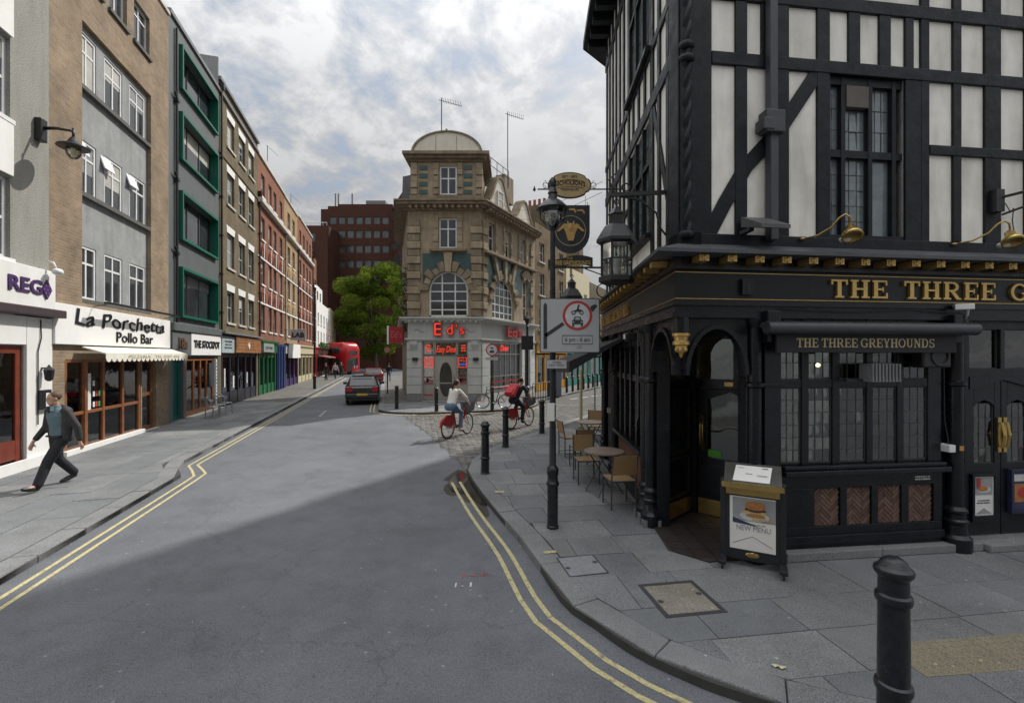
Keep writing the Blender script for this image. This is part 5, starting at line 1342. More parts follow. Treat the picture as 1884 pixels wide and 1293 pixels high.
MB().lathe([(.09, 2.77), (.09, 3.0)], 8).build('corner_post', M_pub, pub, loc=(.02, -.02, 0))
# clustered columns either side
def column(name, x, y, f, h=2.95, r=.075):
    mb = MB(); mb.lathe([(r * 1.9, .1), (r * 1.9, .26), (r * 1.45, .30), (r * 1.3, .42), (r * 1.5, .44), (r * 1.5, .47), (r * 1.25, .49), (r * 1.2, .55), (r * 1.4, .57), (r * 1.4, .60), (r, .64), (r, 2.12), (r * 1.35, 2.14), (r * 1.35, 2.18), (r, 2.2), (r, h - .12), (r * 1.4, h - .08), (r * 1.5, h)], 14, (x, y, 0))
    return f(mb.build(name, M_pub, pub, ang=35))
for x in (-1.22, -1.52): column('column', x, -.02, PLt)
bL('pilaster', M_pub, (-1.68, -1.12, .04, .22, .1, 2.95)); bR('pilaster', M_pub, (.86, 1.26, .02, .2, .1, 2.95), bev=.01)
column('column', .94, -.01, PRt); bR('pilaster', M_pub, (1.04, 1.24, -.05, .019, .1, 2.95), (1.0, 1.27, -.07, -.051, 2.14, 2.18), bev=.006)
column('column', 3.62, -.03, PRt, r=.085); bR('pilaster', M_pub, (3.44, 3.80, .03, .2, .1, 2.95))
column('column', 5.15, -.03, PRt, r=.085); bR('pilaster', M_pub, (4.98, 5.34, .03, .2, .1, 2.95))
MB().prism([pL(-1.68, -.15), pL(-1.1, -.16), pL(-1.1, .1), pL(-1.68, .1)], .1, .2).build('column_base', M_granite, pub)
# ---- right-hand front: step, stall riser with herringbone panels, leaded window
bR('stone_step', M_granite, (1.26, 2.5, -.14, .1, .1, .205), (2.51, 3.9, -.135, .1, .1, .2), (3.91, 9, -.2, .1, .1, .19), bev=.012)
hb = [(1.70, 2.04), (2.13, 2.46), (2.55, 2.87), (2.97, 3.32)]
xs = [1.26] + [v for p in hb for v in p] + [3.44]; mb = MB()
for i in range(0, len(xs) - 1, 2): mb.box(xs[i], xs[i + 1], -.03, .1, .46, .92)
mb.box(1.26, 3.44, -.03, .1, .2, .46); mb.box(1.26, 3.44, -.03, .1, .92, 1.08); mb.box(1.26, 3.44, -.06, -.031, .26, .36); PRt(mb.build('stall_riser', M_pub, pub, bev=.006))
bR('panel_backing', mat('lime_mortar', (.24, .21, .17), .95), (1.69, 3.33, .012, .1, .45, .93))
M_hb = [mat('herringbone_brick_%d' % i, c, .9, .2, 12, bump=.3, bscale=50) for i, c in enumerate([(.125, .072, .055), (.10, .058, .047), (.15, .092, .07)])]
HBM = {}
for (x0, x1) in hb:
    bw, bl = .036, .135; a = R(45); ca, sa = math.cos(a), math.sin(a)
    panel = [(x0, .46), (x1, .46), (x1, .92), (x0, .92)]
    p = bw + .006; n = 4
    for i in range(-14, 26):
        for j in range(-14, 26):
            k = (i - j) % (2 * n)
            if k == 0: rect = (i * p, j * p, i * p + n * p - .006, j * p + bw)
            elif k == 2 * n - 1: rect = (i * p, j * p, i * p + bw, j * p + n * p - .006)
            else: continue
            q = [(rect[0], rect[1]), (rect[2], rect[1]), (rect[2], rect[3]), (rect[0], rect[3])]
            q = [(x0 + u * ca - v * sa, .5 + u * sa + v * ca) for u, v in q]
            c = clip(panel, q)
            if len(c) > 2 and area(c) > .0006: PRt(MB().prism(c, .0 + rng.uniform(-.004, .002), .011, 'y').build('brick', rng.choice(M_hb), pub))
bR('window_sill', M_pub, (1.25, 3.46, -.13, .1, 1.085, 1.15), (1.27, 3.44, -.09, .1, 1.151, 1.2), bev=.012)
lights = [(1.275, 1.54), (1.635, 1.945), (2.045, 2.405), (2.49, 2.825), (2.915, 3.25)]
mb = MB(); xs = [1.25] + [v for p in lights for v in p] + [3.44]
for i in range(0, len(xs) - 1, 2): mb.box(xs[i], xs[i + 1], -.018, .08, 1.2, 2.95)
for a, b in lights: mb.box(a, b, -.012, .07, 2.12, 2.22); mb.box(a, b, -.012, .07, 2.62, 2.95); mb.box(a, b, .0, .07, 1.2, 1.225)
PRt(mb.build('window_frame', M_pub, pub, bev=.006))
PANE = {}
def leaded(x0, x1, z0, z1, cols, rows, y, f, gm, tilt=.014):
    """lead cames and each small pane on its own, tipped a hair as old glazing is"""
    mb = MB(); w, h = (x1 - x0) / cols, (z1 - z0) / rows
    for i in range(1, cols): mb.box(x0 + w * i - .004, x0 + w * i + .004, y - .006, y + .008, z0, z1)
    for j in range(1, rows): mb.box(x0, x1, y - .007, y + .007, z0 + h * j - .004, z0 + h * j + .004)
    for q in ((x0, x0 + .012, z0, z1), (x1 - .012, x1, z0, z1), (x0 + .012, x1 - .012, z0, z0 + .012), (x0 + .012, x1 - .012, z1 - .012, z1)): mb.box(q[0], q[1], y - .008, y + .008, q[2], q[3])
    lt = f(mb.build('leaded_light', M_leadcame, pub))
    key = (round(w, 4), round(h, 4), gm.name)
    if key not in PANE: 
        t_ = MB().box(-w / 2 + .002, w / 2 - .002, -.0015, .0015, -h / 2 + .002, h / 2 - .002).build('pane', gm); PANE[key] = t_.data; bpy.data.objects.remove(t_)
    for i in range(cols):
        for j in range(rows):
            o = bpy.data.objects.new('pane', PANE[key]); COL.objects.link(o); o.parent = lt
            o.location = (x0 + w * (i + .5), y, z0 + h * (j + .5)); o.rotation_euler = (rng.gauss(0, tilt), 0, rng.gauss(0, tilt))
    return lt
for a, b in lights: leaded(a, b, 1.225, 2.12, 3, 6, .012, PRt, G_pub); leaded(a, b, 2.22, 2.62, 3, 2, .012, PRt, G_pub)
# bar-room behind the glass
def prism_room(poly, z0, z1, m):
    mb = MB(); n = len(poly); mb.add([(*p, z0) for p in poly], [tuple(range(n))]); mb.add([(*p, z1) for p in poly], [tuple(range(n))])
    for i in range(1, 4): mb.quad((*poly[i], z0), (*poly[i + 1], z0), (*poly[i + 1], z1), (*poly[i], z1))
    return mb.build('bar_room', m, pub)
prism_room([pR(1.26, .15), pR(8.8, .15), (9.0, 4.6), (1.75, 6.6), pL(-5.7, .2), pL(-1.75, .22), (Adoor[0] + .1, Adoor[1] + .12), (Bdoor[0] + .1, Bdoor[1] + .12)], .15, 2.96, mat('bar_room_inside', (.11, .075, .045), .8, .4, 2))
mb = MB(); mb.box(1.6, 6.0, 2.3, 2.9, .15, 1.25); mb.box(1.5, 6.1, 2.2, 3.0, 1.25, 1.3); PRt(mb.build('bar_counter', M_wood, pub))
mb = MB()
for i in range(26): mb.lathe([(.03, 1.3), (.03, 1.5), (.012, 1.55), (.012, 1.62)], 6, (1.7 + i * .16, 2.85, rng.choice([0, .35])), i % 3)
PRt(mb.build('back_bar_bottles', [mat('green_bottle', (.03, .12, .04), .1), mat('amber_bottle', (.25, .1, .02), .1), mat('clear_bottle', (.4, .42, .4), .1)], pub))['kind'] = 'stuff'
mb = MB(); mb.box(1.4, 6.2, 2.95, 3.0, .15, 2.9); PRt(mb.build('back_bar_panel', mat('cream_anaglypta', (.34, .28, .18), .7, .3, 4), pub))
mb = MB()
for i in range(5): mb.lathe([(.02, .15), (.02, .8), (.22, .82), (.22, .85)], 10, (1.5 + i * .75, .75, 0))
PRt(mb.build('bar_tables', M_wood, pub))['kind'] = 'stuff'
M_bulb = mat('lit_bulb', (.9, .7, .4), .5, emit=(1, .72, .4), estr=6)
for x, y, z in ((2.2, .5, 2.38), (3.98, .5, 2.52), (4.5, .6, 2.42), (1.75, 1.2, 2.3), (2.7, 2.0, 2.2)): PRt(MB().ball((x, y, z), .028, 8, 6).build('bar_lamp', M_bulb, pub))
mb = MB(); mb.box(1.3, 1.42, .07, .08, 1.24, 1.55, 0); mb.box(1.44, 1.52, .07, .08, 1.24, 1.42, 0); mb.box(1.3, 1.4, .066, .069, 1.24, 1.4, 1); mb.box(3.12, 3.22, .07, .08, 1.24, 1.45, 0); mb.box(2.12, 2.15, .07, .08, 1.3, 1.35, 1); mb.box(1.84, 1.9, .07, .08, 1.24, 1.36, 0)
PRt(mb.build('window_card', [M_wwhite, mat('card_red', (.45, .06, .05), .6)], pub))
PRt(MB().box(2.92, 3.10, .12, .13, 1.22, 2.62).build('curtain', mat('pale_curtain', (.5, .48, .42), .9), pub))
# heater, speaker, roller awning
mb = MB(); mb.prism([(-.1, 2.2), (-.26, 2.2), (-.22, 2.36), (-.1, 2.4)], 2.22, 2.62, 'x'); 
for i in range(9): mb.box(2.23 + i * .044, 2.25 + i * .044, -.27, -.1, 2.2, 2.41)
PRt(mb.build('patio_heater', mat('heater_grey', (.16, .165, .17), .5), pub)); bR('heater_bracket', M_black, (2.0, 2.22, -.16, -.12, 2.2, 2.23))
mb = MB(); mb.box(2.98, 3.36, -.2, -.04, 2.36, 2.62); PRt(mb.build('loudspeaker', M_black, pub, bev=.02)); mb = MB(); mb.torus((3.2, -.205, 2.5), .11, .012, 'y', 20, 5); PRt(mb.build('speaker_rim', M_iron, pub))
mb = MB(); mb.tube([(.90, -.27, 2.82), (3.61, -.27, 2.82)], .072, 12); mb.box(.94, 3.56, -.25, -.06, 2.83, 2.89); awn = PRt(mb.build('awning_roller', mat('charcoal_metal', (.045, .048, .055), .35), pub, ang=40))
bR('awning_bracket', M_pub, (.98, 1.14, -.19, -.03, 2.66, 3.02), bev=.01); bR('awning_bracket', M_pub, (3.42, 3.54, -.19, -.03, 2.66, 3.0), bev=.01)
mb = MB(); mb.box(1.05, 3.38, -.24, -.215, 2.54, 2.77); PRt(mb.build('awning_valance', mat('black_canvas', (.02, .02, .024), .8), pub))
M_goldprint = mat('pale_gold_print', (.40, .33, .19), .6, .1)
v_ = PRt(MB().box(1.055, 3.375, -.242, -.2405, 2.545, 2.765).build('valance_face', MATS['black_canvas'], pub))
serif_text(v_, 'THE THREE GREYHOUNDS', M_goldprint, 1.29, -.243, 2.60, .105, .003, wx=.99, gap=.06, space=.32)
# ---- fascia and cornice round both fronts
def run(name, m, out, z0, z1, x1=9.0, inn=.2):
    """a band carried round the corner on both fronts"""
    a = [pL(-5.74, -out), None, pR(x1, -out), pR(x1, inn), None, pL(-5.74, inn)]
    def corner(o):
        # where the two offset lines meet
        p, q = Vector(pL(0, -o)), Vector(pR(0, -o)); d1 = Vector(pL(1, 0)); d2 = Vector(pR(1, 0))
        den = d1.x * d2.y - d1.y * d2.x; t = ((q.x - p.x) * d2.y - (q.y - p.y) * d2.x) / den
        return (p.x + d1.x * t, p.y + d1.y * t)
    poly = [a[0], corner(out), a[2], a[3], corner(-inn), a[5]]
    return MB().prism(poly, z0, z1).build(name, m, pub)
run('fascia', M_fasc, .06, 3.13, 3.49); run('architrave', M_pub, .10, 3.08, 3.129); run('architrave', M_pub, .07, 3.0, 3.079); run('architrave', M_pub, .11, 2.94, 2.999)
run('cornice', M_pub, .12, 3.491, 3.53); run('cornice', M_pub, .09, 3.531, 3.63); run('cornice', M_sheetlead, .34, 3.631, 3.67)
run('gilt_line', M_gold, .064, 3.458, 3.466); run('gilt_line', M_gold, .064, 3.156, 3.164)
# sloping lead apron
mb = MB()
def crn(o):
    p, q = Vector(pL(0, -o)), Vector(pR(0, -o)); d1 = Vector(pL(1, 0)); d2 = Vector(pR(1, 0)); den = d1.x * d2.y - d1.y * d2.x
    t = ((q.x - p.x) * d2.y - (q.y - p.y) * d2.x) / den; return (p.x + d1.x * t, p.y + d1.y * t)
A0, A1, A2 = pL(-5.74, -.33), crn(.33), pR(9, -.33); B0, B1, B2 = pL(-5.74, .12), crn(-.12), pR(9, .12)
mb.add([(*A0, 3.672), (*A1, 3.672), (*A2, 3.672), (*B0, 3.85), (*B1, 3.85), (*B2, 3.85), (*A0, 3.671), (*B0, 3.671), (*B2, 3.671), (*B1, 3.671)], [(0, 1, 4, 3), (1, 2, 5, 4)])
mb.build('lead_apron', M_sheetlead, pub)
fl = None
for i in range(26):
    x = .16 + i * .33
    if fl is None:
        mb = MB(); mb.box(-.055, .055, -.18, .0, -.035, .035); mb.ball((0, -.19, 0), (.02, .012, .02), 8, 5)
        for k in range(5): a = k * 1.257; mb.ball((.032 * math.cos(a), -.184, .024 * math.sin(a)), (.017, .01, .014), 6, 4)
        fl = mb.build('gilt_modillion', M_gold, pub); fl.location = (*pR(x, -.095), 3.585); fl.rotation_euler.z = RA
    else: o = inst(fl, pub, (*pR(x, -.095), 3.585), RA)
for i in range(17): inst(fl, pub, (*pL(-.16 - i * .33, -.095), 3.585), LA)
h_ = PRt(MB().box(1.6, 8.5, -.0612, -.0605, 3.17, 3.45).build('fascia_panel', M_fasc, pub))
serif_text(h_, 'THE THREE GREYHOUNDS', M_gold, 1.86, -.062, 3.195, .215, .03, wx=1.31, gap=.10, space=.66)
h_ = PLt(MB().box(-5.7, -1.6, -.0612, -.0605, 3.17, 3.45).build('fascia_panel', M_fasc, pub))
serif_text(h_, 'THE THREE GREYHOUNDS', M_gold, -5.66, -.062, 3.195, .215, .03, wx=.83, gap=.09, space=.4)
bR('alarm_box', M_pub, (.72, .86, -.11, -.061, 3.21, 3.39)); bR('alarm_keyhole', M_black, (.775, .805, -.114, -.111, 3.26, 3.34))
# ---- right-hand double doors
mb = MB()
for a, b in ((3.80, 3.86), (4.84, 4.98)): mb.box(a, b, -.0, .12, .19, 2.95)
mb.box(3.86, 4.84, .0, .12, 2.24, 2.34); mb.box(3.86, 4.84, .0, .12, 2.84, 2.95); mb.box(4.32, 4.38, .0, .11, 2.34, 2.84); mb.prism([(3.86, 2.08), (3.86, 2.239), (4.84, 2.239), (4.84, 2.08), (4.35, 2.2)], -.01, .1, 'y')
PRt(mb.build('doorway_frame', M_pub, pub)); bR('doorstep_nosing', mat('steel_nosing', (.35, .35, .35), .4, metal=.6), (3.82, 4.95, -.02, .1, .191, .23))
for a, b in ((3.86, 4.32), (4.38, 4.84)): leaded(a, b, 2.34, 2.84, 1, 1, .05, PRt, G_pub)
def leaf(x0, x1):
    mb = MB(); cx = (x0 + x1) / 2; g0, g1 = x0 + .09, x1 - .09
    mb.box(x0, x1, .02, .07, .23, 1.14); mb.box(x0, g0, .02, .07, 1.14, 2.22); mb.box(g1, x1, .02, .07, 1.14, 2.22); mb.prism([(g0, 1.86), (g0, 2.22), (g1, 2.22), (g1, 1.86), (g1 - .06, 1.91), (cx, 1.94), (g0 + .06, 1.91)], .02, .07, 'y')
    d = PRt(mb.build('swing_door', M_pub, pub, bev=.004))
    lt = leaded(g0, g1, 1.14, 1.9, 3, 4, .045, PRt, G_pub)
    return d
d1 = leaf(3.865, 4.345); d2 = leaf(4.355, 4.835)
MB().box(4.285, 4.335, .0, .018, 1.28, 1.72).build('push_plate', M_brass, d1); MB().box(4.365, 4.415, .0, .018, 1.28, 1.72).build('push_plate', M_brass, d2)
mb = MB(); mb.tube([(4.31, -.02, 1.34), (4.31, -.05, 1.5), (4.31, -.02, 1.66)], .015, 6); mb.build('pull_handle', M_brass, d1); mb = MB(); mb.tube([(4.39, -.02, 1.34), (4.39, -.05, 1.5), (4.39, -.02, 1.66)], .015, 6); mb.build('pull_handle', M_brass, d2)
M_paper = mat('poster_paper', (.7, .69, .66), .6, .04); M_bun = mat('bun_print', (.36, .15, .05), .6, .3, 30); M_ink = mat('print_ink', (.09, .11, .16), .6); M_plate = mat('plate_print', (.5, .5, .48), .6)
def poster_frame(x0, x1, z0, z1, fm, rz_f, kind):
    mb = MB(); e = .035
    for q in ((x0, x0 + e, z0, z1), (x1 - e, x1, z0, z1), (x0 + e, x1 - e, z0, z0 + e + .04), (x0 + e, x1 - e, z1 - e, z1)): mb.box(q[0], q[1], -.035, .019, q[2], q[3])
    f = rz_f(mb.build('poster_case', fm, pub, bev=.004)); a, b, c, d = x0 + e, x1 - e, z0 + e + .04, z1 - e
    MB().box(a, b, -.015, -.01, c, d).build('poster', M_paper, f)
    w, h = b - a, d - c; mb = MB(); cx = (a + b) / 2
    if kind == 'dish':
        mb.box(a + .02, b - .02, -.018, -.0165, c + h * .52, d - .015, 3)
        mb.ball((cx, -.02, c + h * .66), (w * .34, .004, h * .09), 14, 6, 1); mb.ball((cx - .02, -.024, c + h * .69), (w * .26, .004, h * .07), 12, 6, 0); mb.box(a + .04, a + .09, -.026, -.019, c + h * .72, d - .02, 2)
        mb.prism([(a + .03, c + .02), (cx, c + .09), (b - .03, c + .02)], -.019, -.0165, 'y', 3)
    else:
        mb.box(a, b, -.018, -.0165, c, d, 4); mb.box(a + .02, b - .02, -.022, -.019, c + h * .15, c + h * .66, 0); mb.ball((cx, -.024, c + h * .42), (w * .3, .003, h * .16), 12, 6, 2); mb.box(a + .01, b - .02, -.022, -.019, c + h * .74, d - .03, 1)
    mb.build('poster_print', [M_bun, M_plate, mat('red_print', (.4, .03, .03), .6), mat('grey_print', (.28, .29, .3), .6), mat('navy_card', (.03, .04, .10), .6)], f)
    if kind == 'dish':
        small_print(f, M_ink, cx, -.0165, c + h * .35, w * .7, h * .12, 2, 3, name='poster_print')
    return f
poster_frame(3.87, 4.23, .42, 1.02, M_pub, PRt, 'dish'); poster_frame(4.44, 4.84, .50, 1.06, mat('navy_frame', (.02, .025, .06), .4), PRt, 'drink')
bR('junction_box', M_wwhite, (3.43, 3.52, -.12, .03, 1.32, 1.41), bev=.006); bR('notice_plate', mat('orange_plate', (.45, .22, .06), .5), (3.57, 3.63, -.125, -.119, 1.34, 1.4))
mb = MB(); mb.tube([(3.48, -.07, 1.41), (3.47, -.03, 1.7), (3.46, -.02, 2.9)], .008, 5); PRt(mb.build('cable', M_black, pub))
mb = MB(); mb.tube([(3.0, -.12, 3.06), (3.6, -.13, 3.02), (3.78, -.1, 2.95), (3.82, -.1, 2.9)], .007, 5); mb.tube([(1.2, -.12, 3.05), (2.1, -.12, 3.02), (3.0, -.12, 3.06)], .007, 5); PRt(mb.build('cable', M_black, pub))
small_print(v_, M_wwhite, 3.16, -.031, 1.0, .26, .06, 2, 4)
# rest of the front out of frame
bR('side_front', M_pub, (5.34, 9, 0, .2, .19, 2.95))
# ---- left-hand ground floor
mb = MB(); mb.box(-4.05, -1.66, .0, .14, .1, .32); PLt(mb.build('plinth', M_pub, pub))
bL('brick_base', brickmat('pink_brown_brick', (.19, .10, .07), (.15, .08, .055), (.15, .11, .09)), (-4.04, -1.67, .03, .14, .32, .98))
bL('window_sill', M_pub, (-4.06, -1.66, -.09, .14, .981, 1.05), bev=.01)
ll = [(-3.96 + i * .47, -3.96 + i * .47 + .37) for i in range(5)]
mb = MB(); xs = [-4.06] + [v for p in ll for v in p] + [-1.66]
for i in range(0, len(xs) - 1, 2): mb.box(xs[i], xs[i + 1], -.03, .12, 1.05, 2.94)
for a, b in ll: mb.box(a, b, -.01, .1, 2.08, 2.18); mb.box(a, b, -.01, .1, 2.66, 2.94)
PLt(mb.build('window_frame', M_pub, pub))
for a, b in ll: leaded(a, b, 1.05, 2.08, 3, 6, .05, PLt, G_pub); leaded(a, b, 2.18, 2.66, 3, 2, .05, PLt, G_pub)
column('column', -4.2, -.02, PLt); column('column', -5.6, -.02, PLt); bL('side_front', M_pub, (-5.74, -4.1, .05, .25, .1, 2.94))
bL('side_door', M_timber, (-5.2, -4.5, .0, .049, .12, 2.4))
mb = MB(); mb.tube([(-1.9, -.05, 2.9), (-1.9, -.05, 1.55), (-1.95, -.08, 1.4)], .008, 5); PLt(mb.build('cable', mat('grey_cable', (.2, .2, .2), .6), pub)); bL('socket_box', mat('cream_box', (.5, .48, .4), .5), (-4.3, -4.2, -.16, -.1, 1.32, 1.42))
bL('floodlight', M_black, (-1.74, -1.58, -.3, -.12, 2.72, 2.86), bev=.03); bL('floodlight_lens', M_wwhite, (-1.72, -1.6, -.31, -.301, 2.76, 2.83))
# folded-out black canopy on the side front
mb = MB(); mb.add([(-5.7, -.05, 2.85), (-3.0, -.05, 2.85), (-3.0, -1.05, 2.4), (-5.7, -1.25, 2.36), (-5.7, -1.25, 2.12), (-3.0, -1.05, 2.2), (-5.7, -.05, 2.80), (-3.0, -.05, 2.80)], [(0, 1, 2, 3), (3, 2, 5, 4), (0, 3, 4, 6), (1, 7, 5, 2)])
mb.tube([(-5.7, -.0, 2.5), (-5.7, -1.22, 2.36)], .02, 5); PLt(mb.build('canopy', MATS['black_canvas'], pub))

# ---- timber-framed upper floor, right-hand front
def timbers(f, posts, rails, braces, yo=.10):
    for (x0, x1, z0, z1) in posts: f(MB().box(x0, x1, .12 - yo, .26, z0, z1).build('timber_post', M_timber, pub, bev=.008))
    for (x0, x1, z0, z1) in rails: f(MB().box(x0, x1, .112 - yo, .26, z0, z1).build('timber_rail', M_timber, pub, bev=.008))
    for pts, w in braces:
        mb = MB()
        for i in range(len(pts) - 1):
            (x0, z0), (x1, z1) = pts[i], pts[i + 1]; L = math.hypot(x1 - x0, z1 - z0); nx, nz = -(z1 - z0) / L * w / 2, (x1 - x0) / L * w / 2; ex, ez = (x1 - x0) / L * .02, (z1 - z0) / L * .02
            mb.prism([(x0 + nx - ex, z0 + nz - ez), (x0 - nx - ex, z0 - nz - ez), (x1 - nx + ex, z1 - nz + ez), (x1 + nx + ex, z1 + nz + ez)], .128 - yo - .001 * i, .26, 'y')
        f(mb.build('timber_brace', M_timber, pub))
ZT = 10.0
posts = [(.0, .42, 3.8, ZT), (.72, .87, 3.94, 5.93), (1.13, 1.22, 3.94, 5.93), (1.25, 1.41, 3.8, ZT), (1.78, 1.95, 3.8, ZT), (2.98, 3.20, 3.8, 5.93), (3.20, 3.32, 3.8, ZT), (3.66, 3.78, 3.94, ZT), (4.12, 4.36, 3.8, ZT), (4.72, 4.86, 3.94, ZT), (5.2, 5.4, 3.8, ZT), (5.75, 5.9, 3.94, ZT), (6.4, 6.6, 3.8, ZT), (7.4, 7.6, 3.8, ZT)]
posts += [(.72, .87, 6.08, 6.7), (1.05, 1.2, 6.08, 6.7), (2.2, 2.36, 6.08, 6.7), (2.62, 2.78, 6.08, 6.7), (2.98, 3.1, 6.08, 6.7)]
rails = [(.0, 9, 3.79, 3.935), (.42, 9, 5.93, 6.08), (3.32, 9, 5.02, 5.14), (.42, 9, 6.70, 6.86), (.42, 9, 8.2, 8.35)]
timbers(PRt, posts, rails, [([(.40, 3.95), (.60, 4.32), (.86, 4.75), (1.30, 5.22), (1.80, 5.95)], .17)])
# recessed window with six leaded lights
mb = MB(); mb.box(1.95, 2.98, .26, .45, 3.935, 5.93); 
PRt(MB().box(1.94, 2.99, .14, .2, 3.936, 5.93).build('window_back', M_timber, pub))
mb = MB()
for x in (1.96, 2.16, 2.53, 2.86): mb.box(x - .025, x + .03, .06, .16, 3.94, 5.93)
mb.box(1.95, 2.98, .065, .15, 4.94, 5.03); mb.box(1.95, 2.98, .04, .15, 3.937, 3.98); mb.box(1.95, 2.98, .066, .15, 5.83, 5.93)
PRt(mb.build('upper_window_frame', M_timber, pub))
leaded(1.99, 2.135, 3.98, 4.94, 2, 5, .125, PRt, G_up, .02); leaded(2.19, 2.505, 3.98, 4.94, 3, 5, .125, PRt, G_up, .02); leaded(2.56, 2.835, 3.98, 4.94, 1, 1, .125, PRt, G_up, .02)
leaded(1.99, 2.135, 5.03, 5.83, 2, 3, .125, PRt, G_up, .02); leaded(2.19, 2.505, 5.03, 5.55, 3, 2, .125, PRt, G_up, .02); leaded(2.56, 2.835, 5.03, 5.83, 3, 3, .125, PRt, G_up, .02)
PRt(MB().box(2.2, 2.5, .05, .12, 5.56, 5.82).build('top_vent', mat('brown_vent', (.10, .085, .07), .6), pub))
# downpipe with hopper, twisted corner shaft
mb = MB(); mb.box(1.09, 1.19, -.09, .019, 3.86, 5.12); mb.box(1.0, 1.24, -.14, .018, 5.1, 5.36); mb.box(.96, 1.1, -.15, .017, 5.12, 5.26); mb.box(1.09, 1.19, -.08, .016, 5.36, 7)
PRt(mb.build('downpipe', mat('pipe_grey_black', (.05, .053, .06), .45), pub, bev=.012))
mb = MB()
for k in range(3):
    mb.tube([(.10 + .035 * math.cos(i * .45 + k * 2.09), .02 + .035 * math.sin(i * .45 + k * 2.09), 3.86 + i * .05) for i in range(124)], .035, 6)
for z in (3.86, 5.9, 6.05, 7.9): mb.lathe([(.075, 0), (.095, .02), (.095, .07), (.075, .09)], 10, (.10, .02, z))
PRt(mb.build('twisted_shaft', M_timber, pub, smooth=True))
bR('floodlight', M_black, (.74, .80, -.2, -.02, 3.92, 3.96)); mb = MB(); mb.prism([(-.05, 4.0), (-.42, 3.9), (-.42, 3.94), (-.05, 4.12)], .74, 1.08, 'x'); PRt(mb.build('floodlight', mat('floodlight_grey', (.09, .09, .095), .5), pub))
# ---- timber-framed upper floor, left-hand front
lposts = [(-.30, .0, 3.8, ZT)] + [(-.62 - i * .42, -.62 - i * .42 + .12, 3.8, ZT) for i in range(13) if not (-3.15 < -.62 - i * .42 < -1.3)] + [(-3.1, -2.98, 3.8, ZT), (-1.42, -1.28, 3.8, ZT)]
lposts += [(-2.7 + i * .42, -2.6 + i * .42, 6.3, 6.9) for i in range(4)]
timbers(PLt, lposts, [(-5.74, 0, 3.79, 3.935), (-5.74, -.3, 6.08, 6.28), (-5.74, -.3, 6.9, 7.03), (-5.74, -.3, 9.3, 9.46), (-5.74, -3.1, 5.1, 5.2)], [([(-.35, 4.0), (-.75, 4.9), (-1.3, 6.1)], .12)])
for z0, z1 in ((4.3, 6.05), (7.03, 9.2)):
    PLt(MB().box(-2.98, -1.42, .10, .2, z0, z1).build('window_back', M_timber, pub))
    mb = MB()
    for x in (-2.98, -2.46, -1.96, -1.48): mb.box(x, x + .06, .02, .12, z0, z1)
    mb.box(-2.98, -1.42, .025, .115, z0 + (z1 - z0) * .6, z0 + (z1 - z0) * .6 + .07); mb.box(-3.05, -1.38, -.06, .12, z0 - .07, z0)
    PLt(mb.build('upper_window_frame', M_timber, pub))
    for a in (-2.92, -2.40, -1.90): leaded(a, a + .42, z0 + .02, z0 + (z1 - z0) * .6, 3, 4, .085, PLt, G_up, .02); leaded(a, a + .42, z0 + (z1 - z0) * .6 + .07, z1, 3, 2, .085, PLt, G_up, .02)
mb = MB()
for i in range(14): mb.box(-5.7 + i * .43, -5.55 + i * .43, -.4, .1, 9.82, 9.998)
PLt(mb.build('eaves_brackets', M_timber, pub))['kind'] = 'stuff'

# ---- things fixed to the pub: lanterns, swan-neck lamps, hanging signs, camera
def swan(name, label, x):
    t = thing(name, label, 'wall lamp', (CX + pR(x, 0)[0], CY + pR(x, 0)[1], 0), RA, 'brass swan neck lamps over the fascia')
    mb = MB(); mb.tube([(-.2, .0, 3.90), (-.12, -.14, 3.91), (-.04, -.26, 3.98), (.0, -.32, 4.07), (.04, -.36, 4.10), (.08, -.38, 4.06), (.09, -.38, 3.98)], .011, 7); mb.lathe([(.035, -.01), (.035, .01)], 10, (-.2, .0, 3.9)); mb.build('swan_neck', M_brass, t, smooth=True)
    mb = MB(); mb.lathe([(.025, .05), (.045, .03), (.05, -.02), (.10, -.08), (.105, -.13), (.085, -.12)], 14); o = mb.build('shade', M_brass, t, loc=(.075, -.39, 3.93), smooth=True); o.rotation_euler = (R(-25), R(14), 0)
    mb = MB(); mb.ball((0, 0, 0), (.07, .07, .035), 10, 6); o = mb.build('bulb', M_wcream, t, loc=(.055, -.35, 3.82))
swan('swan_neck_lamp', 'brass swan neck lamp below the leaded upstairs window', 1.76); swan('swan_neck_lamp', 'brass swan neck lamp by the electric bracket at the edge', 3.84)
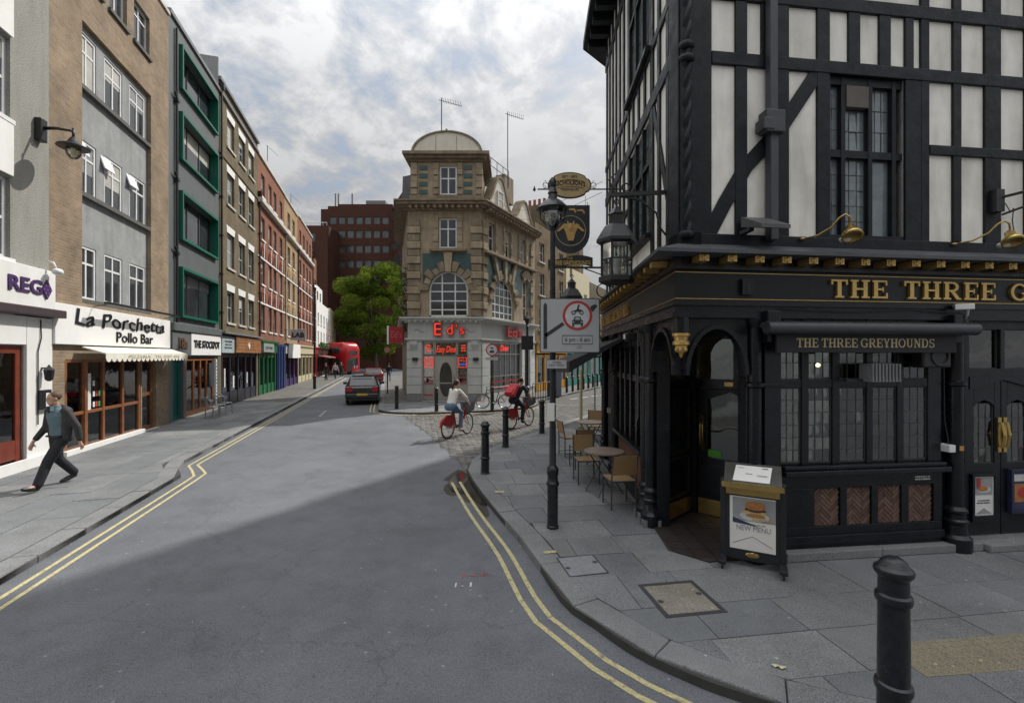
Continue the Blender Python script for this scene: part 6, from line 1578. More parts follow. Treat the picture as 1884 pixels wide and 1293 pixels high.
def lantern(name, label, loc, s, bracket):
    t = thing(name, label, 'lantern', loc)
    mb = MB(); n = 6
    mb.lathe([(.21 * s, 0), (.24 * s, .02 * s), (.24 * s, .08 * s), (.2 * s, .1 * s)], n)
    mb.lathe([(.2 * s, .52 * s), (.27 * s, .54 * s), (.27 * s, .58 * s), (.16 * s, .76 * s), (.10 * s, .80 * s), (.10 * s, .9 * s), (.12 * s, .92 * s), (.05 * s, 1.0 * s), (.01, 1.04 * s)], n)
    for k in range(n):
        a = 2 * math.pi * k / n; x, y = .2 * s * math.cos(a), .2 * s * math.sin(a); mb.obox((x, y, .1 * s), (x, y, .53 * s), .022 * s, .022 * s)
        b = 2 * math.pi * (k + 1) / n; mb.obox((x, y, .31 * s), (.2 * s * math.cos(b), .2 * s * math.sin(b), .31 * s), .016 * s, .016 * s)
    fr = mb.build('lantern_frame', M_iron, t)
    for k in range(n):
        a, b = 2 * math.pi * k / n, 2 * math.pi * (k + 1) / n; r = .192 * s
        for z0, z1 in ((.1, .305), (.315, .53)):
            p = MB().quad((r * math.cos(a), r * math.sin(a), z0 * s), (r * math.cos(b), r * math.sin(b), z0 * s), (r * math.cos(b), r * math.sin(b), z1 * s), (r * math.cos(a), r * math.sin(a), z1 * s)).build('pane', glassmat('lantern_glass', (.75, .8, .78), .12, .05), fr)
    MB().lathe([(.03, .1), (.05, .2), (.05, .32), (.02, .36)], 10).build('bulb', M_wwhite, t)
    mb = MB(); bracket(mb); mb.build('bracket', M_iron, t)
    return t
def br1(mb):
    # chain, arm back to the corner post and scrolled stay
    mb.torus((0, 0, 1.07), .03, .008, 'y', 12, 5); mb.torus((0, 0, 1.12), .03, .008, 'x', 12, 5); mb.obox((-.06, 0, 1.16), (.70, -.1, 1.16), .04, .05)
    mb.tube([(.05, 0, 1.14), (.3, -.04, 1.08), (.5, -.07, .9), (.55, -.08, .7), (.66, -.1, .55), (.70, -.1, .38)], .014, 6); mb.torus((.12, 0, 1.26), .05, .01, 'y', 12, 5); mb.obox((.69, -.1, .3), (.69, -.1, 1.35), .05, .05)
    mb.tube([(-.02, 0, 1.18), (-.1, 0, 1.36), (0, 0, 1.45)], .012, 5)
lantern('hanging_lantern', 'big six sided black lantern hung from a scrolled bracket on the pub corner', (1.37, 6.0, 3.45), .98, br1)
def br2(mb): mb.torus((0, 0, .82), .03, .008, 'y', 12, 5); mb.tube([(0, 0, .8), (0, 0, 1.0)], .01, 5); mb.tube([(0, 0, .98), (.9, 0, .98)], .02, 5); mb.tube([(.25, 0, .96), (.55, 0, .85), (.85, 0, .5)], .012, 5); mb.torus((.6, 0, .55), .13, .012, 'y', 16, 5)
lantern('hanging_lantern', 'smaller black lantern hanging beneath the scroll sign', (1.12, 8.6, 3.18), .75, br2)
# oval sign
SX, SY = 1.08, 8.6
sg = thing('oval_pub_sign', 'cream oval sign on a spiked iron bar above the street', 'sign', (SX, SY, 0))
mb = MB(); pts = []
for i in range(40):
    a = 2 * math.pi * i / 40; x, z = .41 * math.cos(a), .245 * math.sin(a); k = 1.0
    if abs(abs(math.cos(a)) - .80) < .06: k = .93
    pts.append((x * k, 5.70 + z * k))
mb.prism(pts, -.02, .02, 'y'); mb.build('sign_rim', mat('dark_brown_rim', (.04, .025, .015), .5), sg)
MB().prism([(x * .94, 5.70 + (z - 5.70) * .92) for x, z in pts], -.027, .027, 'y').build('sign_face', mat('aged_cream_enamel', (.46, .35, .17), .5, .15, 6), sg)
M_brown_ink = mat('brown_ink', (.055, .032, .018), .6)
text(sg, "NICHOLSON'S", M_brown_ink, 0, -.031, 5.745, .12, .58, .004, bend=.55, bold=.003); text(sg, 'EST. 1873', M_brown_ink, 0, -.031, 5.86, .06, .27, .004, bend=.5); text(sg, 'FREEHOUSE', M_brown_ink, 0, -.031, 5.615, .065, .34, .004)
mb = MB()
for zz, k in ((5.80, .55), (5.675, .55)): mb.tube([(-.26 + .52 * i / 12, -.03, zz - k * (-.26 + .52 * i / 12) ** 2) for i in range(13)], .006, 4)
mb.build('sign_scroll', mat('ochre_scroll', (.25, .13, .04), .6), sg)
mb = MB(); mb.tube([(-.60, 0, 5.63), (1.05, 0, 5.63)], .014, 6); mb.lathe([(.001, 0), (.03, .04), (.001, .12)], 6, (-.66, 0, 5.58)); 
for sx in (-1, 1): mb.tube([(sx * .36, 0, 5.66), (sx * .46, 0, 5.8), (sx * .50, 0, 5.72), (sx * .44, 0, 5.68), (sx * .5, 0, 5.63)], .006, 5); mb.torus((sx * .45, 0, 5.7), .05, .005, 'y', 12, 4)
for x in (-.3, .3): mb.tube([(x, 0, 5.5), (x, 0, 5.24)], .004, 4)
mb.build('iron_bar', M_iron, sg)
# greyhounds board
gb = thing('greyhound_board', 'dark hanging board with three gold dog heads in a ring', 'sign', (SX + .04, SY + .02, .09))
pts = [(-.38, 5.24), (.34, 5.24), (.34, 4.72)] + [(-.02 + .36 * math.cos(-math.pi * i / 14), 4.72 + .38 * math.sin(-math.pi * i / 14)) for i in range(1, 14)] + [(-.38, 4.72)]
MB().prism(pts, -.025, .025, 'y').build('board', mat('board_blue_black', (.02, .024, .028), .4, .3, 4), gb)
mb = MB(); mb.torus((-.02, -.028, 4.76), .28, .008, 'y', 36, 5); mb.build('gilt_ring', M_goldprint, gb)
def dog(mb, cx, cz, s, flip, tilt):
    # neck and long-muzzled head in low relief
    f = -1 if flip else 1
    P = [(.0, -.22), (.05, -.22), (.075, -.04), (.10, .05), (.20, -.01), (.24, -.005), (.235, .02), (.14, .085), (.10, .12), (.06, .13), (.02, .10), (.0, .0)]
    c, si = math.cos(tilt), math.sin(tilt); mb.prism([(cx + f * (x * c - z * si) * s, cz + (x * si + z * c) * s) for x, z in P], -.045, -.026, 'y')
M_dog = mat('painted_gold_dog', (.50, .32, .10), .5, .25, 20)
mb = MB(); dog(mb, 0.01, 4.78, .95, False, -.15); MB_ = mb; dog(mb, -.05, 4.78, .95, True, -.15); mb.build('dog_head', M_dog, gb)
mb = MB(); mb.prism([(-.09, 4.86), (-.09, 4.64), (-.07, 4.57), (.03, 4.57), (.05, 4.64), (.05, 4.86), (.04, 4.95), (.01, 4.89), (-.05, 4.89), (-.08, 4.95)], -.055, -.0455, 'y'); mb.ball((-.02, -.05, 4.82), (.05, .02, .08), 10, 7); mb.build('dog_head', M_dog, gb)
mb = MB()
for cx, cz in ((.0, 5.15), (.16, 5.13)):
    mb.prism([(cx - .07, cz + .02), (cx + .05, cz + .03), (cx + .09, cz - .03), (cx + .07, cz - .06), (cx + .04, cz - .01), (cx - .05, cz - .005)], -.035, -.026, 'y')
mb.build('running_dog', M_dog, gb)
mb = MB(); mb.tube([(-.3, 0, 5.24), (-.3, 0, 5.3)], .006, 4); mb.tube([(.3, 0, 5.24), (.3, 0, 5.3)], .006, 4); mb.build('hook', M_iron, gb)
# scroll
ss = thing('scroll_sign', 'wavy black scroll sign lettered in gold below the dog board', 'sign', (SX + .02, SY + .04, 0))
mb = MB(); N = 16
for i in range(N):
    x0, x1 = -.42 + .84 * i / N, -.42 + .84 * (i + 1) / N; z = lambda x: 4.27 + .045 * math.sin(x * 6.2 + .6)
    mb.prism([(x0, z(x0) - .085), (x1, z(x1) - .085), (x1, z(x1) + .085), (x0, z(x0) + .085)], -.02, .02, 'y')
mb.build('scroll', mat('board_blue_black', (.02, .024, .028)), ss); text(ss, 'THREE GREYHOUNDS', M_gold, 0, -.024, 4.25, .11, .76, .004, bold=.003); text(ss, 'THE', M_gold, -.02, -.024, 4.335, .06, .12, .004)
mb = MB(); mb.tube([(0, 0, 4.2), (0, 0, 4.0)], .01, 5); mb.tube([(-.2, 0, 4.17), (.95, 0, 4.17)], .018, 5); mb.build('iron_arm', M_iron, ss)
# security camera and overhead wires
t = thing('security_camera', 'white security camera on the pub moulding above the roller awning end', 'camera', (CX + pR(3.56, -.2)[0], CY + pR(3.56, -.2)[1], 3.06), RA + R(-35))
MB().box(-.11, .07, -.04, .04, .0, .07).build('housing', M_wwhite, t, bev=.01); mb = MB(); mb.lathe([(.03, 0), (.03, .02)], 10); o = mb.build('lens', M_black, t, loc=(-.112, 0, .035)); o.rotation_euler = (0, R(-90), 0); mb = MB(); mb.tube([(.02, 0, 0), (.03, .06, -.06), (.03, .14, -.1)], .014, 6); mb.build('mount', M_wwhite, t)
t = thing('bracket_arm', 'black electrical bracket arm with loose cable on the timber post', 'bracket', (CX + pR(4.24, 0)[0], CY + pR(4.24, 0)[1], 0), RA)
MB().box(-.06, .06, -.06, .02, 4.32, 4.60).build('plate', M_iron, t); mb = MB(); mb.tube([(.03, -.05, 4.5), (.3, -.25, 4.56), (.7, -.45, 4.62)], .018, 6); mb.tube([(.03, -.05, 4.28), (.2, -.2, 4.36), (.6, -.4, 4.4)], .014, 6); mb.tube([(.05, -.07, 4.42), (.1, -.09, 4.3), (.16, -.08, 4.36), (.14, -.08, 4.2), (.18, -.07, 4.05)], .006, 4); mb.build('arm', M_iron, t)
# ================================================================== STREET FURNITURE
# ---- bollards
def bollard_mesh():
    return [(.10, 0), (.10, .02), (.085, .03), (.082, .28), (.095, .29), (.098, .31), (.095, .33), (.082, .34), (.078, .80), (.092, .81), (.095, .83), (.092, .85), (.078, .86), (.077, .95), (.098, .975), (.102, .99), (.098, 1.005), (.085, 1.015), (.075, 1.025), (.065, 1.045), (.04, 1.065), (.012, 1.07)]
M_boll = mat('bollard_black', (.013, .0145, .018), .3, .5, 14, bump=.22, bscale=30, spec=.5, rvar=.14)
b0 = MB().lathe(bollard_mesh(), 20).build('bollard', M_boll, ang=35)
labs = [((-.55, 9.40), 'black bollard standing at the kerb corner by the puddle'), ((-.17, 12.11), 'black bollard in front of the rear wheel of the red backpack cyclist'), ((.93, 14.24), 'black bollard between the backpack cyclist and the sign post'),
        ((-5.25, 20.85), 'black bollard beside the dark car at the diner corner'), ((-3.27, 19.82), 'black bollard in front of the diner door'), ((-.88, 20.35), 'black bollard that the parked bicycle leans on')]
for i, (p, l) in enumerate(labs):
    o = b0 if i == 0 else b0.copy()
    if i: COL.objects.link(o)
    o.location = (*p, KH); o.rotation_euler.z = i * .7
    tag(o, l, 'bollard', 'black bollards along the kerbs')
o = b0.copy(); COL.objects.link(o); o.location = (2.40, 2.88, KH); o.scale = (1.04, 1.04, 1.065); tag(o, 'big black bollard nearest the camera at the bottom edge', 'bollard', 'black bollards along the kerbs')
for i in range(11):
    o = b0.copy(); COL.objects.link(o); t_ = 7.2 + i * 1.15; x, y = EX + EW + fx * t_ + 1.95, EY + fy * t_ - 1.0; o.location = (x, y, KH); tag(o, ['nearest', 'second', 'third', 'fourth', 'fifth', 'sixth', 'seventh', 'eighth', 'ninth', 'tenth', 'furthest'][i] + ' of the distant bollards in a row along the side street', 'bollard', 'row of bollards along the side street')
# ---- street lamps and sign post
def lamp_head(mb, z, s=1.0, x=0.0, y=0.0):
    mb.lathe([(.06 * s, 0), (.07 * s, .03 * s), (.06 * s, .06 * s)], 12, (x, y, z))
    return mb
sp = thing('sign_post', 'black street lamp post carrying the traffic restriction board', 'street lamp', (.57, 6.42, KH))
mb = MB(); mb.lathe([(.085, 0), (.085, .03), (.075, .04), (.075, .58), (.09, .60), (.09, .63), (.075, .65), (.07, .72), (.082, .75), (.085, .80), (.082, .83), (.06, .86), (.048, .88), (.044, 1.6), (.04, 3.1), (.055, 3.12), (.055, 3.16), (.038, 3.18), (.034, 4.15), (.05, 4.17), (.05, 4.2), (.03, 4.22)], 16); mb.box(-.14, .14, -.03, .03, 3.06, 3.12)
mb.build('column', M_boll, sp, ang=35)
mb = MB(); mb.lathe([(.05, 4.18), (.12, 4.26), (.15, 4.44), (.13, 4.46)], 14); mb.build('lamp_glass', glassmat('lantern_glass', (.75, .8, .78), .12, .05), sp, smooth=True)
mb = MB(); mb.lathe([(.20, 4.45), (.23, 4.455), (.20, 4.49), (.13, 4.56), (.07, 4.60), (.055, 4.66), (.07, 4.68), (.04, 4.76), (.05, 4.78), (.05, 4.86), (.02, 4.90)], 16)
for k in (0, 1): mb.tube([((-1) ** k * .05, 0, 4.2), ((-1) ** k * .17, 0, 4.32), ((-1) ** k * .18, 0, 4.47)], .01, 5)
mb.build('lamp_hood', M_boll, sp, ang=40)
def rrect(x0, x1, z0, z1, r, n=4):
    p = []
    for cx, cz, a in ((x1 - r, z1 - r, 0), (x0 + r, z1 - r, 90), (x0 + r, z0 + r, 180), (x1 - r, z0 + r, 270)):
        for i in range(n + 1): t = R(a + 90 * i / n); p.append((cx + r * math.cos(t), cz + r * math.sin(t)))
    return p
tb = thing('restriction_sign', 'large grey traffic board with red ring over motorcycle and car', 'traffic sign', (.57, 6.42, 0))
x0, x1, z0, z1 = -.185, .645, 2.545, 3.30
M_signface = mat('sign_grey_white', (.40, .42, .43), .45, .06, 3); M_sblack = mat('sign_black', (.03, .035, .04), .5); M_sred = mat('sign_red_ring', (.42, .035, .04), .45)
MB().prism(rrect(x0, x1, z0, z1, .025), -.085, -.07, 'y').build('board_edge', M_sblack, tb)
MB().prism(rrect(x0 + .012, x1 - .012, z0 + .012, z1 - .012, .02), -.089, -.086, 'y').build('board', M_signface, tb)
ax = -.11
mb = MB(); mb.prism([(ax - .025, 2.60), (ax + .025, 2.60), (ax + .025, 3.2), (ax, 3.245), (ax - .025, 3.2)], -.0915, -.0895, 'y'); mb.obox((ax, -.0905, 2.78), (.14, -.0905, 2.95), .002, .05, up=(0, 0, 1)); mb.build('route_arrow', M_sblack, tb); MB().prism([(.50, 3.15), (.545, 3.11), (.61, 3.19), (.585, 3.215), (.53, 3.20)], -.0915, -.0895, 'y').build('route_arrow_tip', M_sblack, tb)
mb = MB(); mb.arch(.335, 3.06, .205, .170, -.092, -.0895, 0, 360, 40); mb.build('red_ring', M_sred, tb)
MB().prism([(.335 + .168 * math.cos(2 * math.pi * i / 32), 3.06 + .168 * math.sin(2 * math.pi * i / 32)) for i in range(32)], -.0908, -.0895, 'y').build('ring_face', mat('sign_pale', (.5, .52, .53), .45), tb)
mb = MB()
for cx in (-.055, .055): mb.torus((.335 + cx, -.093, 3.10), .024, .007, 'y', 16, 4)
mb.prism([(.29, 3.11), (.38, 3.11), (.395, 3.14), (.34, 3.15), (.30, 3.135)], -.095, -.092, 'y'); mb.prism([(.325, 3.14), (.35, 3.145), (.36, 3.185), (.335, 3.19)], -.095, -.092, 'y'); mb.ball((.352, -.0935, 3.2), (.014, .003, .014), 8, 5); mb.build('motorcycle_symbol', M_sblack, tb)
mb = MB(); mb.prism([(.26, 2.94), (.41, 2.94), (.41, 2.99), (.39, 3.0), (.375, 3.045), (.295, 3.045), (.28, 3.0), (.26, 2.99)], -.095, -.092, 'y'); mb.box(.262, .288, -.095, -.092, 2.91, 2.94); mb.box(.382, .408, -.095, -.092, 2.91, 2.94); mb.build('car_symbol', M_sblack, tb)
mb = MB(); mb.prism([(.30, 3.0), (.37, 3.0), (.362, 3.032), (.308, 3.032)], -.0965, -.0955, 'y'); mb.ball((.28, -.0955, 2.968), (.011, .002, .011), 8, 5); mb.ball((.39, -.0955, 2.968), (.011, .002, .011), 8, 5); mb.build('car_symbol_window', M_signface, tb)
mb = MB(); pp = rrect(.125, .545, 2.665, 2.785, .02)
for i in range(len(pp)): a, b = pp[i], pp[(i + 1) % len(pp)]; mb.obox((a[0], -.0905, a[1]), (b[0], -.0905, b[1]), .003, .008)
mb.build('time_panel_edge', M_sblack, tb); text(tb, '6 pm - 6 am', M_sblack, .335, -.091, 2.725, .085, .34, .003)
small_print(tb, mat('faded_grey_print', (.2, .21, .22), .6), .36, -.0895, 2.625, .08, .045, 2, 5)
t = thing('loading_plate', 'small white no loading plate below the traffic board', 'sign', (.57, 6.42, 0)); MB().box(-.085, .185, -.075, -.065, 2.33, 2.445).build('plate', mat('plate_white', (.42, .43, .43), .5), t)
text(t, 'No loading\n8.30 am - Midnight', M_sblack, .05, -.077, 2.395, .04, .2, .001)
t = thing('paper_notice', 'white laminated notice tied to the lower part of the sign post', 'notice', (.57, 6.42, 0)); mb = MB(); mb.box(-.08, .02, -.062, -.058, 1.60, 1.85); mb.build('sheet', M_paper, t); mb = MB(); mb.torus((0, 0, 1.83), .05, .005, 'z', 12, 4); mb.torus((0, 0, 1.63), .05, .005, 'z', 12, 4); mb.build('tie', M_wwhite, t)
# lamp by the diner, tall lamp on the far left pavement, round sign
def slim_lamp(name, label, loc, h, box=True):
    t = thing(name, label, 'street lamp', (*loc, KH)); mb = MB(); mb.lathe([(.11, 0), (.11, .9), (.13, .93), (.06, 1.0), (.055, h - .5), (.075, h - .48), (.05, h - .45)], 12); mb.build('column', M_boll, t, ang=35)
    mb = MB(); mb.lathe([(.05, h - .45), (.14, h - .15), (.17, h - .14), (.04, h + .05), (.02, h + .18)], 6); mb.build('lamp_head', M_boll, t)
    if box: MB().box(-.28, .28, -.08, .1, h - 1.6, h - .95).build('sign_box', M_black, t)
    return t
slim_lamp('street_lamp', 'slim black lamp post with boxed sign right of the diner', (.72, 21.6), 4.3)
slim_lamp('street_lamp', 'tall thin black lamp post on the shops pavement near the pale yellow front', sc(36.4, -5.0), 7.6, False)
t = thing('no_entry_sign', 'round red ringed vehicle sign on a dark pole by the diner corner', 'traffic sign', (-.98, 22.4, KH))
mb = MB(); mb.tube([(0, 0, 0), (0, 0, 2.95)], .045, 8); mb.build('pole', M_boll, t)
mb = MB(); mb.lathe([(.30, 0), (.30, .02)], 28); o = mb.build('disc', M_sred, t, loc=(0, -.07, 2.7)); o.rotation_euler = (R(90), 0, 0)
MB().prism([(.24 * math.cos(2 * math.pi * i / 28), 2.7 + .24 * math.sin(2 * math.pi * i / 28)) for i in range(28)], -.097, -.091, 'y').build('disc_face', MATS['sign_pale'], t)
mb = MB(); mb.prism([(-.11, 2.55), (.11, 2.55), (.11, 2.63), (.07, 2.69), (-.07, 2.69), (-.11, 2.63)], -.1, -.098, 'y'); mb.ball((0, -.098, 2.79), (.08, .004, .04), 10, 5); mb.build('symbol', M_sblack, t); MB().box(-.3, .3, -.07, -.06, 2.2, 2.35).build('time_plate', MATS['plate_white'], t)
# posts, litter bin and cabinet down the side street
t = thing('cream_post', 'slim cream post standing on the pavement beyond the tables', 'post', (2.32, 15.4, KH)); MB().lathe([(.06, 0), (.06, .05), (.05, .06), (.05, 1.95), (.03, 2.0)], 12).build('shaft', mat('cream_post_paint', (.42, .38, .22), .6), t); MB().lathe([(.09, -.005), (.09, .012)], 12).build('base_plate', M_iron, t)
t = thing('teal_post', 'thin teal scaffold pole beside the pub side door', 'post', (2.75, 15.2, KH)); MB().lathe([(.022, 0), (.022, 2.4)], 8).build('shaft', mat('teal_pole', (.10, .16, .17), .5), t); MB().lathe([(.06, -.005), (.06, .01)], 10).build('base_plate', M_iron, t)
t = thing('phone_cabinet', 'dark blue street cabinet past the diner railings', 'cabinet', (2.55, 27.6, KH), R(60)); MB().box(-.4, .4, -.3, .3, 0, 2.2).build('body', mat('cabinet_blue', (.02, .03, .06), .5), t, bev=.02); MB().box(-.36, .36, -.31, -.301, 1.5, 2.1).build('screen', M_offglass, t)
rl = thing('guard_railing', 'dark railings on the pavement beside the diner lamp post', 'railing', (1.05, 23.2, KH), R(60)); mb = MB()
for i in range(9): mb.tube([(i * .3, 0, 0), (i * .3, 0, 1.0)], .018, 5)
mb.tube([(0, 0, 1.0), (2.4, 0, 1.0)], .025, 6); mb.tube([(0, 0, .15), (2.4, 0, .15)], .02, 5); mb.build('bars', M_boll, rl)
# wall lamp and fittings on the left
x, y = sc(12.57, LEFT_C)
t = thing('wall_street_lamp', 'black wall mounted street lamp with glass bowl on pebbledash', 'street lamp', (x, y, 0), LEFT_RZ)
mb = MB(); mb.box(-.1, .1, -.14, .0, 7.25, 7.75); mb.build('bracket_box', M_iron, t, bev=.02); mb = MB(); mb.tube([(0, -.1, 7.55), (0, -.35, 7.58), (0, -.62, 7.56), (0, -.67, 7.52)], [.042, .034, .026, .026], 8); mb.tube([(0, -.66, 7.62), (0, -.66, 7.38)], .026, 8); mb.build('arm', M_iron, t, smooth=True)
mb = MB(); mb.lathe([(.04, 7.42), (.08, 7.36), (.12, 7.28), (.28, 7.21), (.30, 7.18), (.28, 7.17), (.14, 7.18)], 20, (0, -.66, 0)); mb.build('hood', M_iron, t, smooth=True)
mb = MB(); mb.ball((0, -.66, 7.10), (.14, .14, .18), 16, 10); mb.build('glass_bowl', glassmat('amber_bowl', (.85, .8, .62), .15, .08), t, smooth=True); MB().lathe([(.03, 6.98), (.05, 7.05), (.04, 7.18)], 8, (0, -.66, 0)).build('bulb', M_wwhite, t)
x, y = sc(12.6, LEFT_C)
t = thing('carriage_lamp', 'small black carriage lamp on the white wall above menu box', 'wall lamp', (x, y, 0), LEFT_RZ); mb = MB(); mb.lathe([(.03, 1.94), (.07, 1.98), (.09, 2.18), (.1, 2.19), (.03, 2.27), (.01, 2.31)], 6, (0, -.2, 0)); mb.box(-.03, .03, -.2, -.07, 2.22, 2.25); mb.build('body', M_iron, t)
t = thing('menu_case', 'black glazed menu case with white card on white wall', 'menu case', (x, y, 0), LEFT_RZ); MB().box(-.14, .16, -.16, -.071, 1.32, 1.75).build('case', M_black, t, bev=.008); MB().box(-.03, .07, -.166, -.161, 1.38, 1.68).build('card', M_wwhite, t)
t = thing('security_light', 'white globe security light above the purple restaurant letters', 'wall lamp', (x, y, 0), LEFT_RZ); mb = MB(); mb.ball((.1, -.3, 4.4), (.13, .1, .08), 10, 7); mb.tube([(.1, -.12, 4.62), (.1, -.22, 4.6), (.1, -.28, 4.46)], .025, 6); mb.build('head', M_wwhite, t, smooth=True)

# ---- cafe tables and chairs outside the pub
M_cane = mat('tan_weave', (.33, .21, .10), .7, .25, 60, bump=.5, bscale=150); M_chairm = mat('chair_grey_metal', (.05, .055, .065), .45, .2); M_ttop = mat('worn_table_top', (.24, .19, .15), .5, .3, 6)
def cafe_chair(label, loc, rz):
    t = thing('cafe_chair', label, 'chair', (*loc, KH), R(rz), 'tan and grey cafe chairs by the pub'); 
    for x in (-.2, .2):
        MB().tube([(x, .2, 0), (x, .2, .45)], .013, 6).build('leg', M_chairm, t); MB().tube([(x, -.2, 0), (x, -.2, .45), (x * .98, -.27, .86)], .013, 6).build('leg', M_chairm, t)
        MB().tube([(x, .2, .08), (x, -.2, .08)], .009, 5).build('stretcher', M_chairm, t)
    mb = MB(); mb.box(-.2, .2, -.19, .22, .435, .452); mb.build('seat', M_cane, t); mb = MB()
    for a, b in (((-.2, .22, .44), (.2, .22, .44)), ((-.2, -.2, .44), (.2, -.2, .44)), ((-.2, -.2, .44), (-.2, .22, .44)), ((.2, -.2, .44), (.2, .22, .44))): mb.tube([a, b], .013, 6)
    mb.build('seat_frame', M_chairm, t); mb = MB(); mb.add([(-.2, -.215, .55), (.2, -.215, .55), (.197, -.262, .85), (-.197, -.262, .85), (-.2, -.23, .55), (.2, -.23, .55), (.197, -.277, .85), (-.197, -.277, .85)], [(0, 1, 2, 3), (7, 6, 5, 4), (0, 4, 5, 1), (3, 2, 6, 7), (0, 3, 7, 4), (1, 5, 6, 2)]); mb.build('backrest', M_cane, t)
    return t
cafe_chair('tan cafe chair nearest the pub door with its back to us', (1.72, 7.35), 8); cafe_chair('tan cafe chair tucked behind the near round table', (1.42, 8.75), 185); cafe_chair('tan cafe chair side on by the far table, facing the pub', (1.40, 11.1), -75); cafe_chair('tan cafe chair with back to us at the far table', (1.50, 9.9), 10); cafe_chair('tan cafe chair furthest down the pub wall', (2.35, 12.9), 170)
def cafe_table(label, loc):
    t = thing('cafe_table', label, 'table', (*loc, KH), .4, 'round folding cafe tables'); MB().lathe([(.33, .715), (.35, .72), (.35, .74), (.33, .745)], 24).build('tabletop', M_ttop, t)
    for k in (0, 1):
        s = -1 if k else 1
        for y in (-.2, .2): MB().tube([(s * .26, y, 0), (0, y * .9, .4), (-s * .22, y * .8, .715)], .011, 6).build('leg', M_chairm, t)
    mb = MB(); mb.tube([(.26, -.2, .06), (.26, .2, .06)], .009, 5); mb.tube([(-.26, -.2, .06), (-.26, .2, .06)], .009, 5); mb.build('stretcher', M_chairm, t)
cafe_table('round folding cafe table nearest the pub entrance', (1.62, 8.05)); cafe_table('round folding cafe table further along the pub wall', (1.98, 11.6))
for i in range(3):
    s_, c_ = 20.2 + i * .8, -6.45; x, y = sc(s_, c_)
    t = thing('metal_chair', ['aluminium bistro chair nearest the green door', 'aluminium bistro chair in the middle of the three outside the white sign', 'aluminium bistro chair by the vertical banner'][i], 'chair', (x, y, KH), LEFT_RZ + R(90 * (i % 2) + 20), 'aluminium chairs outside the sandwich shop'); M_al = mat('aluminium', (.5, .52, .54), .3, .1, metal=.9)
    for a, b in ((-.2, -.2), (.2, -.2), (-.2, .2), (.2, .2)): MB().tube([(a * 1.15, b * 1.15, 0), (a, b, .45)], .014, 6).build('leg', M_al, t)
    MB().lathe([(.22, .44), (.23, .45), (.22, .46)], 16).build('seat', M_al, t); mb = MB(); mb.tube([(.25 * math.cos(R(a)), .25 * math.sin(R(a)), .68 if abs(a - 90) > 60 else .8) for a in range(-10, 200, 15)], .015, 6)
    for a in (10, 50, 90, 130, 170): mb.tube([(.2 * math.cos(R(a)), .2 * math.sin(R(a)), .45), (.25 * math.cos(R(a)), .25 * math.sin(R(a)), .72 if abs(a - 90) > 60 else .8)], .01, 5)
    mb.build('backrest', M_al, t)
# ---- wheeled menu stand in front of the door
ms = thing('menu_stand', 'wheeled black menu stand with brass lectern top and burger poster', 'menu stand', (2.74, 5.22, KH), R(-28))
M_stand = mat('stand_black', (.018, .019, .022), .4, .2)
for sx in (-1, 1):
    MB().box(sx * .30 - .03, sx * .30 + .03, -.05, .05, .06, .98).build('side_post', M_stand, ms, bev=.01)
    MB().box(sx * .30 - .04, sx * .30 + .04, -.24, .24, .06, .11).build('foot', M_stand, ms, bev=.01)
    for y in (-.2, .2): MB().torus((sx * .30, y, .03), .02, .012, 'x', 12, 5).build('castor', M_black, ms)
MB().box(-.27, .27, -.04, .04, .08, .96).build('panel', M_stand, ms); MB().box(-.23, .23, -.048, -.0405, .20, .80).build('poster', M_paper, ms)
mb = MB(); mb.box(-.2, .23, -.0508, -.0485, .53, .79, 3); mb.ball((.02, -.052, .59), (.15, .003, .06), 14, 6, 4); mb.ball((.03, -.055, .66), (.11, .003, .035), 12, 6, 2); mb.box(-.1, .14, -.057, -.053, .625, .65, 5); mb.ball((.03, -.056, .71), (.105, .004, .055), 14, 8, 0); mb.ball((.03, -.0555, .60), (.10, .003, .025), 12, 6, 1)
mb.prism([(-.2, .56), (-.2, .50), (.06, .48)], -.0525, -.0485, 'y', 6)
for i in range(7): mb.obox((.0 + i * .03, -.056, .545), (.03 + i * .028, -.056, .585), .006, .012, 7)
mb.build('burger_print', [M_bun, mat('bun_base', (.33, .16, .06), .6), mat('patty_print', (.06, .03, .025), .6), mat('grey_print', (.28, .29, .3)), M_plate, mat('cheese_print', (.5, .35, .12), .6), mat('navy_card', (.03, .04, .10)), mat('chip_print', (.5, .35, .12), .6)], ms)
text(ms, 'NEW MENU', mat('grey_ink', (.18, .18, .2), .6), .01, -.0495, .445, .085, .34, .001); small_print(ms, MATS['grey_ink'], .0, -.0485, .497, .28, .022, 1, 6)
MB().obox((-.2, -.049, .26), (.0, -.049, .36), .003, .005).build('poster_print', MATS['grey_ink'], ms); MB().obox((.0, -.049, .36), (.2, -.049, .26), .003, .005).build('poster_print', MATS['grey_ink'], ms); MB().ball((0, -.045, .145), (.07, .008, .03), 14, 6).build('badge', M_brass, ms)
mb = MB(); mb.add([(-.29, -.12, .96), (.29, -.12, .96), (.29, .16, 1.14), (-.29, .16, 1.14), (-.29, -.12, .92), (.29, -.12, .92), (.29, .16, .92), (-.29, .16, .92)], [(0, 1, 2, 3), (7, 6, 5, 4), (0, 4, 5, 1), (1, 5, 6, 2), (2, 6, 7, 3), (3, 7, 4, 0)]); lt = mb.build('lectern_top', mat('lectern_steel', (.16, .16, .15), .25, metal=.6), ms)
MB().box(-.31, .31, -.145, -.121, .915, .975).build('brass_lip', M_brass, lt); MB().box(-.27, .27, -.055, -.042, .82, .915).build('brass_band', M_brass, lt)
mb = MB(); k = .28 / .18
def slope(x, u): return (x, -.12 + .28 * u, .966 + .18 * u)
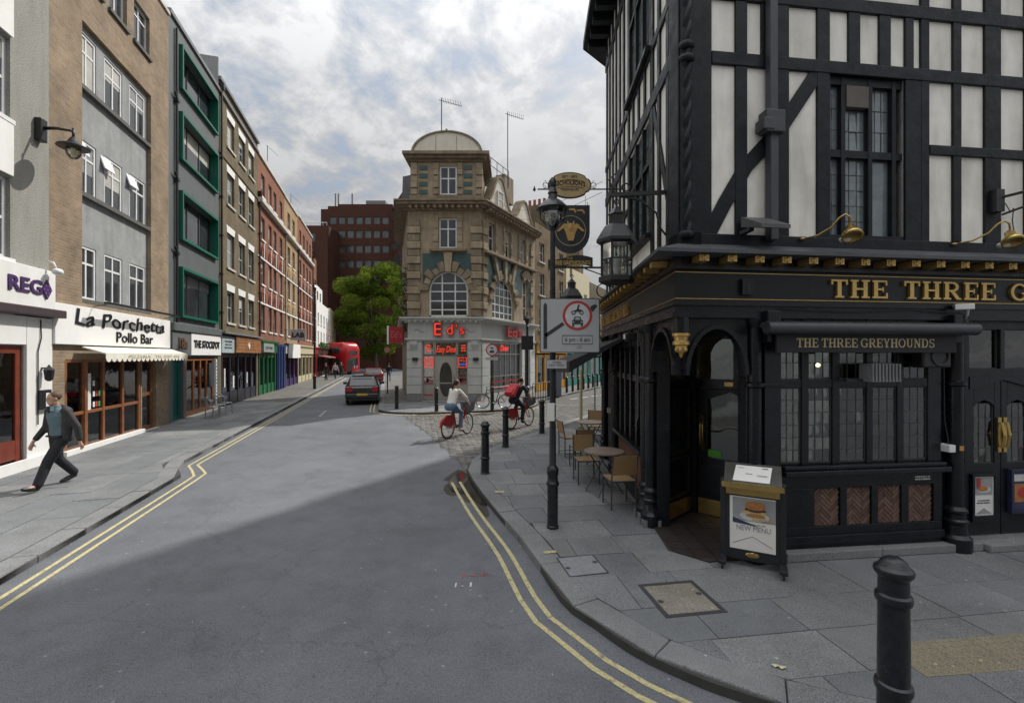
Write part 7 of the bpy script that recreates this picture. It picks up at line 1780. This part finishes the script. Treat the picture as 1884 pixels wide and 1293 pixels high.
mb.quad(slope(-.2, .12), slope(.17, .12), slope(.2, .86), slope(-.17, .86)); mb.build('menu_sheet', mat('menu_white', (.8, .8, .78), .5, .02), lt)
for u, a, b, h_ in ((.74, .1, .16, .05), (.72, -.15, -.09, .02), (.45, -.07, .0, .03), (.42, .05, .15, .02), (.38, .05, .15, .015)): MB().quad(*[(p[0], p[1], p[2] + .003) for p in (slope(a, u), slope(b, u), slope(b, u + h_), slope(a, u + h_))]).build('menu_print', MATS['grey_ink'], lt)

# ================================================================== VEHICLES
def loft(mb, secs, m=0, closed=True):
    """skin between equal-length outlines"""
    n = len(secs[0]); vs = [p for s in secs for p in s]; fs = []
    for i in range(len(secs) - 1):
        for k in range(n): fs.append((i * n + k, i * n + (k + 1) % n, (i + 1) * n + (k + 1) % n, (i + 1) * n + k))
    fs += [tuple(range(n))[::-1], tuple(range((len(secs) - 1) * n, len(secs) * n))]
    mb.add(vs, fs, m)
def hatchback(name, label, loc, rz, paint):
    """x across, y forward (rear at y=0), modelled rear first"""
    t = thing(name, label, 'car', loc, rz)
    def sec(y, w, zb, zs, wt, zt, n=5):
        half = [(w * .9, zb), (w, zb + .15), (w, zs - .12), (w * .97, zs)]
        return [(x, y, z) for x, z in half] + [(-x, y, z) for x, z in half[::-1]]
    body = MB(); loft(body, [sec(0.0, .74, .32, .88, 0, 0), sec(.06, .82, .24, .96, 0, 0), sec(.35, .86, .2, .99, 0, 0), sec(1.5, .88, .2, .95, 0, 0), sec(2.9, .87, .2, .92, 0, 0), sec(3.9, .83, .22, .78, 0, 0), sec(4.15, .72, .3, .62, 0, 0)]); bo = body.build('body', paint, t, ang=30)
    cab = MB()
    def cs(y, wb, zb, wt, zt): return [(wb, y, zb), (wt, y + .0, zt - .05), (wt * .9, y, zt), (-wt * .9, y, zt), (-wt, y, zt - .05), (-wb, y, zb)]
    loft(cab, [cs(.08, .80, .94, .78, .98), cs(.34, .80, .96, .64, 1.36), cs(.60, .80, .96, .62, 1.44), cs(1.6, .82, .94, .62, 1.47), cs(2.3, .82, .93, .60, 1.42), cs(3.05, .80, .90, .74, .94)]); cab.build('cabin', paint, t, ang=30)
    gl = mat('car_glass', (.05, .06, .065), .05, .3, 2, spec=.9)
    MB().add([(-.62, .075, 1.0), (.62, .075, 1.0), (.54, .29, 1.32), (-.54, .29, 1.32), (-.62, .09, 1.0), (.62, .09, 1.0), (.54, .31, 1.32), (-.54, .31, 1.32)], [(0, 1, 2, 3), (7, 6, 5, 4), (0, 4, 5, 1), (3, 2, 6, 7), (0, 3, 7, 4), (1, 5, 6, 2)]).build('rear_window', gl, t)
    for s in (-1, 1):
        MB().add([(s * .815, .75, .98), (s * .825, 2.2, .98), (s * .66, 2.0, 1.38), (s * .66, .85, 1.38)], [(0, 1, 2, 3)]).build('side_window', gl, t)
        MB().prism(rrect(s * .62 - .15, s * .62 + .15, .70, .93, .06), -.025, .12, 'y').build('tail_light', mat('tail_red', (.38, .012, .015), .2, .3, 20), t)
        MB().box(s * .98 - .1, s * .98 + .1, 2.0, 2.14, .96, 1.1).build('wing_mirror', paint, t, bev=.03)
        for y in (.75, 3.3):
            w = MB(); w.torus((s * .76, y, .31), .24, .075, 'x', 24, 8); wo = w.build('wheel', mat('tyre_rubber', (.02, .02, .02), .8), t, smooth=True); mb = MB(); mb.torus((s * .80, y, .31), .15, .03, 'x', 20, 6); mb.box(s * .78 - .02, s * .78 + .02, y - .15, y + .15, .28, .34); mb.box(s * .78 - .02, s * .78 + .02, y - .03, y + .03, .16, .46); mb.build('rim', M_steel, wo)
    MB().box(-.82, .82, -.05, .12, .34, .60).build('bumper', paint, t, bev=.05); MB().box(-.26, .26, -.062, -.051, .50, .61).build('number_plate', mat('yellow_plate', (.5, .4, .06), .5), t)
    MB().ball((0, -.01, .90), (.05, .015, .05), 12, 6).build('badge', M_steel, t); MB().box(-.5, .5, .28, .4, 1.42, 1.455).build('spoiler', paint, t)
    MB().box(-.7, .7, -.02, .2, .24, .34).build('bumper_insert', M_black, t)
    return t
x, y = sc(24.5, -1.12); hatchback('parked_car', 'black hatchback seen from behind at the diner corner', (x, y, 0), -AZ, mat('car_black', (.012, .012, .014), .22, .1, 2, coat=.6))
x, y = sc(42.0, -.98); hatchback('parked_car', 'dark red hatchback parked beyond the black one', (x, y, 0), -AZ, mat('car_dark_red', (.16, .012, .016), .25, .1, 2, coat=.6))
# bus, round-backed double decker seen three-quarter from behind
M_bus = mat('bus_red', (.42, .012, .018), .3, .08, 1, coat=.3)
bus = thing('double_decker_bus', 'red round backed double decker bus crossing the end of the street', 'bus', (-21.3, 61.5, 0), R(58))
mb = MB()
def bsec(y, w, top, r=.45):
    p = [(w, .45)] + [(w, top - r)] + [(w - r + r * math.cos(R(a)), top - r + r * math.sin(R(a))) for a in (20, 45, 70, 90)]
    return [(x, y, z) for x, z in p] + [(-x, y, z) for x, z in p[::-1]]
loft(mb, [bsec(0, .95, 3.3, .55), bsec(.12, 1.13, 3.9, .6), bsec(.45, 1.23, 4.22, .55), bsec(1.0, 1.25, 4.36), bsec(9.0, 1.25, 4.36), bsec(9.4, 1.15, 4.1)]); mb.build('body', M_bus, bus, ang=35)
for z0, z1 in ((1.35, 2.2), (2.85, 3.6)):
    for i in range(6):
        for s in (-1, 1): MB().box(s * 1.256 - .006, s * 1.256 + .006, 1.3 + i * 1.3, 2.4 + i * 1.3, z0, z1).build('window', mat('bus_glass', (.04, .05, .05), .06, spec=.8), bus)
MB().box(-.75, .75, -.03, .0, 1.2, 2.25).build('rear_window', MATS['bus_glass'], bus); MB().prism(rrect(-.6, .6, 2.7, 3.2, .15), -.03, .3, 'y').build('rear_window', MATS['bus_glass'], bus)
MB().box(-1.0, -.2, -.035, -.002, .5, 1.9).build('platform', mat('bus_dark', (.02, .03, .022), .6), bus); text(bus, '11', M_wwhite, .35, -.04, 1.05, .5, .5, .01, name='route_number')
for s in (-1, 1):
    for y in (2.2, 7.2): MB().torus((s * 1.08, y, .5), .38, .13, 'x', 20, 8).build('wheel', MATS['tyre_rubber'], bus, smooth=True)
    MB().ball((s * .85, -.02, .95), (.09, .03, .09), 8, 6).build('tail_light', MATS['tail_red'], bus)

# ================================================================== BICYCLES
M_tyre = mat('bicycle_tyre', (.02, .02, .02), .8); M_spoke = mat('spoke_steel', (.4, .4, .42), .35, metal=.7)
def bike(name, label, loc, rz, frame, style, hire=False):
    """forward is +y; wheelbase 1.05, wheels 0.34 radius; leans kept upright"""
    t = thing(name, label, 'bicycle', loc, rz); wb, r = 1.05, .335
    for y in (0, wb):
        w = MB(); w.torus((0, y, r), r - .02, .019 if not hire else .024, 'x', 36, 6); wo = w.build('wheel', M_tyre, t, smooth=True)
        mb = MB(); mb.torus((0, y, r), r - .045, .010, 'x', 30, 5)
        for k in range(16):
            a = 2 * math.pi * k / 16; mb.tube([(.02 * (-1) ** k, y, r), (0, y + (r - .045) * math.cos(a), r + (r - .045) * math.sin(a))], .0025, 3, cap=False)
        mb.tube([(-.05, y, r), (.05, y, r)], .022, 8); mb.build('rim', M_spoke, wo)
    bb, seat_t, head_t, head_b = (0, .43, .29), (0, .27, .82), (0, .86, .86), (0, .90, .62)
    mb = MB(); rr = .017 if not hire else .026
    if style == 'diamond':
        mb.tube([bb, seat_t], rr, 8); mb.tube([(0, .30, .75), head_t], rr, 8); mb.tube([bb, head_b], rr, 8)
    else: mb.tube([bb, seat_t], rr, 8); mb.tube([bb, (0, .62, .36), head_b], rr * 1.3, 8)
    mb.tube([head_b, head_t], rr * 1.1, 8)
    for s in (-.05, .05): mb.tube([(s * .6, bb[1], bb[2]), (s, 0, r)], .010, 6); mb.tube([(s * .4, .30, .72), (s, 0, r)], .008, 6)
    mb.build('frame', frame, t, smooth=True)
    mb = MB()
    for s in (-.05, .05): mb.tube([(s * .8, .90, .66), (s, .96, .5), (s, wb, r)], .012, 6)
    mb.build('fork', M_spoke if style == 'diamond' else frame, t)
    mb = MB(); mb.tube([head_t, (0, .84, 1.0)], .014, 6); hb_ = [(-.29, .72, 1.03), (-.2, .82, 1.04), (0, .85, 1.01), (.2, .82, 1.04), (.29, .72, 1.03)] if hire else [(-.3, .80, 1.0), (-.15, .84, 1.0), (.15, .84, 1.0), (.3, .80, 1.0)]; mb.tube(hb_, .012, 6); mb.build('handlebar', M_iron, t)
    mb = MB(); mb.tube([seat_t, (0, .25, .92)], .012, 6); mb.build('seat_post', M_spoke, t); mb = MB(); mb.prism([(-.09, .13), (.09, .13), (.06, .28), (.02, .42), (-.02, .42), (-.06, .28)], .92, .965); mb.build('saddle', M_black, t, bev=.015)
    mb = MB(); mb.torus((.05, bb[1], bb[2]), .09, .006, 'x', 20, 4); mb.tube([(.07, bb[1], bb[2]), (.07, bb[1] + .12, bb[2] - .11)], .01, 5); mb.tube([(-.07, bb[1], bb[2]), (-.07, bb[1] - .12, bb[2] + .11)], .01, 5); mb.box(.07, .16, bb[1] + .09, bb[1] + .16, bb[2] - .125, bb[2] - .10); mb.box(-.16, -.07, bb[1] - .16, bb[1] - .09, bb[2] + .10, bb[2] + .125); mb.build('crank', M_iron, t)
    if hire:
        mb = MB(); pts = [(0, (r + .04) * math.cos(R(a)), r + (r + .04) * math.sin(R(a))) for a in range(40, 190, 15)]
        for i in range(len(pts) - 1): mb.obox(pts[i], pts[i + 1], .07, .01)
        mb.build('rear_mudguard', frame, t)
        for s in (-1, 1): MB().prism([((r + .03) * math.cos(R(a)), r + (r + .03) * math.sin(R(a))) for a in range(30, 160, 10)] + [(-.05, .38), (.12, .34)], s * .05 - .003, s * .05 + .003, 'x').build('skirt_guard', frame, t)
        mb = MB(); mb.add([(-.15, .92, .72), (.15, .92, .72), (.17, 1.18, .76), (-.17, 1.18, .76), (-.18, .9, 1.0), (.18, .9, 1.0), (.2, 1.22, 1.02), (-.2, 1.22, 1.02)], [(0, 1, 2, 3), (0, 4, 5, 1), (1, 5, 6, 2), (2, 6, 7, 3), (3, 7, 4, 0)]); mb.build('front_basket', mat('basket_grey', (.12, .13, .13), .6), t); MB().box(-.04, .04, -.06, -.03, .5, .56).build('rear_light', MATS['tail_red'], t)
    return t
M_hire = mat('hire_bike_red', (.36, .014, .02), .3, .1, 3)
bike('hire_bicycle', 'red hire bicycle ridden by the woman in white', (-1.92, 13.72, .02), R(-28), M_hire, 'step', True)
bike('hire_bicycle', 'red hire bicycle ridden by the man with red backpack', (-.02, 15.5, .02), R(-36), M_hire, 'step', True)
bike('parked_bicycle', 'black bicycle leaning behind the bollard outside the diner', (-.32, 20.75, KH), R(78), M_black, 'diamond')

# ================================================================== PEOPLE
M_skin = mat('skin', (.46, .27, .19), .55, .1, 10); M_hair_br = mat('dark_brown_hair', (.025, .014, .01), .6, .4, 40); M_hair_s = mat('short_brown_hair', (.10, .06, .035), .7, .3, 40)
def capsule(mb, p, q, r0, r1, seg=12, sq=(1, 1)):
    p, q = Vector(p), Vector(q); n = 4
    mb.tube([p, p.lerp(q, .33), p.lerp(q, .66), q], [r0, r0 + (r1 - r0) * .33, r0 + (r1 - r0) * .66, r1], seg); mb.ball(p, r0, 12, 8); mb.ball(q, r1, 12, 8)
def organic(name, mb, m, parent, vox=.016, it=6):
    """fuse overlapping limbs into one continuous surface"""
    o = mb.build(name, m, parent, smooth=True); md = o.modifiers.new('fuse', 'REMESH'); md.mode = 'VOXEL'; md.voxel_size = vox; md.use_smooth_shade = True
    s = o.modifiers.new('soften', 'SMOOTH'); s.factor = .5; s.iterations = it; return o
def torso(mb, hip, chest, neck, wh, wc, depth, side_):
    """stacked ellipses from hips to shoulders; side_ is the across direction"""
    hip, chest, neck, side_ = Vector(hip), Vector(chest), Vector(neck), Vector(side_).normalized()
    ax = [(hip, wh, depth), (hip.lerp(chest, .45), wh * .92, depth * .95), (chest, wc, depth * 1.08), (chest.lerp(neck, .45), wc * .98, depth * .95), (chest.lerp(neck, .8), wc * .55, depth * .7)]
    up = (neck - hip).normalized(); fwd = up.cross(side_).normalized(); vs, n = [], 16
    for c, w, d in ax:
        for k in range(n): a = 2 * math.pi * k / n; vs.append(c + side_ * w * math.cos(a) + fwd * d * math.sin(a))
    fs = [(i * n + k, i * n + (k + 1) % n, (i + 1) * n + (k + 1) % n, (i + 1) * n + k) for i in range(len(ax) - 1) for k in range(n)] + [tuple(range(n))[::-1], tuple(range((len(ax) - 1) * n, len(ax) * n))]
    mb.add(vs, fs)
def head(mb, c, face, s=1.0):
    """skull, jaw, nose and ears; face is the way it looks"""
    c, f = Vector(c), Vector(face).normalized(); r = Vector((f.y, -f.x, 0)).normalized()
    M = Matrix((r, f, Vector((0, 0, 1)))).transposed()
    mb.ball(c + Vector((0, 0, .02)) * s, (.075 * s, .095 * s, .105 * s), 14, 10, rot=M); mb.ball(c + f * .025 * s - Vector((0, 0, .06)) * s, (.056 * s, .066 * s, .07 * s), 12, 8, rot=M); mb.ball(c + f * .10 * s - Vector((0, 0, .012)) * s, (.013 * s, .018 * s, .024 * s), 8, 6, rot=M)
    for k in (-1, 1): mb.ball(c + r * k * .076 * s - Vector((0, 0, .005)), (.01 * s, .018 * s, .028 * s), 8, 6, rot=M)
    return M
def face_bits(parent, c, face, s=1.0):
    c, f = Vector(c), Vector(face).normalized(); r = Vector((f.y, -f.x, 0)).normalized(); mb = MB()
    for k in (-1, 1): mb.ball(c + f * .088 * s + r * k * .032 * s + Vector((0, 0, .015)) * s, (.009 * s,) * 3, 8, 6)
    mb.build('eyes', mat('dark_eye', (.03, .02, .015), .3), parent); mb = MB(); mb.obox(c + f * .086 * s - r * .022 * s - Vector((0, 0, .055)) * s, c + f * .086 * s + r * .022 * s - Vector((0, 0, .055)) * s, .012, .008); mb.build('mouth', mat('lip', (.30, .12, .10), .5), parent)
def hand(mb, w, d, pd, s=1.0, curl=.5):
    """palm and five bent fingers; w wrist, d along the hand, pd towards the palm side"""
    w, d, pd = Vector(w), Vector(d).normalized(), Vector(pd).normalized(); a = d.cross(pd).normalized(); capsule(mb, w, w + d * .06 * s, .026 * s, .03 * s, 8)
    for i, (o, L) in enumerate(((-.027, .065), (-.009, .078), (.009, .074), (.027, .058))):
        b = w + d * .085 * s + a * o * s; m_ = b + (d * (1 - curl * .5) + pd * curl * .6).normalized() * L * .5 * s; capsule(mb, b - d * .02 * s, m_, .0105 * s, .0095 * s, 7); capsule(mb, m_, m_ + (d * (1 - curl) + pd * curl * 1.3).normalized() * L * .5 * s, .0095 * s, .0085 * s, 7)
    b = w + d * .03 * s - a * .03 * s; capsule(mb, b, b + (d * .7 - a * .6 + pd * .4).normalized() * .055 * s, .0125 * s, .0105 * s, 7)
# ---- man walking on the left (forward +y in his own frame)
man = thing('person', 'man in dark jacket and blue shirt striding along the shop pavement', 'person', (-8.42, 8.52, KH), R(166))
sc_ = 1.0
HP, CH, NK = (0, .0, .92), (0, .03, 1.30), (0, .05, 1.48)
mb = MB(); head(mb, (0, .09, 1.62), (.12, 1, -.1)); capsule(mb, (0, .04, 1.42), (0, .075, 1.56), .055, .052)
torso(mb, (0, 0, .90), (0, .03, 1.28), NK, .15, .17, .10, (1, 0, 0))
LH, RH = (.31, .22, .82), (-.36, -.10, .80)
LE, RE = (.30, .02, 1.08), (-.33, -.08, 1.08)
for sh, el, ha in (((.19, .03, 1.41), LE, LH), ((-.19, .03, 1.41), RE, RH)): capsule(mb, sh, el, .048, .038); capsule(mb, el, ha, .036, .027)
RK, RA_, RT = (-.11, .24, .50), (-.13, .42, .10), (-.15, .57, .09)
LK, LA_, LT = (.10, -.03, .49), (.10, -.32, .15), (.11, -.18, .04)
for h, k, a, tt in (((.09, 0, .88), LK, LA_, LT), ((-.09, 0, .88), RK, RA_, RT)): capsule(mb, h, k, .085, .058); capsule(mb, k, a, .056, .04); capsule(mb, a, tt, .04, .035)
hand(mb, LH, (.0, .35, -.9), (-1, .2, 0)); hand(mb, RH, (-.15, -.3, -.9), (1, 0, 0))
organic('body', mb, M_skin, man, .010, 4); face_bits(man, (0, .09, 1.62), (.12, 1, -.1))
mb = MB(); mb.ball((-.005, .065, 1.665), (.084, .10, .09), 14, 9); organic('hair', mb, M_hair_s, man, .014, 2)
M_shirt = mat('blue_grey_shirt', (.10, .16, .19), .8, .2, 12, bump=.3, bscale=20)
mb = MB(); torso(mb, (0, .0, .93), (0, .035, 1.29), NK, .168, .185, .122, (1, 0, 0)); mb.torus((0, .055, 1.475), .06, .02, 'z', 14, 6); organic('shirt', mb, M_shirt, man, .016, 4); mb = MB(); mb.prism([(-.045, 1.47), (.045, 1.47), (.0, 1.36)], .155, .172, 'y'); mb.build('undershirt', M_black, man); mb = MB(); mb.obox((-.05, .14, 1.48), (-.09, .172, 1.40), .05, .012); mb.obox((.05, .14, 1.48), (.09, .172, 1.40), .05, .012); mb.build('collar', M_shirt, man); MB().box(-.165, .165, -.115, .128, .905, .94).build('belt', M_black, man, bev=.03)
M_jacket = mat('dark_grey_jacket', (.028, .026, .028), .75, .3, 12, bump=.5, bscale=14); M_trous = mat('black_trousers', (.012, .013, .018), .8, .3, 12, bump=.4, bscale=12)
mb = MB()
for s in (1, -1):
    capsule(mb, (s * .18, .0, 1.40), (s * .17, -.02, .90), .075, .085); capsule(mb, (s * .12, -.06, 1.38), (s * .10, -.09, .88), .075, .08)
for sh, el, ha in (((.195, .03, 1.40), LE, (.308, .17, .88)), ((-.195, .03, 1.40), RE, (-.355, -.098, .86))): capsule(mb, sh, el, .072, .062); capsule(mb, el, ha, .062, .052)
capsule(mb, (.06, -.03, 1.44), (-.06, -.03, 1.44), .06, .06); capsule(mb, (0, -.09, 1.3), (0, -.1, .9), .07, .08); organic('jacket', mb, M_jacket, man, .018, 5)
mb = MB(); torso(mb, (0, 0, .84), (0, .0, .96), (0, .0, 1.05), .165, .16, .115, (1, 0, 0))
for h, k, a in (((.085, 0, .87), LK, (.10, -.29, .18)), ((-.085, 0, .87), RK, (-.13, .40, .12))): capsule(mb, h, k, .105, .085); capsule(mb, k, a, .083, .075)
organic('trousers', mb, M_trous, man, .018, 5)
def shoe(parent, heel, toe, m=M_black, name='shoe'):
    mb = MB(); h, t_ = Vector(heel), Vector(toe); capsule(mb, h, h.lerp(t_, .5), .042, .046); capsule(mb, h.lerp(t_, .5), t_, .048, .032); return organic(name, mb, m, parent, .012, 3)
shoe(man, (-.13, .41, .055), (-.155, .62, .10)); shoe(man, (.10, -.31, .11), (.115, -.10, .042))
# ---- woman on hire bicycle
def rider(label, loc, rz, hip, chest, neck, hd, look, hands, elbows, knees, ankles, toes, skinny=1.0, sleeves=None):
    t = thing('person', label, 'person', loc, rz); mb = MB(); head(mb, hd, look, .98); capsule(mb, neck, Vector(hd) - Vector((0, .01, .06)), .05, .048)
    torso(mb, hip, chest, neck, .15 * skinny, .155 * skinny, .095, (1, 0, 0)); sh = Vector(chest).lerp(Vector(neck), .6)
    for k in (0, 1):
        s = -1 if k else 1; S = sh + Vector((s * .165 * skinny, 0, 0)); capsule(mb, S, elbows[k], .044, .036); capsule(mb, elbows[k], hands[k], .034, .026); hand(mb, hands[k], (0, .6, -.5), (0, .2, -1), 1, .8)
        hp_ = Vector(hip) + Vector((s * .085, 0, -.02)); capsule(mb, hp_, knees[k], .085, .056); capsule(mb, knees[k], ankles[k], .052, .038); capsule(mb, ankles[k], toes[k], .038, .032)
    organic('body', mb, M_skin, t, .010, 3); face_bits(t, hd, look); return t, sh
hip, chest, neck, hd = (0, .16, .98), (0, .33, 1.33), (0, .40, 1.49), (0, .46, 1.64)
hands_, elb = [(.29, .66, 1.06), (-.29, .66, 1.06)], [(.30, .52, 1.22), (-.30, .52, 1.22)]
kn, an_, to_ = [(.11, .55, .74), (-.11, .52, .84)], [(.11, .48, .28), (-.11, .25, .50)], [(.12, .62, .21), (-.12, .38, .43)]
wm, sh = rider('woman with dark ponytail, white cardigan and jeans riding a bicycle', (-1.92, 13.72, .02), R(-28), hip, chest, neck, hd, (.5, 1, 0), hands_, elb, kn, an_, to_, .93)
mb = MB(); mb.ball((0, .43, 1.675), (.085, .102, .098), 14, 9); capsule(mb, (-.02, .34, 1.66), (-.03, .29, 1.58), .035, .045); capsule(mb, (-.03, .29, 1.58), (-.03, .27, 1.38), .045, .018); organic('hair', mb, M_hair_br, wm, .014, 2)
M_cardi = mat('white_cardigan', (.62, .60, .56), .9, .06, 8, bump=.4, bscale=18)
mb = MB(); torso(mb, (0, .14, .93), chest, neck, .185, .168, .125, (1, 0, 0))
for k in (0, 1): S = Vector(chest).lerp(Vector(neck), .6) + Vector(((-1) ** k * .155, 0, 0)); capsule(mb, S, elb[k], .06, .05); capsule(mb, elb[k], Vector(elb[k]).lerp(Vector(hands_[k]), .85), .048, .036)
organic('cardigan', mb, M_cardi, wm, .016, 4)
M_jeans = mat('blue_jeans', (.10, .16, .24), .85, .25, 14, bump=.4, bscale=20); mb = MB(); capsule(mb, (.07, .14, .95), (-.07, .14, .95), .135, .135)
for k in (0, 1): s = (-1) ** k; capsule(mb, (s * .085, .17, .95), kn[k], .108, .072); capsule(mb, kn[k], Vector(kn[k]).lerp(Vector(an_[k]), .92), .068, .052)
organic('jeans', mb, M_jeans, wm, .016, 4)
for k in (0, 1): shoe(wm, Vector(an_[k]) + Vector((0, -.03, -.05)), to_[k], mat('grey_shoe', (.3, .3, .3), .7))
# ---- man with red backpack
hip, chest, neck, hd = (0, .15, 1.0), (0, .40, 1.33), (0, .50, 1.48), (0, .57, 1.62)
hands_, elb = [(.29, .70, 1.06), (-.29, .70, 1.06)], [(.30, .60, 1.20), (-.30, .60, 1.20)]
mn, sh = rider('man in black with red backpack riding a bicycle towards the side street', (-.02, 15.5, .02), R(-36), hip, chest, neck, hd, (.6, 1, -.1), hands_, elb, kn, an_, to_)
mb = MB(); mb.ball((0, .545, 1.665), (.088, .105, .092), 14, 9); organic('hair', mb, M_hair_br, mn, .014, 2)
M_tee = mat('black_tee', (.012, .013, .015), .85, .2, 10); mb = MB(); torso(mb, (0, .13, .95), chest, neck, .178, .185, .125, (1, 0, 0))
for k in (0, 1): S = Vector(chest).lerp(Vector(neck), .6) + Vector(((-1) ** k * .165, 0, 0)); capsule(mb, S, Vector(S).lerp(Vector(elb[k]), .75), .064, .058)
organic('tee_shirt', mb, M_tee, mn, .016, 4)
mb = MB(); capsule(mb, (.07, .14, .97), (-.07, .14, .97), .135, .135)
for k in (0, 1): s = (-1) ** k; capsule(mb, (s * .085, .17, .96), kn[k], .112, .08); capsule(mb, kn[k], Vector(kn[k]).lerp(Vector(an_[k]), .92), .076, .062)
organic('trousers', mb, mat('navy_trousers', (.012, .015, .028), .85, .25, 12, bump=.3, bscale=14), mn, .016, 4)
for k in (0, 1): shoe(mn, Vector(an_[k]) + Vector((0, -.03, -.05)), to_[k])
bp_ = thing('backpack', 'square red backpack on the back of the black clad cyclist', 'backpack', (-.02, 15.5, .02), R(-36)); M_rs = mat('red_nylon', (.42, .018, .03), .6, .15, 8, bump=.3, bscale=14)
c0 = Vector((0, .10, 1.28)); up_ = (Vector(neck) - Vector(hip)).normalized(); bk = Vector((0, -up_.z, up_.y))
def bpt(x, u, v): return tuple(c0 + Vector((x, 0, 0)) + up_ * u + bk * v)
mb = MB(); mb.add([bpt(x, u, v) for x, u, v in ((-.19, -.24, 0), (.19, -.24, 0), (.19, -.24, .2), (-.19, -.24, .2), (-.18, .24, -.02), (.18, .24, -.02), (.18, .24, .13), (-.18, .24, .13))], [(0, 3, 2, 1), (4, 5, 6, 7), (0, 1, 5, 4), (1, 2, 6, 5), (2, 3, 7, 6), (3, 0, 4, 7)]); mb.build('bag', M_rs, bp_, bev=.035)
mb = MB(); mb.add([bpt(x, u, v) for x, u, v in ((-.15, -.21, .195), (.15, -.21, .195), (.15, -.21, .25), (-.15, -.21, .25), (-.14, .02, .165), (.14, .02, .165), (.14, .02, .21), (-.14, .02, .21))], [(0, 3, 2, 1), (4, 5, 6, 7), (0, 1, 5, 4), (1, 2, 6, 5), (2, 3, 7, 6), (3, 0, 4, 7)]); mb.build('pocket', M_rs, bp_, bev=.02)
mb = MB()
for s in (-1, 1): mb.tube([bpt(s * .11, .2, -.02), bpt(s * .12, .26, -.12), bpt(s * .13, .16, -.25), bpt(s * .13, -.05, -.22), bpt(s * .13, -.18, -.03)], .016, 6)
mb.build('strap', M_black, bp_)
# ---- far pedestrians near the bus and the crossing
def walker(label, loc, rz, top, legs, stride):
    t = thing('person', label, 'person', (*loc, KH), R(rz)); mb = MB(); head(mb, (0, .03, 1.60), (0, 1, 0)); capsule(mb, (0, 0, 1.42), (0, .02, 1.53), .05, .05); torso(mb, (0, 0, .92), (0, .0, 1.28), (0, .01, 1.46), .15, .17, .10, (1, 0, 0))
    for s in (1, -1): capsule(mb, (s * .2, 0, 1.4), (s * .25, s * .08, 1.1), .05, .04); capsule(mb, (s * .25, s * .08, 1.1), (s * .24, s * .18, .86), .036, .028); hand(mb, (s * .24, s * .18, .86), (0, s * .3, -1), (-s, 0, 0)); capsule(mb, (s * .09, 0, .9), (s * .1, -s * stride * .5 + .05, .5), .08, .055); capsule(mb, (s * .1, -s * stride * .5 + .05, .5), (s * .1, -s * stride, .07), .05, .04); capsule(mb, (s * .1, -s * stride, .05), (s * .1, -s * stride + .16, .04), .045, .035)
    organic('body', mb, M_skin, t, .02, 3); face_bits(t, (0, .03, 1.6), (0, 1, 0)); mb = MB(); mb.ball((0, .01, 1.645), (.084, .1, .09), 12, 8); mb.build('hair', M_hair_br, t, smooth=True)
    mb = MB(); torso(mb, (0, 0, .9), (0, 0, 1.29), (0, .01, 1.46), .17, .19, .125, (1, 0, 0))
    for s in (1, -1): capsule(mb, (s * .19, 0, 1.4), (s * .25, s * .08, 1.1), .065, .055); capsule(mb, (s * .25, s * .08, 1.1), (s * .24, s * .16, .92), .052, .045)
    organic('top', mb, top, t, .02, 4); mb = MB(); capsule(mb, (.05, 0, .9), (-.05, 0, .9), .13, .13)
    for s in (1, -1): capsule(mb, (s * .09, 0, .88), (s * .1, -s * stride * .5 + .05, .5), .1, .075); capsule(mb, (s * .1, -s * stride * .5 + .05, .5), (s * .1, -s * stride, .12), .07, .06)
    organic('trousers', mb, legs, t, .02, 4)
walker('pedestrian in dark clothes under the awning past the red shop', sc(48.5, -5.6), 150, M_tee, M_trous, .2)
walker('pedestrian in pale shirt walking by the kerb before the bus', sc(50.5, -4.95), 160, mat('pale_shirt', (.4, .42, .45), .9), MATS['navy_trousers'], .15)
walker('pedestrian in dark coat standing nearest the red bus', sc(55.5, -4.8), 200, M_jacket, M_trous, .1)
walker('pedestrian in dark top on the diner side pavement beyond the cars', sc(45.0, .35), 20, MATS['black_tee'], M_jeans, .22)
# thin wires from the pub roof across the street
t = thing('overhead_wires', 'pair of thin overhead wires running up from the side street', 'wires'); mb = MB()
for k in (0, 1):
    a, b = Vector((2.15, 10.9, 6.4 + k * .25)), Vector((-.6, 26.0, 5.6 + k * .5 + 5.0)); mb.tube([a.lerp(b, i / 8) - Vector((0, 0, .5 * math.sin(math.pi * i / 8))) for i in range(9)], .006, 4)
mb.build('wire', M_black, t)
# small posts and sign beside the far crossing
t = thing('far_sign_post', 'thin dark sign pole on the pavement beyond the black car', 'post', (*sc(30.5, .15), KH)); mb = MB(); mb.lathe([(.04, 0), (.035, 3.0)], 8); mb.build('pole', M_boll, t); MB().prism([(.18 * math.cos(2 * math.pi * i / 16), 2.8 + .18 * math.sin(2 * math.pi * i / 16)) for i in range(16)], -.06, -.045, 'y').build('disc', mat('pink_disc', (.45, .2, .2), .5), t)
